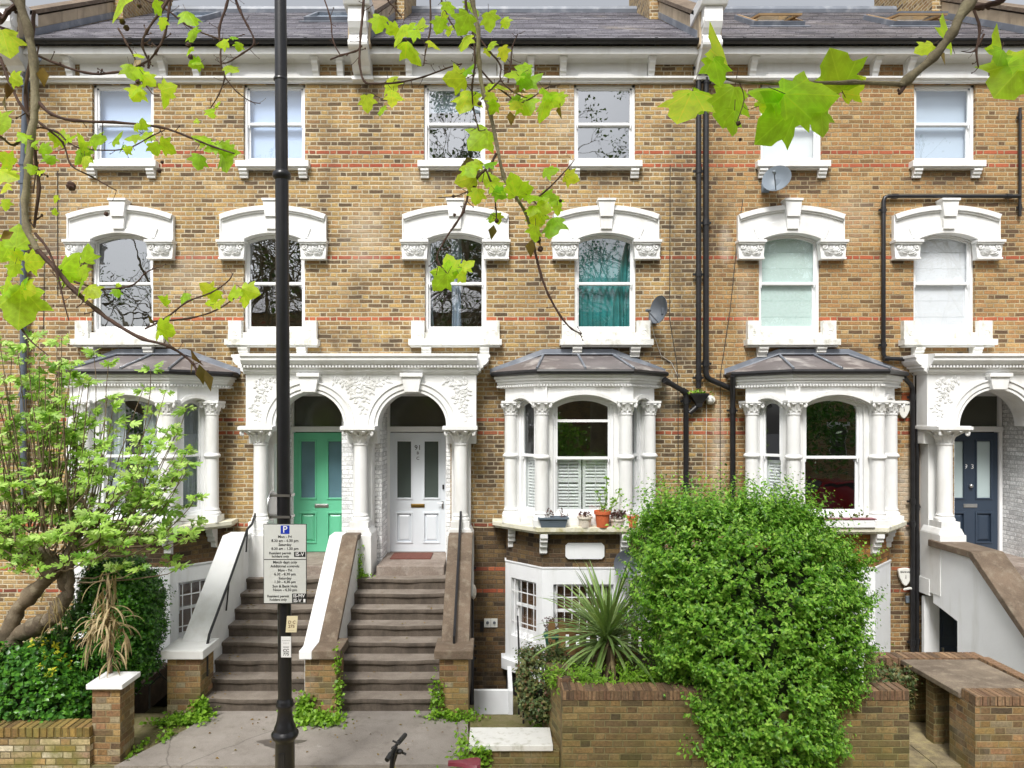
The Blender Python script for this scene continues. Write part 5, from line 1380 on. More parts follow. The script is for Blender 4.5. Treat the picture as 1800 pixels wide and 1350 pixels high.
# ---------------------------------------------------------------- pipes, dishes, boxes on the fronts
def pipe(label, pts, r=.042, mat='black_pipe', collars=(), hopper=None, ears=True, name='drainpipe', group='black drainpipes on the fronts', cat='drainpipe'):
    P3 = [P(x, y, t) for x, y, t in pts]
    m = MB()
    # rounded bends
    path = [P3[0]]
    for i in range(1, len(P3)-1):
        a, b_, c = P3[i-1], P3[i], P3[i+1]; k = min(.07, (a-b_).length/2, (c-b_).length/2)
        path += [b_ + (a-b_).normalized()*k, b_.lerp((a+c)/2, .0) + ((a-b_).normalized()+(c-b_).normalized())*k*.3, b_ + (c-b_).normalized()*k]
    path.append(P3[-1]); m.tube(path, r, 12)
    o = m.build(name, mat, smooth=True); tag(o, label, cat, group)
    for i in range(len(P3)-1):
        a, b_ = P3[i], P3[i+1]; L = (b_-a).length
        if L < .5: continue
        n = max(1, int(L/1.7))
        for j in range(n+1):
            q = (j+.1)/(n+.2); p = a.lerp(b_, q); d = (b_-a).normalized()*.045
            c = MB(); c.tube([p-d, p+d], r*1.22, 12)
            if ears and abs((b_-a).normalized().z) > .7: c.box(Fr(p), -r*2.0, r*2.0, -.018, .018, -r*1.0, -r*.3)
            c.build('pipe_collar', mat, o, smooth=True)
    if hopper:
        hx, hy, ht = hopper; p = P(hx, hy, ht); k = MB(); w = .145
        k.add([p+Vector((sx*w*s_, -sy*.08*(1 if s_ == 1 else .5)+.0, z)) for s_, z in ((1, .06), (1, .03), (.35, -.10), (.3, -.16)) for sx, sy in ((-1, 1), (1, 1), (1, -1), (-1, -1))],
              [(i*4+j, i*4+(j+1) % 4, (i+1)*4+(j+1) % 4, (i+1)*4+j) for i in range(3) for j in range(4)] + [(12, 13, 14, 15)])
        k.build('hopper', mat, o)
    return o
T = .09
pipe('pair of drainpipes at the middle house, left pipe ending in a hopper', [(1228, 100, T), (1228, 682, T)])
pipe('right pipe of the pair beside the middle house, bending right to the far bay', [(1241, 118, T), (1241, 664, T), (1287, 684, T), (1287, 660, T+.0)][:3], r=.045)
pipe('short drainpipe with hopper and weed, joined to the bay downpipe', [(1228, 712, T), (1212, 726, T)], hopper=(1228, 698, T+.02), ears=False)
pipe('black downpipe from the right end of the middle bay', [(1168, 668, .35), (1206, 690, T), (1206, 870, T), (1206, 960, T)])
pipe('black downpipe at the left end of the right hand bay', [(1288, 660, .28), (1288, 700, T), (1288, 960, T)])
pipe('angled black pipe above the right upstairs windows running down beside them', [(1793, 345, T-.03), (1553, 345, T-.03), (1553, 630, T-.03), (1612, 632, T-.03), (1612, 1150, T-.03)], r=.032)
pipe('black downpipe left of the navy door porch, inner pipe of two', [(1588, 662, .25), (1604, 680, T), (1604, 900, T+.0), (1604, 1150, T)], r=.036)
pipe('thin black pipe at the right edge of the right house', [(1793, 190, T-.04), (1793, 380, T-.04)], r=.022)
pipe('blue grey drainpipe at the far left edge behind the plane tree limb', [(66, 100, .42), (46, 136, T), (41, 300, T), (41, 900, T)], r=.048, mat='grey_pipe')
pipe('black soil pipe at the side of the pale grey door stairs', [(829, 985, .3), (829, 1150, .3), (829, 1245, .6)], r=.035)
m = MB()
for i in range(40): pass
# moss weed growing in the hopper
n = 60; base = np.array(P(1228, 692, T+.03))
ps = base + RNG.normal(size=(n, 3))*[.09, .03, .02]
o = bpy.data.objects.new('hopper_weed', None); COL.objects.link(o); o.location = base; tag(o, 'bright green weed sprouting from the black pipe hopper', 'weed')
leafmesh('leaves', 'l_weed', o, T_OVW, ps, rdir(n, 1.2), rdir(n, .5), RNG.uniform(.03, .06, n))

def cable(label, pts, r=.006, mat='cable'):
    m = MB(); P3 = [P(x, y, t) for x, y, t in pts]; m.tube(P3, r, 5); o = m.build('cable', mat); tag(o, label, 'cable', 'cables clipped to the brick fronts')
cable('long black cable hanging straight down left of the right hand bay', [(1306, 350, .02), (1296, 420, .012), (1284, 540, .012), (1266, 660, .012), (1266, 860, .012)])
cable('black cable down the middle house right of the bay, below the satellite dish', [(1178, 290, .012), (1177, 560, .012), (1190, 640, .012), (1192, 700, .012), (1192, 850, .012)])
cable('pale cable hanging from the dark satellite dish', [(1143, 560, .16), (1150, 590, .02), (1162, 625, .012), (1180, 637, .012), (1191, 660, .012)], .005, 'cable_white')
cable('thin black cable down the brick at the left house', [(78, 455, .012), (76, 590, .012)], .005)
cable('thin cable outlining a rectangle below the top left window', [(101, 300, .012), (101, 520, .012)], .005)
cable('thin pale cable beside the security light', [(1242, 700, .012), (1241, 850, .012)], .005, 'cable_white')
cable('black cable dropping between the pale cable and the far bay', [(1185, 640, .012), (1160, 628, .012), (1150, 628, .012)], .005)

def dish(label, px, py, t, r, n, mat, arm_to, wall_px, yaw):
    c = P(px, py, t); n = Vector(n).normalized()
    d = thing('satellite_dish', P(*wall_px), label, 'satellite dish')
    e1 = n.cross(Vector((0, 0, 1))).normalized(); e2 = e1.cross(n)
    m = MB(); vs = []; seg = 28
    for k, (q, dp) in enumerate(((0, -.16), (.35, -.14), (.7, -.08), (.95, -.01), (1.0, .0), (1.0, -.012), (.95, -.024), (.6, -.12), (.0, -.18))):
        for i in range(seg):
            a = 2*math.pi*i/seg; vs.append(c + (e1*math.cos(a)*r*q + e2*math.sin(a)*r*1.08*q) + n*(dp*r/.3))
    m.add(vs, [(k*seg+i, k*seg+(i+1) % seg, (k+1)*seg+(i+1) % seg, (k+1)*seg+i) for k in range(8) for i in range(seg)])
    m.build('reflector', mat, d, smooth=True)
    back = c - n*(.17*r/.3)
    m = MB(); w = P(*wall_px); m.tube([back, w + Vector((0, -.12, 0)), w], .016, 8); m.box(Fr(w), -.06, .06, -.08, .08, -.01, .02)
    m.box(Fr(back), -.04, .04, -.05, .05, -.03, .03); m.build('bracket', mat, d)
    m = MB(); tip = c + n*r*1.05 - e2*r*.25; m.tube([c - e2*r*1.02 - n*.03, tip], .009, 6); m.ell(tip, .028, .028, .028); m.tube([tip, tip - n*.06 + e2*.01], .022, 8); m.build('receiver_arm', mat, d)
    return d
dish('dark grey satellite dish beside the teal curtained window', 1157, 544, .42, .20, (-.86, -.42, .10), 'dish', None, (1147, 560, .02), 0)
dish('light grey satellite dish under the top window of the right house', 1365, 313, .30, .215, (-.48, -.80, .34), 'dish_light', None, (1345, 330, .02), 0)
dish('dark satellite dish low on the middle bay half hidden by the privet bush', 1102, 992, .95, .19, (-.3, -.9, .2), 'dish', None, (1110, 985, .72), 0)

def alarm(label, px, py, t, s=.115):
    a = thing('alarm_box', P(px, py, t), label, 'alarm box', 'white shield shaped alarm boxes')
    F = Fr(P(px, py, t)); m = MB()
    pts = [(-s, .08), (-s*.93, .115), (-s*.3, .13), (s*.3, .13), (s*.93, .115), (s, .08), (s*.82, -.02), (s*.42, -.115), (s*.12, -.15), (-s*.12, -.15), (-s*.42, -.115), (-s*.82, -.02)]
    m.prism(F, pts, 0, .05); b_ = m.build('casing', 'alarm', a, bevel=.012)
    merge_text(b_, [('BANHAM', F, 0, .07, .052, .030), ('i', F, 0, -.01, .052, .07)], 'ink', 'lettering')
alarm('shield shaped alarm box at capital height beside the right bay', 1586, 719, .02)
alarm('lower shield shaped alarm box beside the black pipes near the white basement wall', 1589, 1012, .02)
m = MB(); m.tube([P(1249, 703, .01), P(1249, 703, .09)], [.075, .065], 16); m.ell(P(1249, 703, .10), .06, .05, .06)
o = m.build('security_light', 'alarm', smooth=True); tag(o, 'round white security light on the brick wall beside the hopper', 'security light')
m = MB(); m.tube([P(1601, 1033, .02), P(1590, 1036, .12), P(1602, 1034, .2)], .018, 8); o = m.build('security_camera', 'alarm', smooth=True); tag(o, 'small white security camera below the lower alarm box', 'camera')
m = MB(); m.box(F0, PX(1591), PX(1601), PZ(1059), PZ(1047), 0, .03); o = m.build('junction_box', 'dish_light', bevel=.004); tag(o, 'small grey box under the security camera', 'junction box')
m = MB()
for i in range(5): m.box(F0, PX(1585), PX(1599), PZ(703-i*2.6), PZ(701.6-i*2.6), 0, .008)
o = m.build('air_brick', 'terracotta'); tag(o, 'small terracotta air brick above the upper alarm box', 'air brick')
m = MB(); m.box(F0, PX(851), PX(862.5), PZ(1102), PZ(1087), 0.004, .025); m.box(F0, PX(863), PX(874.5), PZ(1102), PZ(1087), .004, .025); o = m.build('meter_vent', 'alarm', bevel=.003); tag(o, 'pair of small pale square vent covers on the dark brick between stairs and bay', 'vent')
m = MB()
for px in (857, 869): m.lathe(P(px, 1094, .03)-Vector((0, 0, .02)), [(.0, 0), (.022, .0), (.022, .03), (.0, .04)], 10)
m.build('vent_hole', 'dish', o)
m = MB(); m.box(F0, PX(844), PX(850), PZ(1109), PZ(1092), .004, .04); o = m.build('cable_box', 'ink'); tag(o, 'small black box left of the pale vent covers', 'cable box')
m = MB(); m.ell(P(832, 1040, .40), .05, .06, .12); o = m.build('wall_lamp', 'cream', smooth=True); tag(o, 'small cream lamp on the side of the stairs wall', 'wall lamp')

# ---------------------------------------------------------------- pots on the bay sill
def pot(name, label, px, py_base, t, r0, r1, h, mat, group='pots on the bay window sill', rim=True, cat='flower pot', z=None):
    p = P(px, py_base, t)
    if z is not None: p.z = z
    o = thing(name, p, label, cat, group)
    m = MB(); pr = [(r0, 0), (r0+(r1-r0)*.8, h*.8)]
    if rim: pr += [(r1*1.08, h*.8), (r1*1.10, h), (r1*.98, h)]
    else: pr += [(r1, h), (r1*.9, h)]
    pr += [(r1*.9, h*.88), (.0, h*.88)]
    m.lathe(p, pr, 22); m.build('pot', mat, o, smooth=True)
    return o, p
SZ = 2.10
o = thing('planter', Vector((PX(972, .86), -.86, SZ)), 'rectangular slate grey plastic planter with dead stalks on the bay sill', 'planter', 'pots on the bay window sill')
x = PX(972, .86); m = MB()
vs = [(x-.175, -.80, SZ), (x+.175, -.80, SZ), (x+.175, -.92, SZ), (x-.175, -.92, SZ), (x-.21, -.77, SZ+.14), (x+.21, -.77, SZ+.14), (x+.21, -.95, SZ+.14), (x-.21, -.95, SZ+.14)]
m.add(vs, [(0, 1, 2, 3), (0, 4, 5, 1), (1, 5, 6, 2), (2, 6, 7, 3), (3, 7, 4, 0)]); m.box(Fr((x, -.86, 0)), -.225, .225, SZ+.125, SZ+.150, .08, .105); m.box(Fr((x, -.86, 0)), -.225, .225, SZ+.125, SZ+.150, -.105, -.08); m.box(Fr((x, -.86, 0)), -.225, -.2, SZ+.125, SZ+.150, -.08, .08); m.box(Fr((x, -.86, 0)), .2, .225, SZ+.125, SZ+.15, -.08, .08)
m.box(Fr((x, -.86, 0)), -.20, .20, SZ+.08, SZ+.12, -.08, .08); m.build('trough', 'plastic_grey', o)
def stalks(parent, c, n, spread, h, mat_s='stem', mat_l='l_purple', nl=40, ls=.03, seed=1, r=.0025, lt=T_OVW):
    rg = random.Random(seed); m = MB(); tips = []
    for i in range(n):
        a = rg.uniform(0, 6.28); b = Vector((c[0]+rg.uniform(-1, 1)*spread[0], c[1]+rg.uniform(-1, 1)*spread[1], c[2]))
        t = b + Vector((math.cos(a)*h*.35, math.sin(a)*h*.25, h*rg.uniform(.6, 1.1)))
        mid = b.lerp(t, .5) + Vector((rg.uniform(-1, 1), rg.uniform(-1, 1), .5))*h*.1
        m.tube([b, mid, t], [r, r*.8, r*.5], 5, False); tips.append((b, mid, t))
    m.build('stalks', mat_s, parent, recalc=False)
    pp = []
    for k in range(nl):
        b, mid, t = tips[k % n]; q = rg.uniform(.3, 1); p = mid.lerp(t, q) if q > .5 else b.lerp(mid, q*2); pp.append(p + Vector([rg.uniform(-.012, .012) for _ in range(3)]))
    leafmesh('leaves', mat_l, parent, lt, pp, rdir(nl, .4), rdir(nl, .8), RNG.uniform(ls*.6, ls*1.2, nl))
stalks(o, (x, -.86, SZ+.12), 12, (.18, .05), .13, 'stem', 'l_purple', 60, .035, 2)
o, p = pot('flower_pot', 'cream pot with a terracotta foot and a small purple plant on the bay sill', 1028, 924, .86, .075, .105, .16, 'cream', z=SZ); stalks(o, (p.x, p.y, SZ+.13), 7, (.05, .05), .09, 'stem', 'l_purple', 50, .04, 3)
o, p = pot('flower_pot', 'tall orange terracotta pot with a leggy green succulent on the bay sill', 1059, 922, .86, .085, .115, .24, 'terracotta', z=SZ)
m = MB(); rg = random.Random(8); tips = []
for (dx, dz, bx) in ((.06, .52, -.01), (.24, .34, .03), (-.06, .30, -.05), (.13, .20, .04), (.02, .36, .0)):
    b = Vector((p.x+bx*.5, p.y, SZ+.2)); t = b + Vector((dx, -.03, dz)); mid = b.lerp(t, .5) + Vector((.04 if dx < .2 else .05, 0, -.05))
    m.tube([b, mid, t], [.009, .008, .006], 6); tips += [b.lerp(mid, .5), mid, mid.lerp(t, .4), mid.lerp(t, .7), t, t]
m.build('stems', 'l_cord', o, smooth=True)
pp = [q + Vector((rg.uniform(-.02, .02), rg.uniform(-.02, .02), rg.uniform(-.01, .02))) for q in tips for _ in range(4)]
leafmesh('leaves', 'l_weed', o, T_OVW, pp, rdir(len(pp), .6), rdir(len(pp), .5), RNG.uniform(.03, .055, len(pp)))
o, p = pot('flower_pot', 'low pot with a withered brown plant between the two terracotta pots', 1085, 924, .86, .08, .10, .12, 'cream', z=SZ); stalks(o, (p.x, p.y, SZ+.10), 14, (.07, .06), .12, 'stem', 'l_purple', 130, .045, 5)
o, p = pot('flower_pot', 'small empty terracotta pot at the right end of the sill', 1112, 926, .86, .065, .085, .17, 'terracotta', z=SZ)
o = thing('planter', Vector((PX(1482, .88), -.88, SZ)), 'long white planter with a red rim on the sill of the right bay', 'planter')
xa, xb = PX(1430, .88), PX(1535, .88); m = MB(); m.box(F0, xa, xb, SZ, SZ+.12, .83, .95); m.build('trough', 'frame', o, bevel=.01)
m = MB(); m.box(F0, xa-.01, xb+.01, SZ+.12, SZ+.135, .82, .96); m.build('rim', 'burgundy', o, bevel=.003)
stalks(o, ((xa+xb)/2, -.89, SZ+.12), 14, (.4, .03), .08, 'stem', 'l_shrub', 60, .04, 12)
# garden things near the bay
o, p = pot('hanging_pot', 'dark green plastic pot with a dry pale plant beside the barred side window', 972, 1142, 1.9, .085, .115, .22, 'plastic_green', None); stalks(o, (p.x, p.y, p.z+.18), 16, (.07, .05), .26, 'stem', 'l_purple', 120, .03, 6, .003)
f = thing('picket_fence', Vector((1.2, -2.0, .5)), 'low brown picket fence with rounded tops behind the cordyline', 'fence'); m = MB()
for i in range(18):
    x = .74+i*.135 if i < 4 else .74+i*.135; z0 = .55; z1 = 1.02
    m.prism(Fr((x, -2.0, 0)), [(-.045, z0), (.045, z0), (.045, z1), (.03, z1+.03), (0, z1+.045), (-.03, z1+.03), (-.045, z1)], 0, .02)
m.build('pickets', 'fence_wood', f)
m = MB(); m.box(F0, .70, 3.1, .65, .70, 1.97, 2.0); m.box(F0, .70, 3.1, .88, .93, 1.97, 2.0); m.build('rail', 'fence_wood', f)
gr = thing('garden_railing', Vector((.45, -2.3, 0)), 'thin black iron railing beside the grey green shrub at the path edge', 'railing'); m = MB()
for (x, t, h) in ((PX(912, 2.3), 2.3, .82), (PX(920, 2.6), 2.6, .80)): m.tube([(x, -t, -.05), (x, -t, h)], .012, 8)
m.tube([(PX(912, 2.3), -2.3, .82), (PX(920, 2.6), -2.6, .80)], .012, 8); m.tube([(PX(912, 2.3), -2.3, .82), (PX(910, 1.6), -1.6, 1.0)], .012, 8); m.build('bars', 'black_pipe', gr)
# left side iron rail by the path
gr = thing('garden_railing', Vector((-4.6, -2.4, 0)), 'thin black iron railing on the path left of the white stair wall', 'railing'); m = MB()
a, b_, c = P(263, 1205, 2.5), P(283, 1186, 2.5), P(300, 1203, 2.2)
m.tube([P(263, 1245, 2.5), a, b_, c], .013, 8); m.tube([P(266, 1166, 2.2), b_], .013, 8); m.build('bars', 'black_pipe', gr)

# ---------------------------------------------------------------- bicycle at the bottom edge
bk = thing('bicycle', Vector((-.65, -5.0, -.03)), 'dark bicycle whose handlebar and dark red saddle just show at the bottom edge', 'bicycle')
by = -5.0; hx, sxx = PX(690, 5.0), PX(792, 5.0)+.12
def wheel(x):
    m = MB(); m.tube([(x+.33*math.cos(a), by, .31+.33*math.sin(a)) for a in [i*math.pi/18 for i in range(37)]], .018, 8, False); w = m.build('wheel', 'rubber', bk, smooth=True)
    m = MB()
    for i in range(18): a = i*math.pi/9; m.tube([(x, by+(.02 if i % 2 else -.02), .31), (x+.31*math.cos(a), by, .31+.31*math.sin(a))], .0015, 4)
    m.tube([(x+.305*math.cos(a), by, .31+.305*math.sin(a)) for a in [i*math.pi/18 for i in range(37)]], .009, 6, False); m.build('spokes', 'steel', w)
fx = hx-.14; rx2 = fx+1.02; wheel(fx); wheel(rx2)
m = MB(); hd = Vector((hx, by, .70)); hb = Vector((hx-.04, by, .52)); bb = Vector((fx+.58, by, .28)); st_ = Vector((sxx, by, .60)); rr = Vector((rx2, by, .31))
for a, b_, r in ((hd, hb, .02), (hb, bb, .02), (hd-Vector((.01, 0, .06)), st_-Vector((0, 0, .1)), .018), (st_, bb, .016), (bb, rr, .011), (st_-Vector((0, 0, .1)), rr, .010), (hb, Vector((fx, by, .31)), .014)): m.tube([a, b_], r, 8)
m.build('frame', 'black', bk, smooth=True)
m = MB(); m.tube([hd, hd+Vector((.03, 0, .10)), hd+Vector((.02, -.04, .13))], .017, 8)
a = P(681, 1333, 5.25); b_ = P(695, 1312, 5.05); c = P(712, 1292, 4.75); c2 = P(690, 1350, 5.2)
m.tube([P(689, 1350, 5.1), P(690, 1332, 5.1), b_], .022, 8); m.tube([P(680, 1336, 5.2), b_, c], .014, 8); m.build('handlebar', 'black', bk, smooth=True)
m = MB(); m.tube([b_.lerp(c, .35), c], .021, 10); m.tube([P(680, 1336, 5.2).lerp(b_, .0), P(680, 1336, 5.2).lerp(b_, .45)], .021, 10); m.build('grip', 'rubber', bk, smooth=True)
m = MB(); m.tube([P(688, 1314, 5.0), P(714, 1326, 5.0)], .010, 6); m.ell(P(702, 1321, 5.02), .035, .03, .022); m.tube([P(690, 1302, 5.0), P(703, 1308, 5.0)], .008, 6); m.build('brake_lever', 'ink', bk)
m = MB(); vs = []
prof = [(-.14, .028), (-.10, .03), (-.02, .045), (.06, .085), (.11, .09), (.14, .06)]
for x_, w_ in prof:
    for sd, dz in ((-1, -.03), (-.8, -.002), (0, .006), (.8, -.002), (1, -.03)): vs.append((sxx+x_, by+sd*w_, .735+dz))
m.add(vs, [(i*5+j, i*5+j+1, (i+1)*5+j+1, (i+1)*5+j) for i in range(5) for j in range(4)]); m.tube([(sxx, by, .58), (sxx, by, .72)], .013, 8); m.build('saddle', 'burgundy', bk, smooth=True, recalc=False)
m = MB(); m.tube([(bb.x, by-.06, .28), (bb.x+.12, by-.08, .16)], .01, 6); m.box(Fr((bb.x+.12, by-.12, .16)), -.05, .05, -.01, .01, -.05, .05); m.tube([(bb.x+.09*math.cos(a), by-.05, .28+.09*math.sin(a)) for a in [i*math.pi/10 for i in range(21)]], .005, 5); m.build('crank', 'steel', bk)

# ---------------------------------------------------------------- planting
def hull(rows, T0, depth, n, rmin=.78, front=.72, top=.16, noise_amp=.07, seed=1, tr=0.0):
    """points and outward directions on a bushy shell. rows: (py, pxL, pxR) read at distance T0"""
    rg = np.random.default_rng(seed)
    rows = sorted(rows); ys = np.array([r[0] for r in rows], float)
    zs = np.array([PZ(y, T0+tr*.4) for y in ys]); L = np.array([PX(r[1], T0+tr) for r in rows]); Rr = np.array([PX(r[2], T0+tr) for r in rows])
    z = rg.uniform(zs.min(), zs.max(), n)
    ntop = int(n*top); z[:ntop] = zs.max() - np.abs(rg.normal(size=ntop))*.12
    o = np.argsort(zs); l = np.interp(z, zs[o], L[o]); r = np.interp(z, zs[o], Rr[o])
    c = (l+r)/2; a = (r-l)/2
    h = (z - zs.min())/(zs.max()-zs.min()+1e-6)
    b = depth*np.sqrt(np.clip(1.06 - h**6, .05, 1))*np.clip(.8+h*.8, .8, 1)
    th = np.where(rg.random(n) < front, rg.uniform(-math.pi, 0, n), rg.uniform(0, math.pi, n))
    rad = rg.uniform(rmin, 1.0, n)**.7
    rad[:ntop] = rg.random(ntop)**.5
    ex = 2/2.6
    cx_ = np.sign(np.cos(th))*np.abs(np.cos(th))**ex; sy = np.sign(np.sin(th))*np.abs(np.sin(th))**ex
    lump = 1 + noise_amp*(np.sin(th*5+z*4.1)+np.sin(th*9-z*7+1.3)+np.sin(z*13+th*3))/1.6
    p = np.stack([c + a*cx_*rad*lump, -T0 + b*sy*rad*lump, z + rg.normal(size=n)*.02], 1)
    nrm = np.stack([np.cos(th)*rad, np.sin(th)*rad, .35+.9*(h > .93)], 1); nrm /= np.linalg.norm(nrm, axis=1, keepdims=True)
    return p, nrm
def zs_top(rows, T0): return PZ(min(r_[0] for r_ in rows), T0) - .25
def bush(name, label, cat, rows, T0, depth, n, lsize, mat, tmpl=T_OV, seed=1, spriglen=.0, core=True, group=None, rmin=.78, sprig_n=6, noise_amp=.07, tr=0.0, pockets=.6):
    zb = min(PZ(r[0], T0) for r in rows); xc = (PX(rows[0][1], T0)+PX(rows[0][2], T0))/2
    o = thing(name, (xc, -T0, zb), label, cat, group)
    rg = np.random.default_rng(seed+50)
    # sprigs: short shoots, each with several leaves along it
    ns = n//sprig_n
    p, nr = hull(rows, T0, depth, ns, rmin, seed=seed, noise_amp=noise_amp, tr=tr)
    d = nr + rg.normal(size=(ns, 3))*.35 + np.array([0, 0, .45]); d /= np.linalg.norm(d, axis=1, keepdims=True)
    ln = lsize*rg.uniform(1.2, 2.6, ns) + spriglen*rg.random(ns)**3*(1+1.5*(p[:, 2] > zs_top(rows, T0)))
    if pockets:     # gaps between the shoots
        f = np.sin(p[:, 0]*9.1+2*np.sin(p[:, 2]*5))*np.sin(p[:, 2]*8.3+2*np.sin(p[:, 0]*6+1)) + .6*np.sin(p[:, 0]*19+p[:, 2]*7)*np.sin(p[:, 2]*17-p[:, 0]*5)
        kp = (f > -.55) | (rg.random(ns) > pockets); p, nr, d, ln = p[kp], nr[kp], d[kp], ln[kp]; ns = len(p)
    pos, yd, zd, sz = [], [], [], []
    for k in range(sprig_n):
        q = (k+.5)/sprig_n
        side = rg.normal(size=(ns, 3)); side -= d*(side*d).sum(1, keepdims=True); side /= np.linalg.norm(side, axis=1, keepdims=True)
        pos.append(p + d*(ln*q)[:, None]); yy = d*.55 + side*1.0 + np.array([0, 0, .05]); yd.append(yy); zd.append(d + nr*.3 + np.array([0, 0, .25])); sz.append(lsize*rg.uniform(.6, 1.35, ns)*(1.1-.35*q))
    leafmesh('leaves', mat, o, tmpl, np.concatenate(pos), np.concatenate(yd), np.concatenate(zd), np.concatenate(sz))
    if core:  # solid dark core, its colour standing in for shade deep in the leaves
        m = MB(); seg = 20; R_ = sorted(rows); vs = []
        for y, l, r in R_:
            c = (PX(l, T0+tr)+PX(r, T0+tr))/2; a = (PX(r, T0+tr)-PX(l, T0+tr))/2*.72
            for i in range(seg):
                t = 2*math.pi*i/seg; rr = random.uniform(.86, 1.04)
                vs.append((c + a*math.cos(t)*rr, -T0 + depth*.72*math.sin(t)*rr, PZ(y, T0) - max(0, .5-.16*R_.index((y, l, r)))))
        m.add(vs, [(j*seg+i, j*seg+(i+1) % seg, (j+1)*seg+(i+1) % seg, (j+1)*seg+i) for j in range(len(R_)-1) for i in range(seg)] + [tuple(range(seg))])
        m.build('shade_core', 'hedge_core', o, smooth=True)
    return o
hedge_rows = [(908, 1190, 1395), (922, 1158, 1455), (950, 1142, 1500), (980, 1140, 1525), (1010, 1138, 1538), (1050, 1136, 1542), (1100, 1148, 1538), (1150, 1152, 1528), (1200, 1196, 1520), (1250, 1208, 1508), (1300, 1216, 1498), (1345, 1240, 1482), (1372, 1280, 1455)]
hg = bush('privet_bush', 'large bright green bushy privet leaning over the garden wall in front of the right bay', 'bush', hedge_rows, 3.25, .80, 104000, .053, 'l_hedge', T_OV, 3, .20, sprig_n=8, noise_amp=.09, rmin=.66, tr=.5)
m = MB()
for i in range(7): x = PX(1330, 3.6)+random.uniform(-.4, .4); m.tube([(x, -3.3, -.03), (x+random.uniform(-.1, .1), -3.3, .4), (x+random.uniform(-.4, .4), -3.3, 1.2)], [.04, .03, .02], 7)
m.build('stems', 'stem', hg, smooth=True)

# dark shrubs at the left
bush('euonymus_bush', 'dark green glossy bush under the fig tree, left of the barred basement window', 'bush',
     [(1000, 175, 240), (1040, 165, 268), (1090, 135, 275), (1140, 60, 272), (1190, -60, 262), (1230, -60, 215), (1270, -60, 170)], 2.35, .45, 26000, .062, 'l_dark', T_OV, 7, .05)
bush('low_bush', 'low dark bush behind the mossy wall at the lower left corner', 'bush',
     [(1150, -60, 60), (1190, -60, 130), (1240, -60, 155), (1278, -60, 158)], 3.1, .3, 9000, .06, 'l_dark', T_OVW, 9, .03)
bush('variegated_bush', 'few yellow green sprigs on the dark bush left of the dead strap leaves', 'bush',
     [(1135, 55, 95), (1150, 50, 100), (1190, 105, 140)], 3.3, .08, 72, .05, 'l_yellow', T_OV, 10, .03, core=False)
bush('clipped_bush', 'rounded box bush just left of the barred basement window', 'bush',
     [(1015, 190, 250), (1050, 185, 268), (1100, 185, 272), (1150, 188, 270), (1180, 200, 262)], 2.5, .35, 9000, .045, 'l_dark', T_OVW, 11, .02)
bush('garden_shrub', 'grey green leafy shrub beside the path and iron railing', 'shrub',
     [(1150, 925, 985), (1175, 920, 985), (1210, 917, 975), (1240, 922, 970), (1258, 928, 965)], 2.9, .28, 5200, .05, 'l_shrub', T_OV, 12, .05)
bush('ground_plants', 'row of small green plants along the top of the brown garden wall', 'plants',
     [(1182, 985, 1135), (1192, 980, 1150), (1205, 980, 1150)], 3.35, .18, 2600, .06, 'l_weed', T_NARROW, 13, .05, core=False)['kind'] = 'stuff'
bush('small_shrub', 'small pale green shrub behind the end of the garden wall at the privet', 'shrub',
     [(1182, 1560, 1580), (1195, 1545, 1592), (1215, 1545, 1595), (1232, 1550, 1590)], 3.0, .15, 900, .055, 'l_shrub', T_OV, 14, .04, core=False)

# weeds and ivy at the foot of the steps
def weeds(name, label, spots, n, size, mat='l_weed', tmpl=T_OVW):
    c0 = Vector(spots[0][0]); o = thing(name, c0, label, 'weeds', 'weeds at the stair foot')
    ps = []
    for (c, s) in spots:
        k = int(n/len(spots)); ps.append(np.array(c) + RNG.normal(size=(k, 3))*np.array(s))
    ps = np.concatenate(ps); ps[:, 2] = np.maximum(ps[:, 2], .012 if ps[:, 2].min() > -.2 else ps[:, 2])
    leafmesh('leaves', mat, o, tmpl, ps, rdir(len(ps), .1), rdir(len(ps), 1.6), RNG.uniform(size*.6, size*1.2, len(ps)))
    return o
weeds('weeds', 'bright green weeds at the foot of the left stair pier', [((-3.65, -2.52, .05), (.10, .08, .04)), ((-3.78, -2.60, .04), (.12, .06, .03)), ((-3.63, -2.47, .12), (.04, .02, .06)), ((-3.95, -2.62, .02), (.12, .06, .02))], 700, .06)
weeds('weeds', 'bright green clump of weeds between the two flights of steps', [((-2.25, -2.6, .05), (.16, .07, .05)), ((-2.35, -2.5, .12), (.05, .03, .08)), ((-2.05, -2.6, .04), (.10, .08, .03))], 1000, .06)
weeds('weeds', 'climbing weed on the middle pier beside the grey door steps', [((-1.95, -2.46, .66), (.03, .03, .10)), ((-1.93, -2.44, .30), (.03, .03, .10))], 170, .05)
weeds('weeds', 'reddish green weeds at the foot of the right stair pier', [((-.62, -2.50, .04), (.15, .05, .03)), ((-.42, -2.50, .03), (.12, .05, .03)), ((-.72, -2.46, .26), (.04, .03, .11))], 600, .05)
weeds('weeds', 'tuft of fern and weed in the gap beside the white topped low wall', [((-.32, -3.5, .12), (.06, .10, .12)), ((-.28, -3.68, .05), (.10, .05, .08)), ((-.16, -3.66, .10), (.05, .02, .06))], 520, .06, 'l_weed', T_OV)
weeds('weeds', 'small weeds on the mossy path by the return wall', [((.52, -2.9, .04), (.06, .08, .03))], 140, .05)
weeds('weeds', 'ivy on the landing wall left of the pale grey door', [((-2.02, -.60, 1.48), (.02, .06, .13)), ((-1.98, -.6, 1.34), (.06, .06, .02))], 200, .045)
weeds('weeds', 'green weeds on the side path beside the gate pier', [((-3.80, -3.0, .02), (.04, .08, .05)), ((-3.98, -3.3, .0), (.03, .15, .03))], 120, .05)
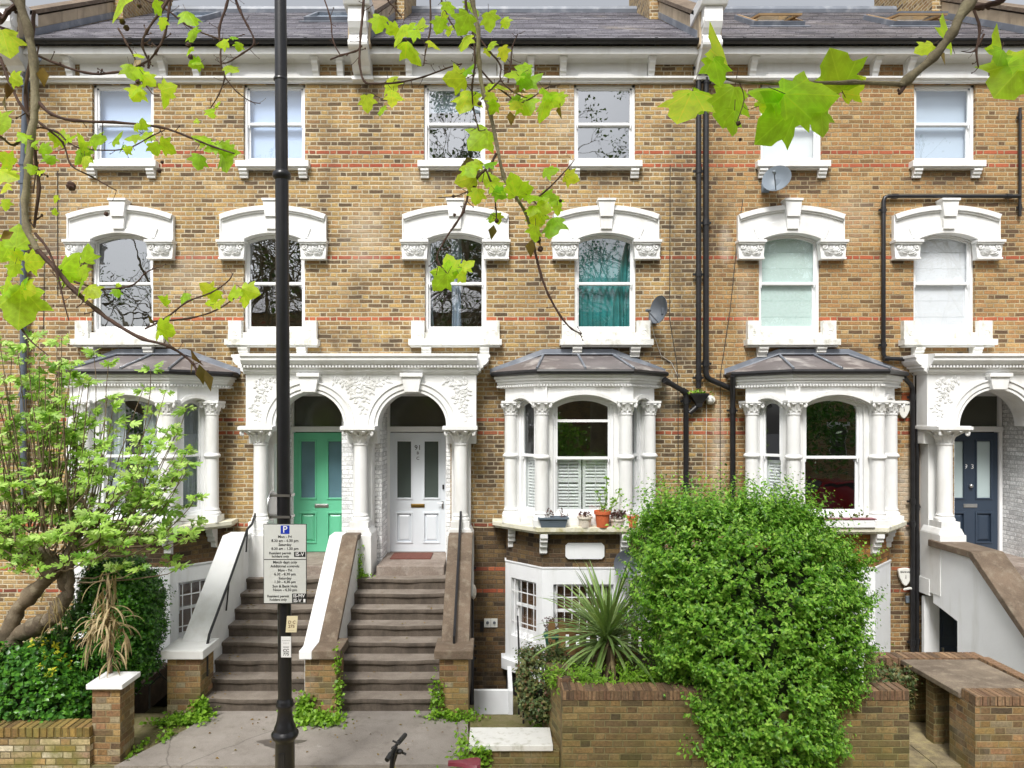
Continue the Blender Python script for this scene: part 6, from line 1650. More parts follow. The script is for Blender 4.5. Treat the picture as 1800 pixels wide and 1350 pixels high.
# fallen leaves and litter on steps and forecourt
lv = [((-3.60+random.uniform(0, 1.1), -(.9+random.uniform(0, 1.4)), 0)) for _ in range(60)]
def on_steps(x, t):
    if t < .68: return 1.305
    i = int((t-.68)/TR)+1
    return max(.005, 1.30 - i*RH + .004) if i < 8 else .006
pp = []
for _ in range(150):
    side = random.random() < .55; x = random.uniform(-3.66, -3.45) if side else random.uniform(-2.62, -2.45); t = random.uniform(.3, 2.4); pp.append((x, -t, on_steps(x, t)))
for _ in range(50): t = random.uniform(.5, 2.25); pp.append((random.uniform(-3.6, -.75), -t, on_steps(0, t)))
for _ in range(60): pp.append((random.uniform(-3.8, -.4), -random.uniform(2.45, 3.5), .006))
o = leafmesh('fallen_leaves', 'l_dry', None, T_OV, pp, np.c_[RNG.normal(size=(len(pp), 2)), np.zeros(len(pp))], np.c_[RNG.normal(size=(len(pp), 2))*.3, np.ones(len(pp))], RNG.uniform(.02, .05, len(pp)))
tag(o, 'scattered brown fallen leaves on the steps and forecourt', 'fallen leaves'); o['kind'] = 'stuff'
pp = [(random.uniform(-7, 7), -random.uniform(3.64, 4.2), -.02) for _ in range(260)]
o = leafmesh('fallen_leaves', 'l_yellow', None, T_OV, pp, np.c_[RNG.normal(size=(len(pp), 2)), np.zeros(len(pp))], np.c_[RNG.normal(size=(len(pp), 2))*.3, np.ones(len(pp))], RNG.uniform(.02, .05, len(pp)))
tag(o, 'yellowish fallen leaves along the back of the pavement', 'fallen leaves'); o['kind'] = 'stuff'

# spiky cordyline
c = P(1068, 1118, 2.75)
cd = thing('cordyline', Vector((c.x, c.y, .6)), 'spiky cordyline with long strap leaves behind the garden wall', 'cordyline')
m = MB(); m.tube([(c.x, c.y, .55), (c.x, c.y, c.z)], [.05, .045], 10); m.build('trunk', 'stem', cd)
def straps(parent, c, n, lmin, lmax, w, mat, el=(-50, 88), droop=.35, seed=1, az=None):
    rg = random.Random(seed); V = []; Fc = []; 
    for i in range(n):
        a = rg.uniform(0, 2*math.pi) if az is None else rg.uniform(*az); e = R(rg.triangular(el[0], el[1], (el[0]+el[1])*.62)); L = rg.uniform(lmin, lmax)
        d = Vector((math.cos(a)*math.cos(e), math.sin(a)*math.cos(e), math.sin(e))); s = Vector((-math.sin(a), math.cos(a), 0)); nn = s.cross(d)
        b0 = len(V); K = 8; jj = .07 if mat == 'l_straw' else .0; p = Vector(c) + Vector((rg.uniform(-jj, jj), rg.uniform(-jj, jj)*.5, rg.uniform(-.12-jj, .06+jj))); dd = d.copy()
        for k in range(K+1):
            q = k/K; ww = w*(.45+.55*math.sin(min(1, q*1.6)*math.pi/2))*(1-q**3.5)+.001
            up = s.cross(dd).normalized()
            V += [tuple(p - s*ww), tuple(p - up*ww*.35), tuple(p + s*ww)]
            dd = (dd + Vector((0, 0, -1))*droop*q*.28).normalized(); p = p + dd*(L/K)
        for k in range(K):
            for j in (0, 1): Fc.append((b0+k*3+j, b0+k*3+j+1, b0+(k+1)*3+j+1, b0+(k+1)*3+j))
    m = MB(); m.add(V, Fc); return m.build('leaves', mat, parent, smooth=True, recalc=False)
straps(cd, (c.x, c.y, c.z), 190, .60, 1.12, .021, 'l_cord', (-40, 88), .55, 4)
straps(cd, (c.x, c.y, c.z-.1), 26, .45, .75, .018, 'l_straw', (-75, -20), .5, 5)
# dead strap leaves hanging at the left
c = P(188, 1090, 3.35)
dd_ = thing('dead_cordyline', Vector((c.x, c.y, .3)), 'withered straw coloured strap leaves hanging over the dark bush above the white capped pier', 'dead cordyline')
m = MB(); m.tube([(c.x, c.y+.1, .3), (c.x-.02, c.y+.05, c.z), P(190, 1015, 3.3)], [.03, .025, .015], 8); m.build('trunk', 'stem', dd_)
straps(dd_, P(188, 1078, 3.35), 54, .16, .46, .011, 'l_straw', (-85, 40), 2.2, 6)
straps(dd_, P(168, 1100, 3.3), 34, .12, .40, .010, 'l_straw', (-88, 50), 2.4, 16)
straps(dd_, P(208, 1095, 3.3), 22, .15, .42, .010, 'l_straw', (-88, 30), 2.2, 17)
straps(dd_, P(190, 1022, 3.3), 30, .15, .40, .009, 'l_straw', (-88, 0), 2.6, 7)
straps(dd_, P(196, 1140, 3.35), 20, .14, .32, .010, 'l_straw', (-88, 20), 2.4, 19)
c2 = P(92, 1058, 3.4); straps(dd_, c2, 14, .15, .32, .009, 'l_straw', (-88, -10), 2.0, 8)

# fig tree: gnarled limbs, a fan of upright stems, clusters of lobed leaves
fg = thing('fig_tree', Vector((PX(60, 2.6), -2.6, .1)), 'fig tree with gnarled trunk, thin fanned stems and bright lobed leaves at the left', 'tree')
m = MB()
def limb(pts, r):
    P3 = []; rr = []
    for i in range(len(pts)-1):
        a, b_ = P(*pts[i]), P(*pts[i+1])
        for k in range(5):
            q = k/5; P3.append(a.lerp(b_, q) + Vector([random.uniform(-.018, .018) for _ in range(3)])); rr.append((r[i]+(r[i+1]-r[i])*q)*random.uniform(.80, 1.24)*.62)
    P3.append(P(*pts[-1])); rr.append(r[-1]); m.tube(P3, rr, 12)
TF = 2.95
limb([(20, 1215, TF), (25, 1120, TF), (70, 1098, TF+.1), (95, 1085, TF+.1), (120, 1040, TF), (110, 990, TF), (128, 960, TF-.1), (150, 900, TF-.1), (130, 840, TF-.2)], [.20, .15, .17, .13, .11, .13, .09, .06, .04])
limb([(12, 1120, TF), (30, 1070, TF), (60, 1040, TF), (96, 1000, TF+.1), (60, 965, TF), (20, 940, TF), (-20, 900, TF)], [.15, .13, .13, .16, .11, .09, .06])
limb([(122, 1050, TF+.15), (124, 1000, TF+.15), (132, 960, TF+.1), (180, 930, TF), (240, 900, TF-.2)], [.055, .06, .05, .035, .025])
limb([(96, 1000, TF), (80, 975, TF+.1), (45, 985, TF), (0, 960, TF-.2)], [.13, .12, .09, .07])
m.build('trunk', 'fig_bark', fg, smooth=True)
m = MB(); pos, yd, zd, sz = [], [], [], []
rg = random.Random(21)
tips = []
for i in range(175):
    tx = rg.uniform(-30, 345) if rg.random() < .62 else rg.uniform(-30, 200); lim = 580 + max(0, tx-120)*.35 + max(0, tx-250)*.6
    ty = rg.uniform(lim, 1000)
    T2 = TF + rg.uniform(-.5, .5) + (.25 if ty > 900 else 0)
    bx = 40 + tx*.5 + rg.uniform(-40, 40); by_ = max(ty+25, rg.uniform(900, 985))
    a = P(bx, by_, TF + rg.uniform(-.25, .25)); t = P(tx, ty, T2)
    mid = a.lerp(t, .5) + Vector(((t.x-a.x)*.22 + rg.uniform(-.08, .08), rg.uniform(-.08, .08), -.10*abs(t.x-a.x)))
    pts = [((1-q)**2)*a + 2*q*(1-q)*mid + q*q*t + Vector((rg.uniform(-.012, .012), 0, rg.uniform(-.012, .012))) for q in [k/7 for k in range(8)]]
    m.tube(pts, [.0075*(1-k/9)+.0022 for k in range(8)], 5, False); tips.append((pts, t))
    if rg.random() < .5:
        b0 = pts[4]; t2 = b0 + Vector((rg.uniform(-.16, .16), rg.uniform(-.1, .1), rg.uniform(.08, .22))); m.tube([b0, b0.lerp(t2, .5)+Vector((.01, 0, -.015)), t2], .0028, 5, False); tips.append(([b0, b0.lerp(t2, .3), b0.lerp(t2, .4), b0.lerp(t2, .5), b0.lerp(t2, .7), t2], t2))
for i in range(16):
    a = P(rg.uniform(120, 240), rg.uniform(880, 960), TF); t = P(rg.uniform(230, 350), rg.uniform(740, 930), TF+rg.uniform(-.2, .4)); mid = a.lerp(t, .5) + Vector((.05, 0, -.06))
    pts = [((1-q)**2)*a + 2*q*(1-q)*mid + q*q*t for q in [k/6 for k in range(7)]]; m.tube(pts, .004, 5, False); tips.append((pts, t))
m.build('stems', 'stem', fg, recalc=False)
for pts, t in tips:
    d = (pts[-1]-pts[-2]).normalized()
    for k in range(rg.randint(6, 10)):
        a = rg.uniform(0, 6.28); e1 = Vector((math.cos(a), math.sin(a), 0)); y = (e1*1.0 + d*rg.uniform(-.25, .7)); 
        pos.append(t + Vector([rg.uniform(-.02, .02) for _ in range(3)]) + y*.03 - d*rg.uniform(0, .06)); yd.append(y); zd.append(Vector((rg.uniform(-.9, .9), -rg.uniform(.1, 1.2), rg.uniform(.2, 1))) - e1*.3*rg.random()); sz.append(rg.uniform(.06, .135))
    for k in range(rg.randint(0, 5)):
        q = rg.choice(pts[3:6]); a = rg.uniform(0, 6.28); y = Vector((math.cos(a), math.sin(a), .3)); pos.append(q + y*.02); yd.append(y); zd.append(Vector((rg.uniform(-.5, .5), -.7, .8))); sz.append(rg.uniform(.06, .11))
leafmesh('leaves', 'l_fig', fg, T_FIG, pos, yd, zd, sz)

# ---------------------------------------------------------------- plane tree over the camera
pt = thing('plane_tree', Vector((3.6, -13.2, -.16)), 'street plane tree whose hanging boughs with bright lobed leaves cross the top', 'tree')
m = MB(); tr = Vector((3.6, -13.2, -.16))
fork = tr + Vector((0, 0, 4.6))
m.tube([tr, tr+Vector((.02, 0, .5)), tr+Vector((0, 0, 2)), fork], [.62, .46, .42, .40], 20)
lead = {}
def big(pts, r): m.tube(pts, r, 12)
FL = Vector((-1.2, -11.2, 8.2)); FC = Vector((.4, -9.6, 8.0)); FRt = Vector((2.4, -10.6, 6.6))
big([fork, Vector((2.4, -13.0, 6.3)), Vector((.2, -12.2, 7.8)), FL], [.34, .26, .18, .10])
big([fork, Vector((3.4, -12.4, 6.4)), Vector((2.2, -11.2, 7.6)), FC], [.30, .22, .15, .07])
big([fork, Vector((3.3, -12.4, 5.9)), FRt], [.22, .12, .05])
big([fork, Vector((4.4, -14.0, 7)), Vector((5.2, -15, 11))], [.32, .24, .10]); big([Vector((2.4, -13.0, 6.3)), Vector((1.4, -14.2, 9)), Vector((1.2, -14.5, 12))], [.22, .15, .06])
m.build('trunk', 'bark', pt, smooth=True)
def jit(p, a): return p + Vector([random.uniform(-a, a) for _ in range(3)])
tw = MB(); bl = MB(); balls = MB()
def branch(mb, pts, Z, r0, r1, start=None, seg=8):
    """pts in px along the bough at distance Z from the eye (Z may vary along it)"""
    n = len(pts); Zs = Z if isinstance(Z, (list, tuple)) else [Z]*n
    Q = [P(x, y, CD - z) for (x, y), z in zip(pts, Zs)]
    out = []; rr = []; N = len(Q)
    if start is not None: out.append(start); rr.append(r0*1.5)
    for i in range(N-1):
        for k in range(4):
            q = k/4; p0 = Q[max(0, i-1)]; p1 = Q[i]; p2 = Q[i+1]; p3 = Q[min(N-1, i+2)]
            v = .5*((2*p1) + (p2-p0)*q + (2*p0-5*p1+4*p2-p3)*q*q + (3*p1-p0-3*p2+p3)*q**3)
            f = (i+q)/(N-1); r = (r0+(r1-r0)*f)*random.uniform(.9, 1.12); out.append(v + Vector([random.uniform(-r, r)*.18 for _ in range(3)])); rr.append(r*(1.35 if k == 0 and 0 < i else 1))
    out.append(Q[-1]); rr.append(r1); mb.tube(out, rr, seg)
    if mb is tw:
        for p_ in out[3:]:
            if random.random() < .45 and p_.y < -6:
                r_ = r1*random.uniform(.5, .8); d_ = Vector([random.uniform(-1, 1), random.uniform(-.5, .5), random.uniform(-1, 1)]).normalized()*random.uniform(.015, .075)*(.4 if Zs[0] < 3 else 1)
                e_ = p_ + d_; mb.tube([p_, p_.lerp(e_, .6) + Vector((0, 0, -.003)), e_], [r_, r_*.8, r_*.6], 4); mb.ell(e_, r_*1.4, r_*1.4, r_*1.9, None, 5, 4)
LB = 3.9
branch(bl, [(22, -60), (33, 0), (50, 55), (60, 110), (62, 180), (55, 240), (50, 290), (44, 350), (46, 400), (66, 440)], LB, .024, .016, FL, 10)
branch(tw, [(66, 440), (100, 475), (130, 510), (170, 545), (205, 570), (250, 595), (300, 610), (340, 640), (345, 660)], LB, .015, .005)
branch(tw, [(68, 80), (62, 130), (56, 220), (62, 300), (58, 340)], [LB+.1]*5, .004, .004)
branch(tw, [(68, 180), (90, 200), (130, 212), (200, 215), (280, 223), (330, 240), (375, 258), (412, 270)], LB, .010, .004)
branch(tw, [(0, 100), (15, 140), (40, 190), (75, 220), (110, 250), (125, 290), (160, 310), (205, 335)], LB+.1, .009, .003, None)
branch(tw, [(-40, 230), (0, 240), (25, 255), (60, 225), (100, 232), (120, 250), (150, 262), (220, 262), (265, 240), (290, 228)], LB+.05, .007, .003)
branch(tw, [(60, 95), (100, 112), (150, 128), (200, 128), (245, 115), (262, 105)], LB+.1, .007, .006)
branch(tw, [(318, -60), (300, -10), (283, 20), (258, 55), (250, 80), (262, 108)], LB+.15, .008, .006, FL)
branch(tw, [(300, -40), (297, 15), (290, 60), (275, 90), (262, 108), (262, 120)], LB+.2, .008, .005, FL)
branch(tw, [(208, 50), (222, 75), (240, 110), (236, 130), (256, 150), (268, 165)], LB+.15, .006, .003)
branch(tw, [(255, 0), (290, 15), (330, 45), (375, 65), (400, 70), (430, 60)], LB+.2, .006, .003, FL)
branch(tw, [(410, -40), (398, 10), (385, 50), (388, 80), (388, 110), (395, 135), (385, 165), (370, 190)], LB+.2, .008, .003, FL)
branch(tw, [(405, -30), (420, 15), (435, 45), (447, 75), (425, 95), (400, 110), (388, 112)], LB+.25, .008, .003, FL)
branch(tw, [(395, 135), (415, 160), (440, 178), (458, 182)], LB+.2, .004, .002)
branch(tw, [(62, 410), (85, 440), (100, 480), (112, 530), (121, 563)], LB-.05, .008, .003)
branch(tw, [(25, 545), (40, 580), (55, 600), (85, 625)], LB, .006, .003)
branch(tw, [(60, 20), (55, 90), (45, 175), (60, 260), (68, 330), (60, 400)], LB+.12, .010, .008)
branch(tw, [(130, 495), (165, 505), (195, 508), (235, 500), (255, 480), (277, 470)], LB+.05, .006, .003)
branch(tw, [(255, 578), (290, 560), (330, 530), (370, 515), (400, 495), (410, 480)], LB, .006, .003)
branch(tw, [(270, 565), (330, 560), (380, 545), (420, 518), (440, 495)], LB+.05, .006, .003)
branch(tw, [(0, 40), (15, 20), (28, 8)], LB, .012, .012, FL)
branch(tw, [(-10, 45), (20, 55), (30, 75)], LB, .008, .004)
# middle boughs
MZ = 4.1
FCc = FC
branch(bl, [(822, -50), (830, 0), (840, 50), (842, 110), (850, 165), (862, 200), (872, 250), (885, 310), (905, 345), (922, 370), (935, 410), (940, 440)], MZ, .014, .008, FCc)
branch(tw, [(940, 440), (950, 480), (965, 520), (985, 555), (1005, 578), (1023, 587)], MZ, .008, .004)
branch(tw, [(818, -40), (820, 20), (832, 60), (835, 110), (830, 150), (832, 190), (842, 230)], MZ+.05, .008, .004, FCc)
branch(tw, [(872, 270), (862, 290), (840, 310), (825, 335), (815, 370), (800, 395), (780, 425), (768, 455), (785, 480)], MZ-.05, .009, .004)
branch(tw, [(640, -40), (638, 20), (634, 60), (632, 110), (640, 142), (660, 147), (700, 145), (745, 135), (785, 120), (812, 112)], MZ+.1, .008, .004, FCc)
branch(tw, [(648, 160), (655, 165), (668, 172)], MZ+.1, .004, .003)
branch(tw, [(580, 105), (600, 97), (625, 90), (632, 85)], MZ+.1, .005, .006)
branch(tw, [(560, -30), (580, 30), (585, 70), (598, 97)], MZ+.3, .005, .004, FCc)
branch(tw, [(755, -30), (757, 30), (755, 60), (748, 90), (745, 115)], MZ+.15, .006, .003, FCc)
branch(tw, [(682, 2), (695, 15), (706, 30)], MZ+.1, .005, .004, FCc)
branch(tw, [(770, -20), (785, 25), (800, 50), (820, 75), (835, 90)], MZ+.1, .006, .003, FCc)
branch(tw, [(842, 120), (870, 150), (890, 165), (910, 180), (930, 175), (960, 155), (985, 148)], MZ+.05, .006, .003)
branch(tw, [(836, 60), (860, 90), (880, 115), (880, 140), (900, 160), (925, 172)], MZ, .006, .003)
branch(tw, [(893, 145), (898, 110), (900, 85), (910, 60)], MZ+.05, .005, .003)
branch(tw, [(940, 350), (960, 335), (985, 310), (1003, 290), (1010, 280)], MZ, .006, .002)
branch(tw, [(905, 345), (935, 350), (950, 370), (960, 380)], MZ, .004, .002)
branch(tw, [(855, 300), (868, 335), (872, 370), (873, 388)], MZ, .006, .003)
branch(tw, [(770, 347), (800, 345), (825, 335)], MZ, .003, .003)
branch(tw, [(846, 175), (870, 150), (880, 140)], MZ, .005, .004)
# right hand near bough
RZ = 1.75
branch(bl, [(1760, -60), (1700, 10), (1672, 60), (1640, 100), (1595, 140), (1585, 148)], RZ, .012, .010, FRt, 10)
branch(bl, [(1585, 148), (1500, 145), (1420, 146), (1360, 145), (1300, 143), (1245, 130)], RZ, .006, .003, None)
branch(tw, [(1790, -30), (1760, 0), (1722, 12), (1705, 10)], RZ+.05, .009, .006, FRt)
branch(tw, [(1300, 145), (1308, 175), (1295, 215)], RZ, .0015, .001)
branch(tw, [(1415, 150), (1420, 180), (1438, 205)], RZ, .0015, .001)
branch(tw, [(1595, 145), (1580, 165)], RZ, .006, .004)
branch(tw, [(1710, 12), (1722, 50), (1716, 90), (1720, 118)], RZ+.2, .004, .002)
branch(tw, [(1730, 60), (1712, 90), (1690, 90)], RZ+.2, .003, .001)
bl.build('bough', 'bark', pt, smooth=True); tw.build('twigs', 'twig', pt, smooth=True)
def crown(o, starts, L, rad, seed, depth=5, name='crown_branches', mat='bark', lmat='l_street', nleaf=4, keep=None, ls=(.10, .20)):
    rg = random.Random(seed); m = MB(); ends = []
    def grow(p, d, L, rad, lv):
        q = p + d*L
        if keep and not keep(q): return
        mid = p.lerp(q, .5) + Vector([rg.uniform(-.08, .08)*L for _ in range(3)])
        m.tube([p, mid, q], [rad, rad*.8, rad*.62], 6 if lv < 3 else 3, False)
        if lv >= depth: ends.append((mid, q)); return
        for _ in range(3):
            nd = (d + Vector([rg.uniform(-.8, .8) for _ in range(3)]) + Vector((0, 0, .10))).normalized(); grow(q, nd, L*rg.uniform(.64, .86), rad*.6, lv+1)
    for p, d in starts: grow(Vector(p), Vector(d).normalized(), L, rad, 0)
    m.build(name, mat, o, recalc=False)
    ps = [a.lerp(b_, rg.random()) + Vector([rg.uniform(-.25, .25) for _ in range(3)]) for a, b_ in ends for _ in range(nleaf)]
    n = len(ps); rn = np.random.default_rng(seed); 
    if n: leafmesh('crown', lmat, o, T_OVW, ps, rn.normal(size=(n, 3)), rn.normal(size=(n, 3)), rn.uniform(ls[0], ls[1], n)*.6)
crown(pt, [((5.2, -15, 11), (.5, -.3, 1)), ((1.2, -14.5, 12), (-.4, 0, 1)), ((2.4, -13.0, 6.3), (-.8, -.5, .6)), ((.2, -12.2, 7.8), (-.8, -.2, 1)), ((2.2, -11.2, 7.6), (.1, .3, 1)), ((4.4, -14.0, 7), (1, -.2, .5)), ((3.4, -12.4, 6.4), (.9, .1, .8)), ((5.0, -14.8, 9.5), (.9, -.2, .4)), ((1.4, -14.2, 9), (-.6, -.3, .5))], 1.9, .10, 31, 6,
      keep=lambda q: q.z > 5.2 and q.y < -9.6)
# leaves, read off one by one: px, py, size px, direction of the tip (deg, 0 = up, clockwise), depth
LV = []
def L_(z, *a): LV.extend([(x, y, s, an, z) for x, y, s, an in a])
L_(LB, (205, 12, 58, 180), (10, 75, 52, 160), (28, 140, 26, 130), (236, 160, 34, 200), (240, 165, 30, 190), (244, 128, 28, 150), (232, 125, 34, 160), (285, 170, 38, 175), (296, 155, 32, 60), (262, 140, 24, 120), (246, 98, 20, 120), (240, 112, 26, 210),
   (284, 42, 24, 200), (275, 15, 28, 160), (335, 30, 32, 150), (338, 62, 30, 175), (330, 90, 22, 200), (345, 108, 20, 110), (390, 75, 24, 260), (412, 66, 14, 90), (420, 82, 16, 180), (408, 120, 26, 120), (343, 112, 24, 250),
   (368, 192, 22, 260), (372, 200, 20, 150), (382, 183, 14, 60), (40, 238, 26, 300), (62, 248, 20, 90), (50, 256, 26, 200), (100, 240, 30, 290), (125, 240, 24, 60), (138, 252, 32, 350), (172, 244, 32, 100), (205, 240, 32, 60), (232, 240, 24, 250),
   (250, 218, 20, 10), (262, 240, 22, 100), (272, 262, 24, 150), (294, 260, 30, 110), (140, 272, 34, 200), (148, 285, 24, 170), (212, 262, 18, 200), (225, 262, 18, 60), (240, 222, 16, 80), (80, 262, 24, 100), (88, 280, 22, 150),
   (355, 242, 34, 290), (372, 258, 30, 250), (350, 284, 28, 190), (395, 280, 46, 170), (398, 262, 28, 100), (10, 280, 30, 300), (12, 305, 42, 120), (5, 330, 24, 200), (56, 298, 18, 180), (72, 300, 14, 90),
   (30, 415, 48, 350), (10, 415, 34, 250), (12, 440, 42, 200), (60, 460, 40, 100), (25, 455, 30, 180), (22, 475, 30, 200), (40, 495, 26, 60), (118, 462, 48, 40), (150, 445, 34, 20), (130, 485, 40, 100), (140, 505, 34, 170), (163, 512, 30, 120),
   (35, 540, 78, 180), (20, 505, 30, 90), (48, 508, 36, 110), (8, 500, 30, 200), (145, 480, 26, 150), (208, 502, 10, 90), (206, 515, 18, 160), (285, 530, 24, 300), (322, 524, 24, 200), (362, 508, 26, 310), (378, 520, 26, 200), (385, 530, 26, 60), (405, 512, 26, 40), (415, 515, 26, 250), (440, 512, 34, 100), (430, 528, 26, 180), (370, 530, 20, 250),
   (290, 580, 38, 110), (265, 562, 24, 330), (275, 590, 20, 170), (8, 360, 20, 180), (96, 372, 14, 30), (95, 350, 14, 180), (345, 212, 10, 0), (-4, 215, 50, 120))
L_(MZ, (665, 42, 30, 200), (690, 52, 26, 250), (700, 62, 44, 200), (722, 54, 32, 250), (728, 92, 46, 150), (738, 42, 28, 10), (718, 50, 26, 200), (772, 45, 28, 200), (778, 28, 18, 0), (790, 14, 30, 150), (788, 55, 18, 180), (815, 42, 42, 200), (815, 75, 32, 200), (832, 15, 34, 160), (860, 38, 34, 170), (888, 40, 22, 170), (862, 80, 22, 200), (885, 95, 24, 180), (765, 78, 26, 120), (858, 92, 18, 170),
   (685, 152, 36, 160), (700, 165, 32, 120), (645, 182, 30, 180), (670, 195, 22, 190), (690, 175, 26, 180), (800, 138, 40, 260), (822, 120, 26, 40), (818, 178, 46, 200), (838, 165, 26, 100), (858, 150, 28, 80), (880, 150, 38, 110), (865, 175, 28, 160), (868, 190, 24, 200), (903, 130, 32, 250), (935, 135, 42, 60), (925, 145, 28, 120), (920, 118, 28, 280), (915, 162, 34, 90), (925, 185, 40, 150), (955, 188, 52, 190), (968, 165, 38, 120), (898, 210, 34, 180), (905, 185, 26, 200), (984, 175, 24, 175), (842, 245, 56, 215), (905, 175, 24, 60),
   (826, 300, 30, 150), (818, 315, 40, 240), (838, 290, 24, 200), (862, 308, 34, 100), (875, 330, 30, 150), (862, 285, 24, 60), (880, 340, 26, 120), (838, 345, 28, 200), (902, 325, 40, 340), (925, 335, 30, 60), (940, 345, 34, 100), (965, 345, 30, 110), (978, 355, 28, 150), (935, 370, 24, 200), (955, 365, 30, 130), (980, 370, 20, 170), (968, 398, 46, 190), (940, 390, 30, 180), (950, 385, 26, 170), (968, 298, 26, 100), (1005, 312, 30, 120), (865, 382, 22, 190), (875, 385, 20, 170), (942, 410, 30, 185),
   (790, 462, 34, 350), (772, 475, 28, 270), (775, 495, 38, 230), (808, 475, 28, 130), (822, 464, 24, 70), (798, 480, 26, 200), (812, 488, 20, 150), (785, 470, 26, 10))
L_(RZ, (1268, 78, 95, 340), (1260, 125, 60, 170), (1205, 185, 105, 215), (1232, 180, 60, 180), (1283, 185, 85, 190), (1290, 215, 60, 185), (1352, 155, 95, 250), (1370, 215, 110, 230), (1355, 170, 60, 60), (1425, 165, 115, 100), (1470, 125, 95, 330), (1445, 210, 62, 175), (1500, 150, 60, 60))
L_(RZ+.2, (1668, 55, 80, 340), (1655, 100, 60, 150), (1625, 85, 40, 250), (1760, 75, 80, 330), (1780, 135, 120, 215), (1795, 100, 80, 60), (1758, 100, 50, 200))
pos, yd, zd, sz = [], [], [], []; dpos, dyd, dzd, dsz = [], [], [], []
pet = MB()
rg = random.Random(77)
for (x, y, s, an, z) in LV:
    a = R(an + rg.uniform(-12, 12)); zz = z + rg.uniform(-.12, .12)*(1 if z > 3 else .5)
    d = Vector((math.sin(a), rg.uniform(-.45, .25), math.cos(a))); size = s*(1.02 if z > 3 else .84)*zz/CF*rg.uniform(.9, 1.1)
    c = P(x, y, CD-zz) - d.normalized()*size*.45
    nrm = Vector((rg.uniform(-.8, .8), -.75, rg.uniform(-.2, .9)))
    if rg.random() < .03: dpos.append(c); dyd.append(d); dzd.append(nrm); dsz.append(size*.8); continue
    pos.append(c); yd.append(d); zd.append(nrm); sz.append(size)
    dn = d.normalized(); pet.tube([c, c - dn*size*.3 + Vector((0, 0, size*.12))], .0014 if z > 3 else .001, 4, False)
leafmesh('leaves', 'l_plane', pt, T_PLANE, pos, yd, zd, sz)
for (x, y, s, an) in ((75, 118, 30, 180), (10, 165, 30, 185), (825, 335, 22, 160), (840, 282, 34, 250), (948, 400, 30, 180), (935, 420, 30, 185), (868, 395, 24, 190), (350, 640, 34, 170), (360, 650, 36, 165), (342, 632, 24, 200), (357, 545, 20, 180), (985, 180, 26, 180), (372, 168, 20, 190), (12, 145, 26, 180), (335, 612, 34, 150)):
    a = R(an); d = Vector((math.sin(a), .1, math.cos(a))); zz = LB if x < 500 else MZ; dpos.append(P(x, y, CD-zz)); dyd.append(d); dzd.append(Vector((rg.uniform(-1, 1), -.4, .2))); dsz.append(s*zz/CF*1.1)
leafmesh('withered_leaves', 'l_dry', pt, T_OV, dpos, dyd, dzd, dsz)
pet.build('leaf_stalks', 'twig', pt, recalc=False)
for (x, y, r, z) in ((215, 38, 5, LB), (222, 49, 5, LB), (331, 79, 4.5, LB), (335, 100, 4.5, LB), (830, 330, 8, MZ), (946, 422, 5, MZ), (950, 438, 5, MZ), (125, 327, 8, LB), (242, 144, 4, LB), (245, 10, 4, LB), (843, 182, 4, MZ), (1298, 217, 4, RZ), (1301, 245, 3, RZ), (797, 345, 3, MZ), (799, 378, 3, MZ), (280, 300, 4, LB), (285, 285, 3, LB), (187, 376, 4, LB), (985, 353, 3, MZ), (873, 388, 4, MZ)):
    rr = r*z/CF; p = P(x, y, CD-z); b_ = MB(); b_.ell(p, rr, rr, rr, None, 12, 8)
    b_.v = [(a + random.uniform(-1, 1)*rr*.12, b + random.uniform(-1, 1)*rr*.12, c_ + random.uniform(-1, 1)*rr*.12) for a, b, c_ in b_.v]
    b_.build('seed_ball', 'twig', pt)
# small buds and spurs along the twigs
# ---------------------------------------------------------------- across the street (seen in the window panes)
def street_tree(x, y, h, r, seed, label, lmat='l_street'):
    o = thing('street_tree', Vector((x, y, -.16)), label, 'tree', 'street trees behind the camera'); rg = random.Random(seed)
    m = MB(); b0 = Vector((x, y, -.16)); f = b0 + Vector((0, 0, h*.26)); m.tube([b0, b0+Vector((0, 0, .5)), f], [r*1.3, r, r*.85], 14)
    m.build('trunk', 'bark', o, smooth=True)
    st = []
    for k in range(5): a = k*1.26 + rg.uniform(-.3, .3); st.append((f, (math.cos(a)*.75, math.sin(a)*.75, rg.uniform(.6, 1.2))))
    crown(o, st, h*.20, r*.5, seed, 5, lmat=lmat, nleaf=6, keep=lambda q: q.y < -10.6)
street_tree(-11.5, -14.2, 14, .36, 3, 'tall street tree beyond the left end of the view, mirrored in the left windows')
street_tree(14.5, -14.2, 14, .36, 6, 'tall street tree beyond the right end of the view, mirrored in the right windows')
street_tree(-4.5, -20.5, 17, .36, 4, 'tall street tree across the road, mirrored in the middle windows')
street_tree(9.5, -20.5, 16, .36, 8, 'tall street tree across the road, mirrored in the right bay')
def leafy(x, y, z0, z1, rad, n, mat, label):
    o = thing('small_tree', Vector((x, y, -.05)), label, 'tree', 'low leafy trees across the road')
    m = MB(); m.tube([(x, y, -.05), (x+.05, y, z0+.4), (x, y, (z0+z1)/2)], [.12, .10, .05], 8); m.build('trunk', 'bark', o)
    rn = np.random.default_rng(abs(int(x*7))+3); d = rn.normal(size=(n, 3)); d /= np.linalg.norm(d, axis=1, keepdims=True); q = rn.random(n)**.4
    ps = np.array([x, y, (z0+z1)/2]) + d*q[:, None]*np.array([rad, rad*.8, (z1-z0)/2])*(1+.2*np.sin(d[:, :1]*7+d[:, 2:]*9))
    leafmesh('crown', mat, o, T_OVW, ps, rn.normal(size=(n, 3)), rn.normal(size=(n, 3)), rn.uniform(.08, .16, n))
leafy(12.6, -19.2, 1.2, 7.2, 3.4, 9000, 'l_dark', 'dark leafy small tree behind the red car, mirrored in the right bay')
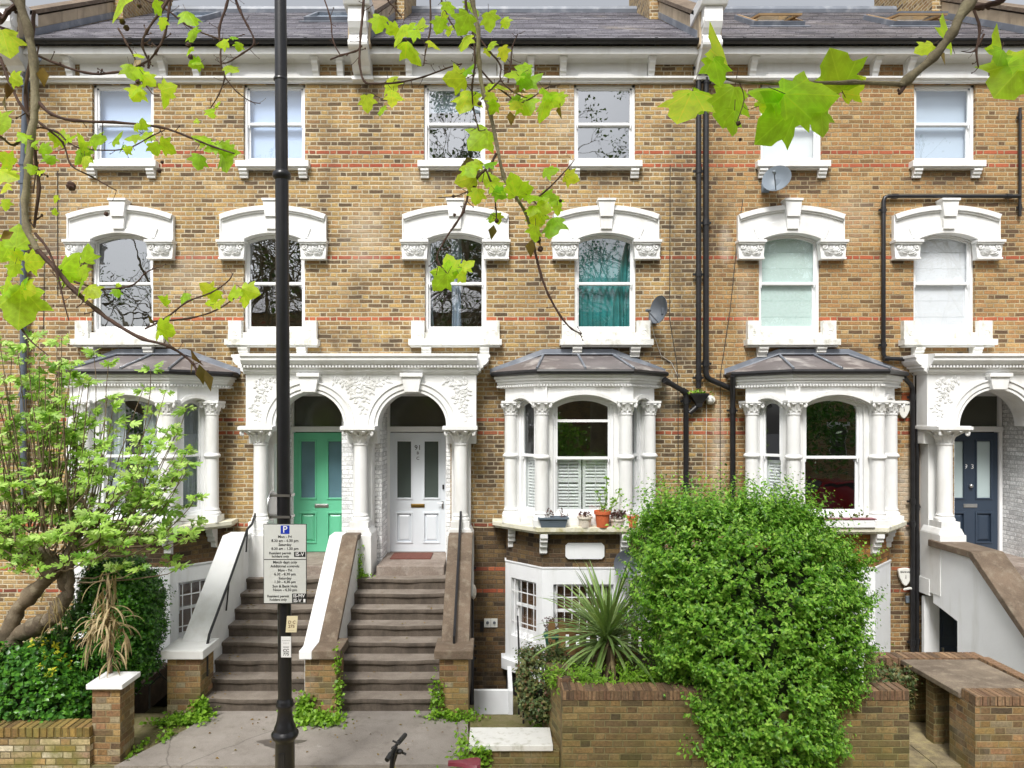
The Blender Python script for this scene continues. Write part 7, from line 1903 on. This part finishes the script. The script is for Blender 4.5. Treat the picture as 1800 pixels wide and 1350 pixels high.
leafy(2.2, -19.4, .6, 4.2, 1.9, 4500, 'l_hedge', 'bright green small tree across the road, mirrored in the middle bay')
leafy(5.6, -19.6, .8, 5.0, 1.5, 3000, 'l_hedge', 'second bright green small tree right of the first, mirrored in the middle bay')
leafy(-13.5, -19.6, 1.2, 6.5, 2.8, 5000, 'l_dark', 'dark leafy small tree across the road to the left')
g = MB(); g.box(F0, -40, 40, -.16, -.03, 18.6, 26); o = g.build('far_pavement', 'paving'); o['kind'] = 'structure'
def far_house(x0, x1, label, mat):
    h = thing('far_house', Vector(((x0+x1)/2, -27, 0)), label, 'house', 'houses across the street')
    F = Fr((0, -27, 0), (1, 0, 0), (0, 1, 0)); m = MB(); holes = [(x0+.9, x0+1.9, z, z+1.7) for z in (1.6, 4.6, 7.4)] + [(x1-1.9, x1-.9, z, z+1.7) for z in (4.6, 7.4)] + [(x1-1.9, x1-.9, .1, 2.2)]
    wall_grid(m, F, x0, x1, -.1, 9.6, holes, .2); m.quad(F(x0, -.1, 0), F(x0, -.1, -6), F(x0, 9.6, -6), F(x0, 9.6, 0)); m.quad(F(x1, -.1, 0), F(x1, -.1, -6), F(x1, 9.6, -6), F(x1, 9.6, 0)); m.build('wall', mat, h, recalc=False)
    m = MB(); m.quad(F(x0, 9.6, .3), F(x1, 9.6, .3), F(x1, 12.2, -3.4), F(x0, 12.2, -3.4)); m.quad(F(x0, 9.6, -7), F(x1, 9.6, -7), F(x1, 12.2, -3.4), F(x0, 12.2, -3.4)); m.build('roof', 'slate', h)
    for a0, a1, z0, z1 in holes:
        m = MB()
        for q in ((a0, a0+.06, z0, z1), (a1-.06, a1, z0, z1), (a0, a1, z0, z0+.06), (a0, a1, z1-.06, z1), (a0, a1, (z0+z1)/2-.02, (z0+z1)/2+.02)): m.box(F, *q, -.12, -.06)
        m.box(F, a0-.1, a1+.1, z1+.002, z1+.25, 0, .05); w = m.build('window', 'frame', h)
        m = MB(); m.box(F, a0+.06, a1-.06, z0+.06, z1-.06, -.11, -.10); m.build('pane', 'glass_fan', w)
far_house(-16, -8, 'brick house across the road at the left', 'brick'); far_house(-8, 0, 'brick house across the road in the middle', 'brick_orange'); far_house(0, 8, 'brick house across the road right of the middle', 'brick'); far_house(8, 17, 'brick house across the road at the right', 'brick_orange'); far_house(17, 27, 'brick house across the road at the far right', 'brick')
def car(x, y, label, mat):
    c = thing('parked_car', Vector((x, y, -.16)), label, 'car', 'cars parked across the street'); z = -.16
    side = [(-2.1, .30), (-2.12, .62), (-1.95, .86), (-1.1, .95), (-.55, 1.38), (.75, 1.42), (1.45, 1.02), (2.0, .92), (2.1, .60), (2.08, .30)]
    F = Fr((x, y, z)); m = MB(); n = len(side); vs = []
    for t, k in ((-.86, .9), (-.80, 1.0), (.80, 1.0), (.86, .9)):
        for a, h in side: vs.append(F(a*(1 if abs(t) < .82 else .985), .30+(h-.30)*(1 if abs(t) < .82 else .93), t if h < 1.0 else t*.82))
    m.add(vs, [(r*n+i, r*n+i+1, (r+1)*n+i+1, (r+1)*n+i) for r in range(3) for i in range(n-1)] + [tuple(range(n)), tuple(range(3*n, 4*n))[::-1]]); m.build('body', mat, c, smooth=True, bevel=.03)
    m = MB()
    for sg in (-1, 1): m.prism(Fr((x, y, z), (1, 0, 0), (0, -sg, 0)), [(-.95, .98), (-.5, 1.32), (.68, 1.35), (1.25, 1.0)], .70, .745)
    m.quad(F(-1.12, .965, -.66), F(-1.12, .965, .66), F(-.58, 1.37, .62), F(-.58, 1.37, -.62)); m.build('windows', 'ink', c)
    for wx in (-1.3, 1.3):
        for sg in (-1, 1):
            m = MB(); m.tube([(x+wx, y+sg*.70, z+.32), (x+wx, y+sg*.88, z+.32)], .32, 20); w = m.build('wheel', 'rubber', c); m = MB(); m.tube([(x+wx, y+sg*.88, z+.32), (x+wx, y+sg*.885, z+.32)], .19, 14); m.build('rim', 'steel', w)
    for sg in (-1, 1): m = MB(); m.ell((x-2.05, y+sg*.6, z+.68), .05, .14, .08); m.build('headlight', 'frame', c)
car(13.3, -17.3, 'red car parked across the road, mirrored in the right bay', 'car_red'); car(7.2, -17.3, 'grey car parked across the road left of the red car', 'car_grey')
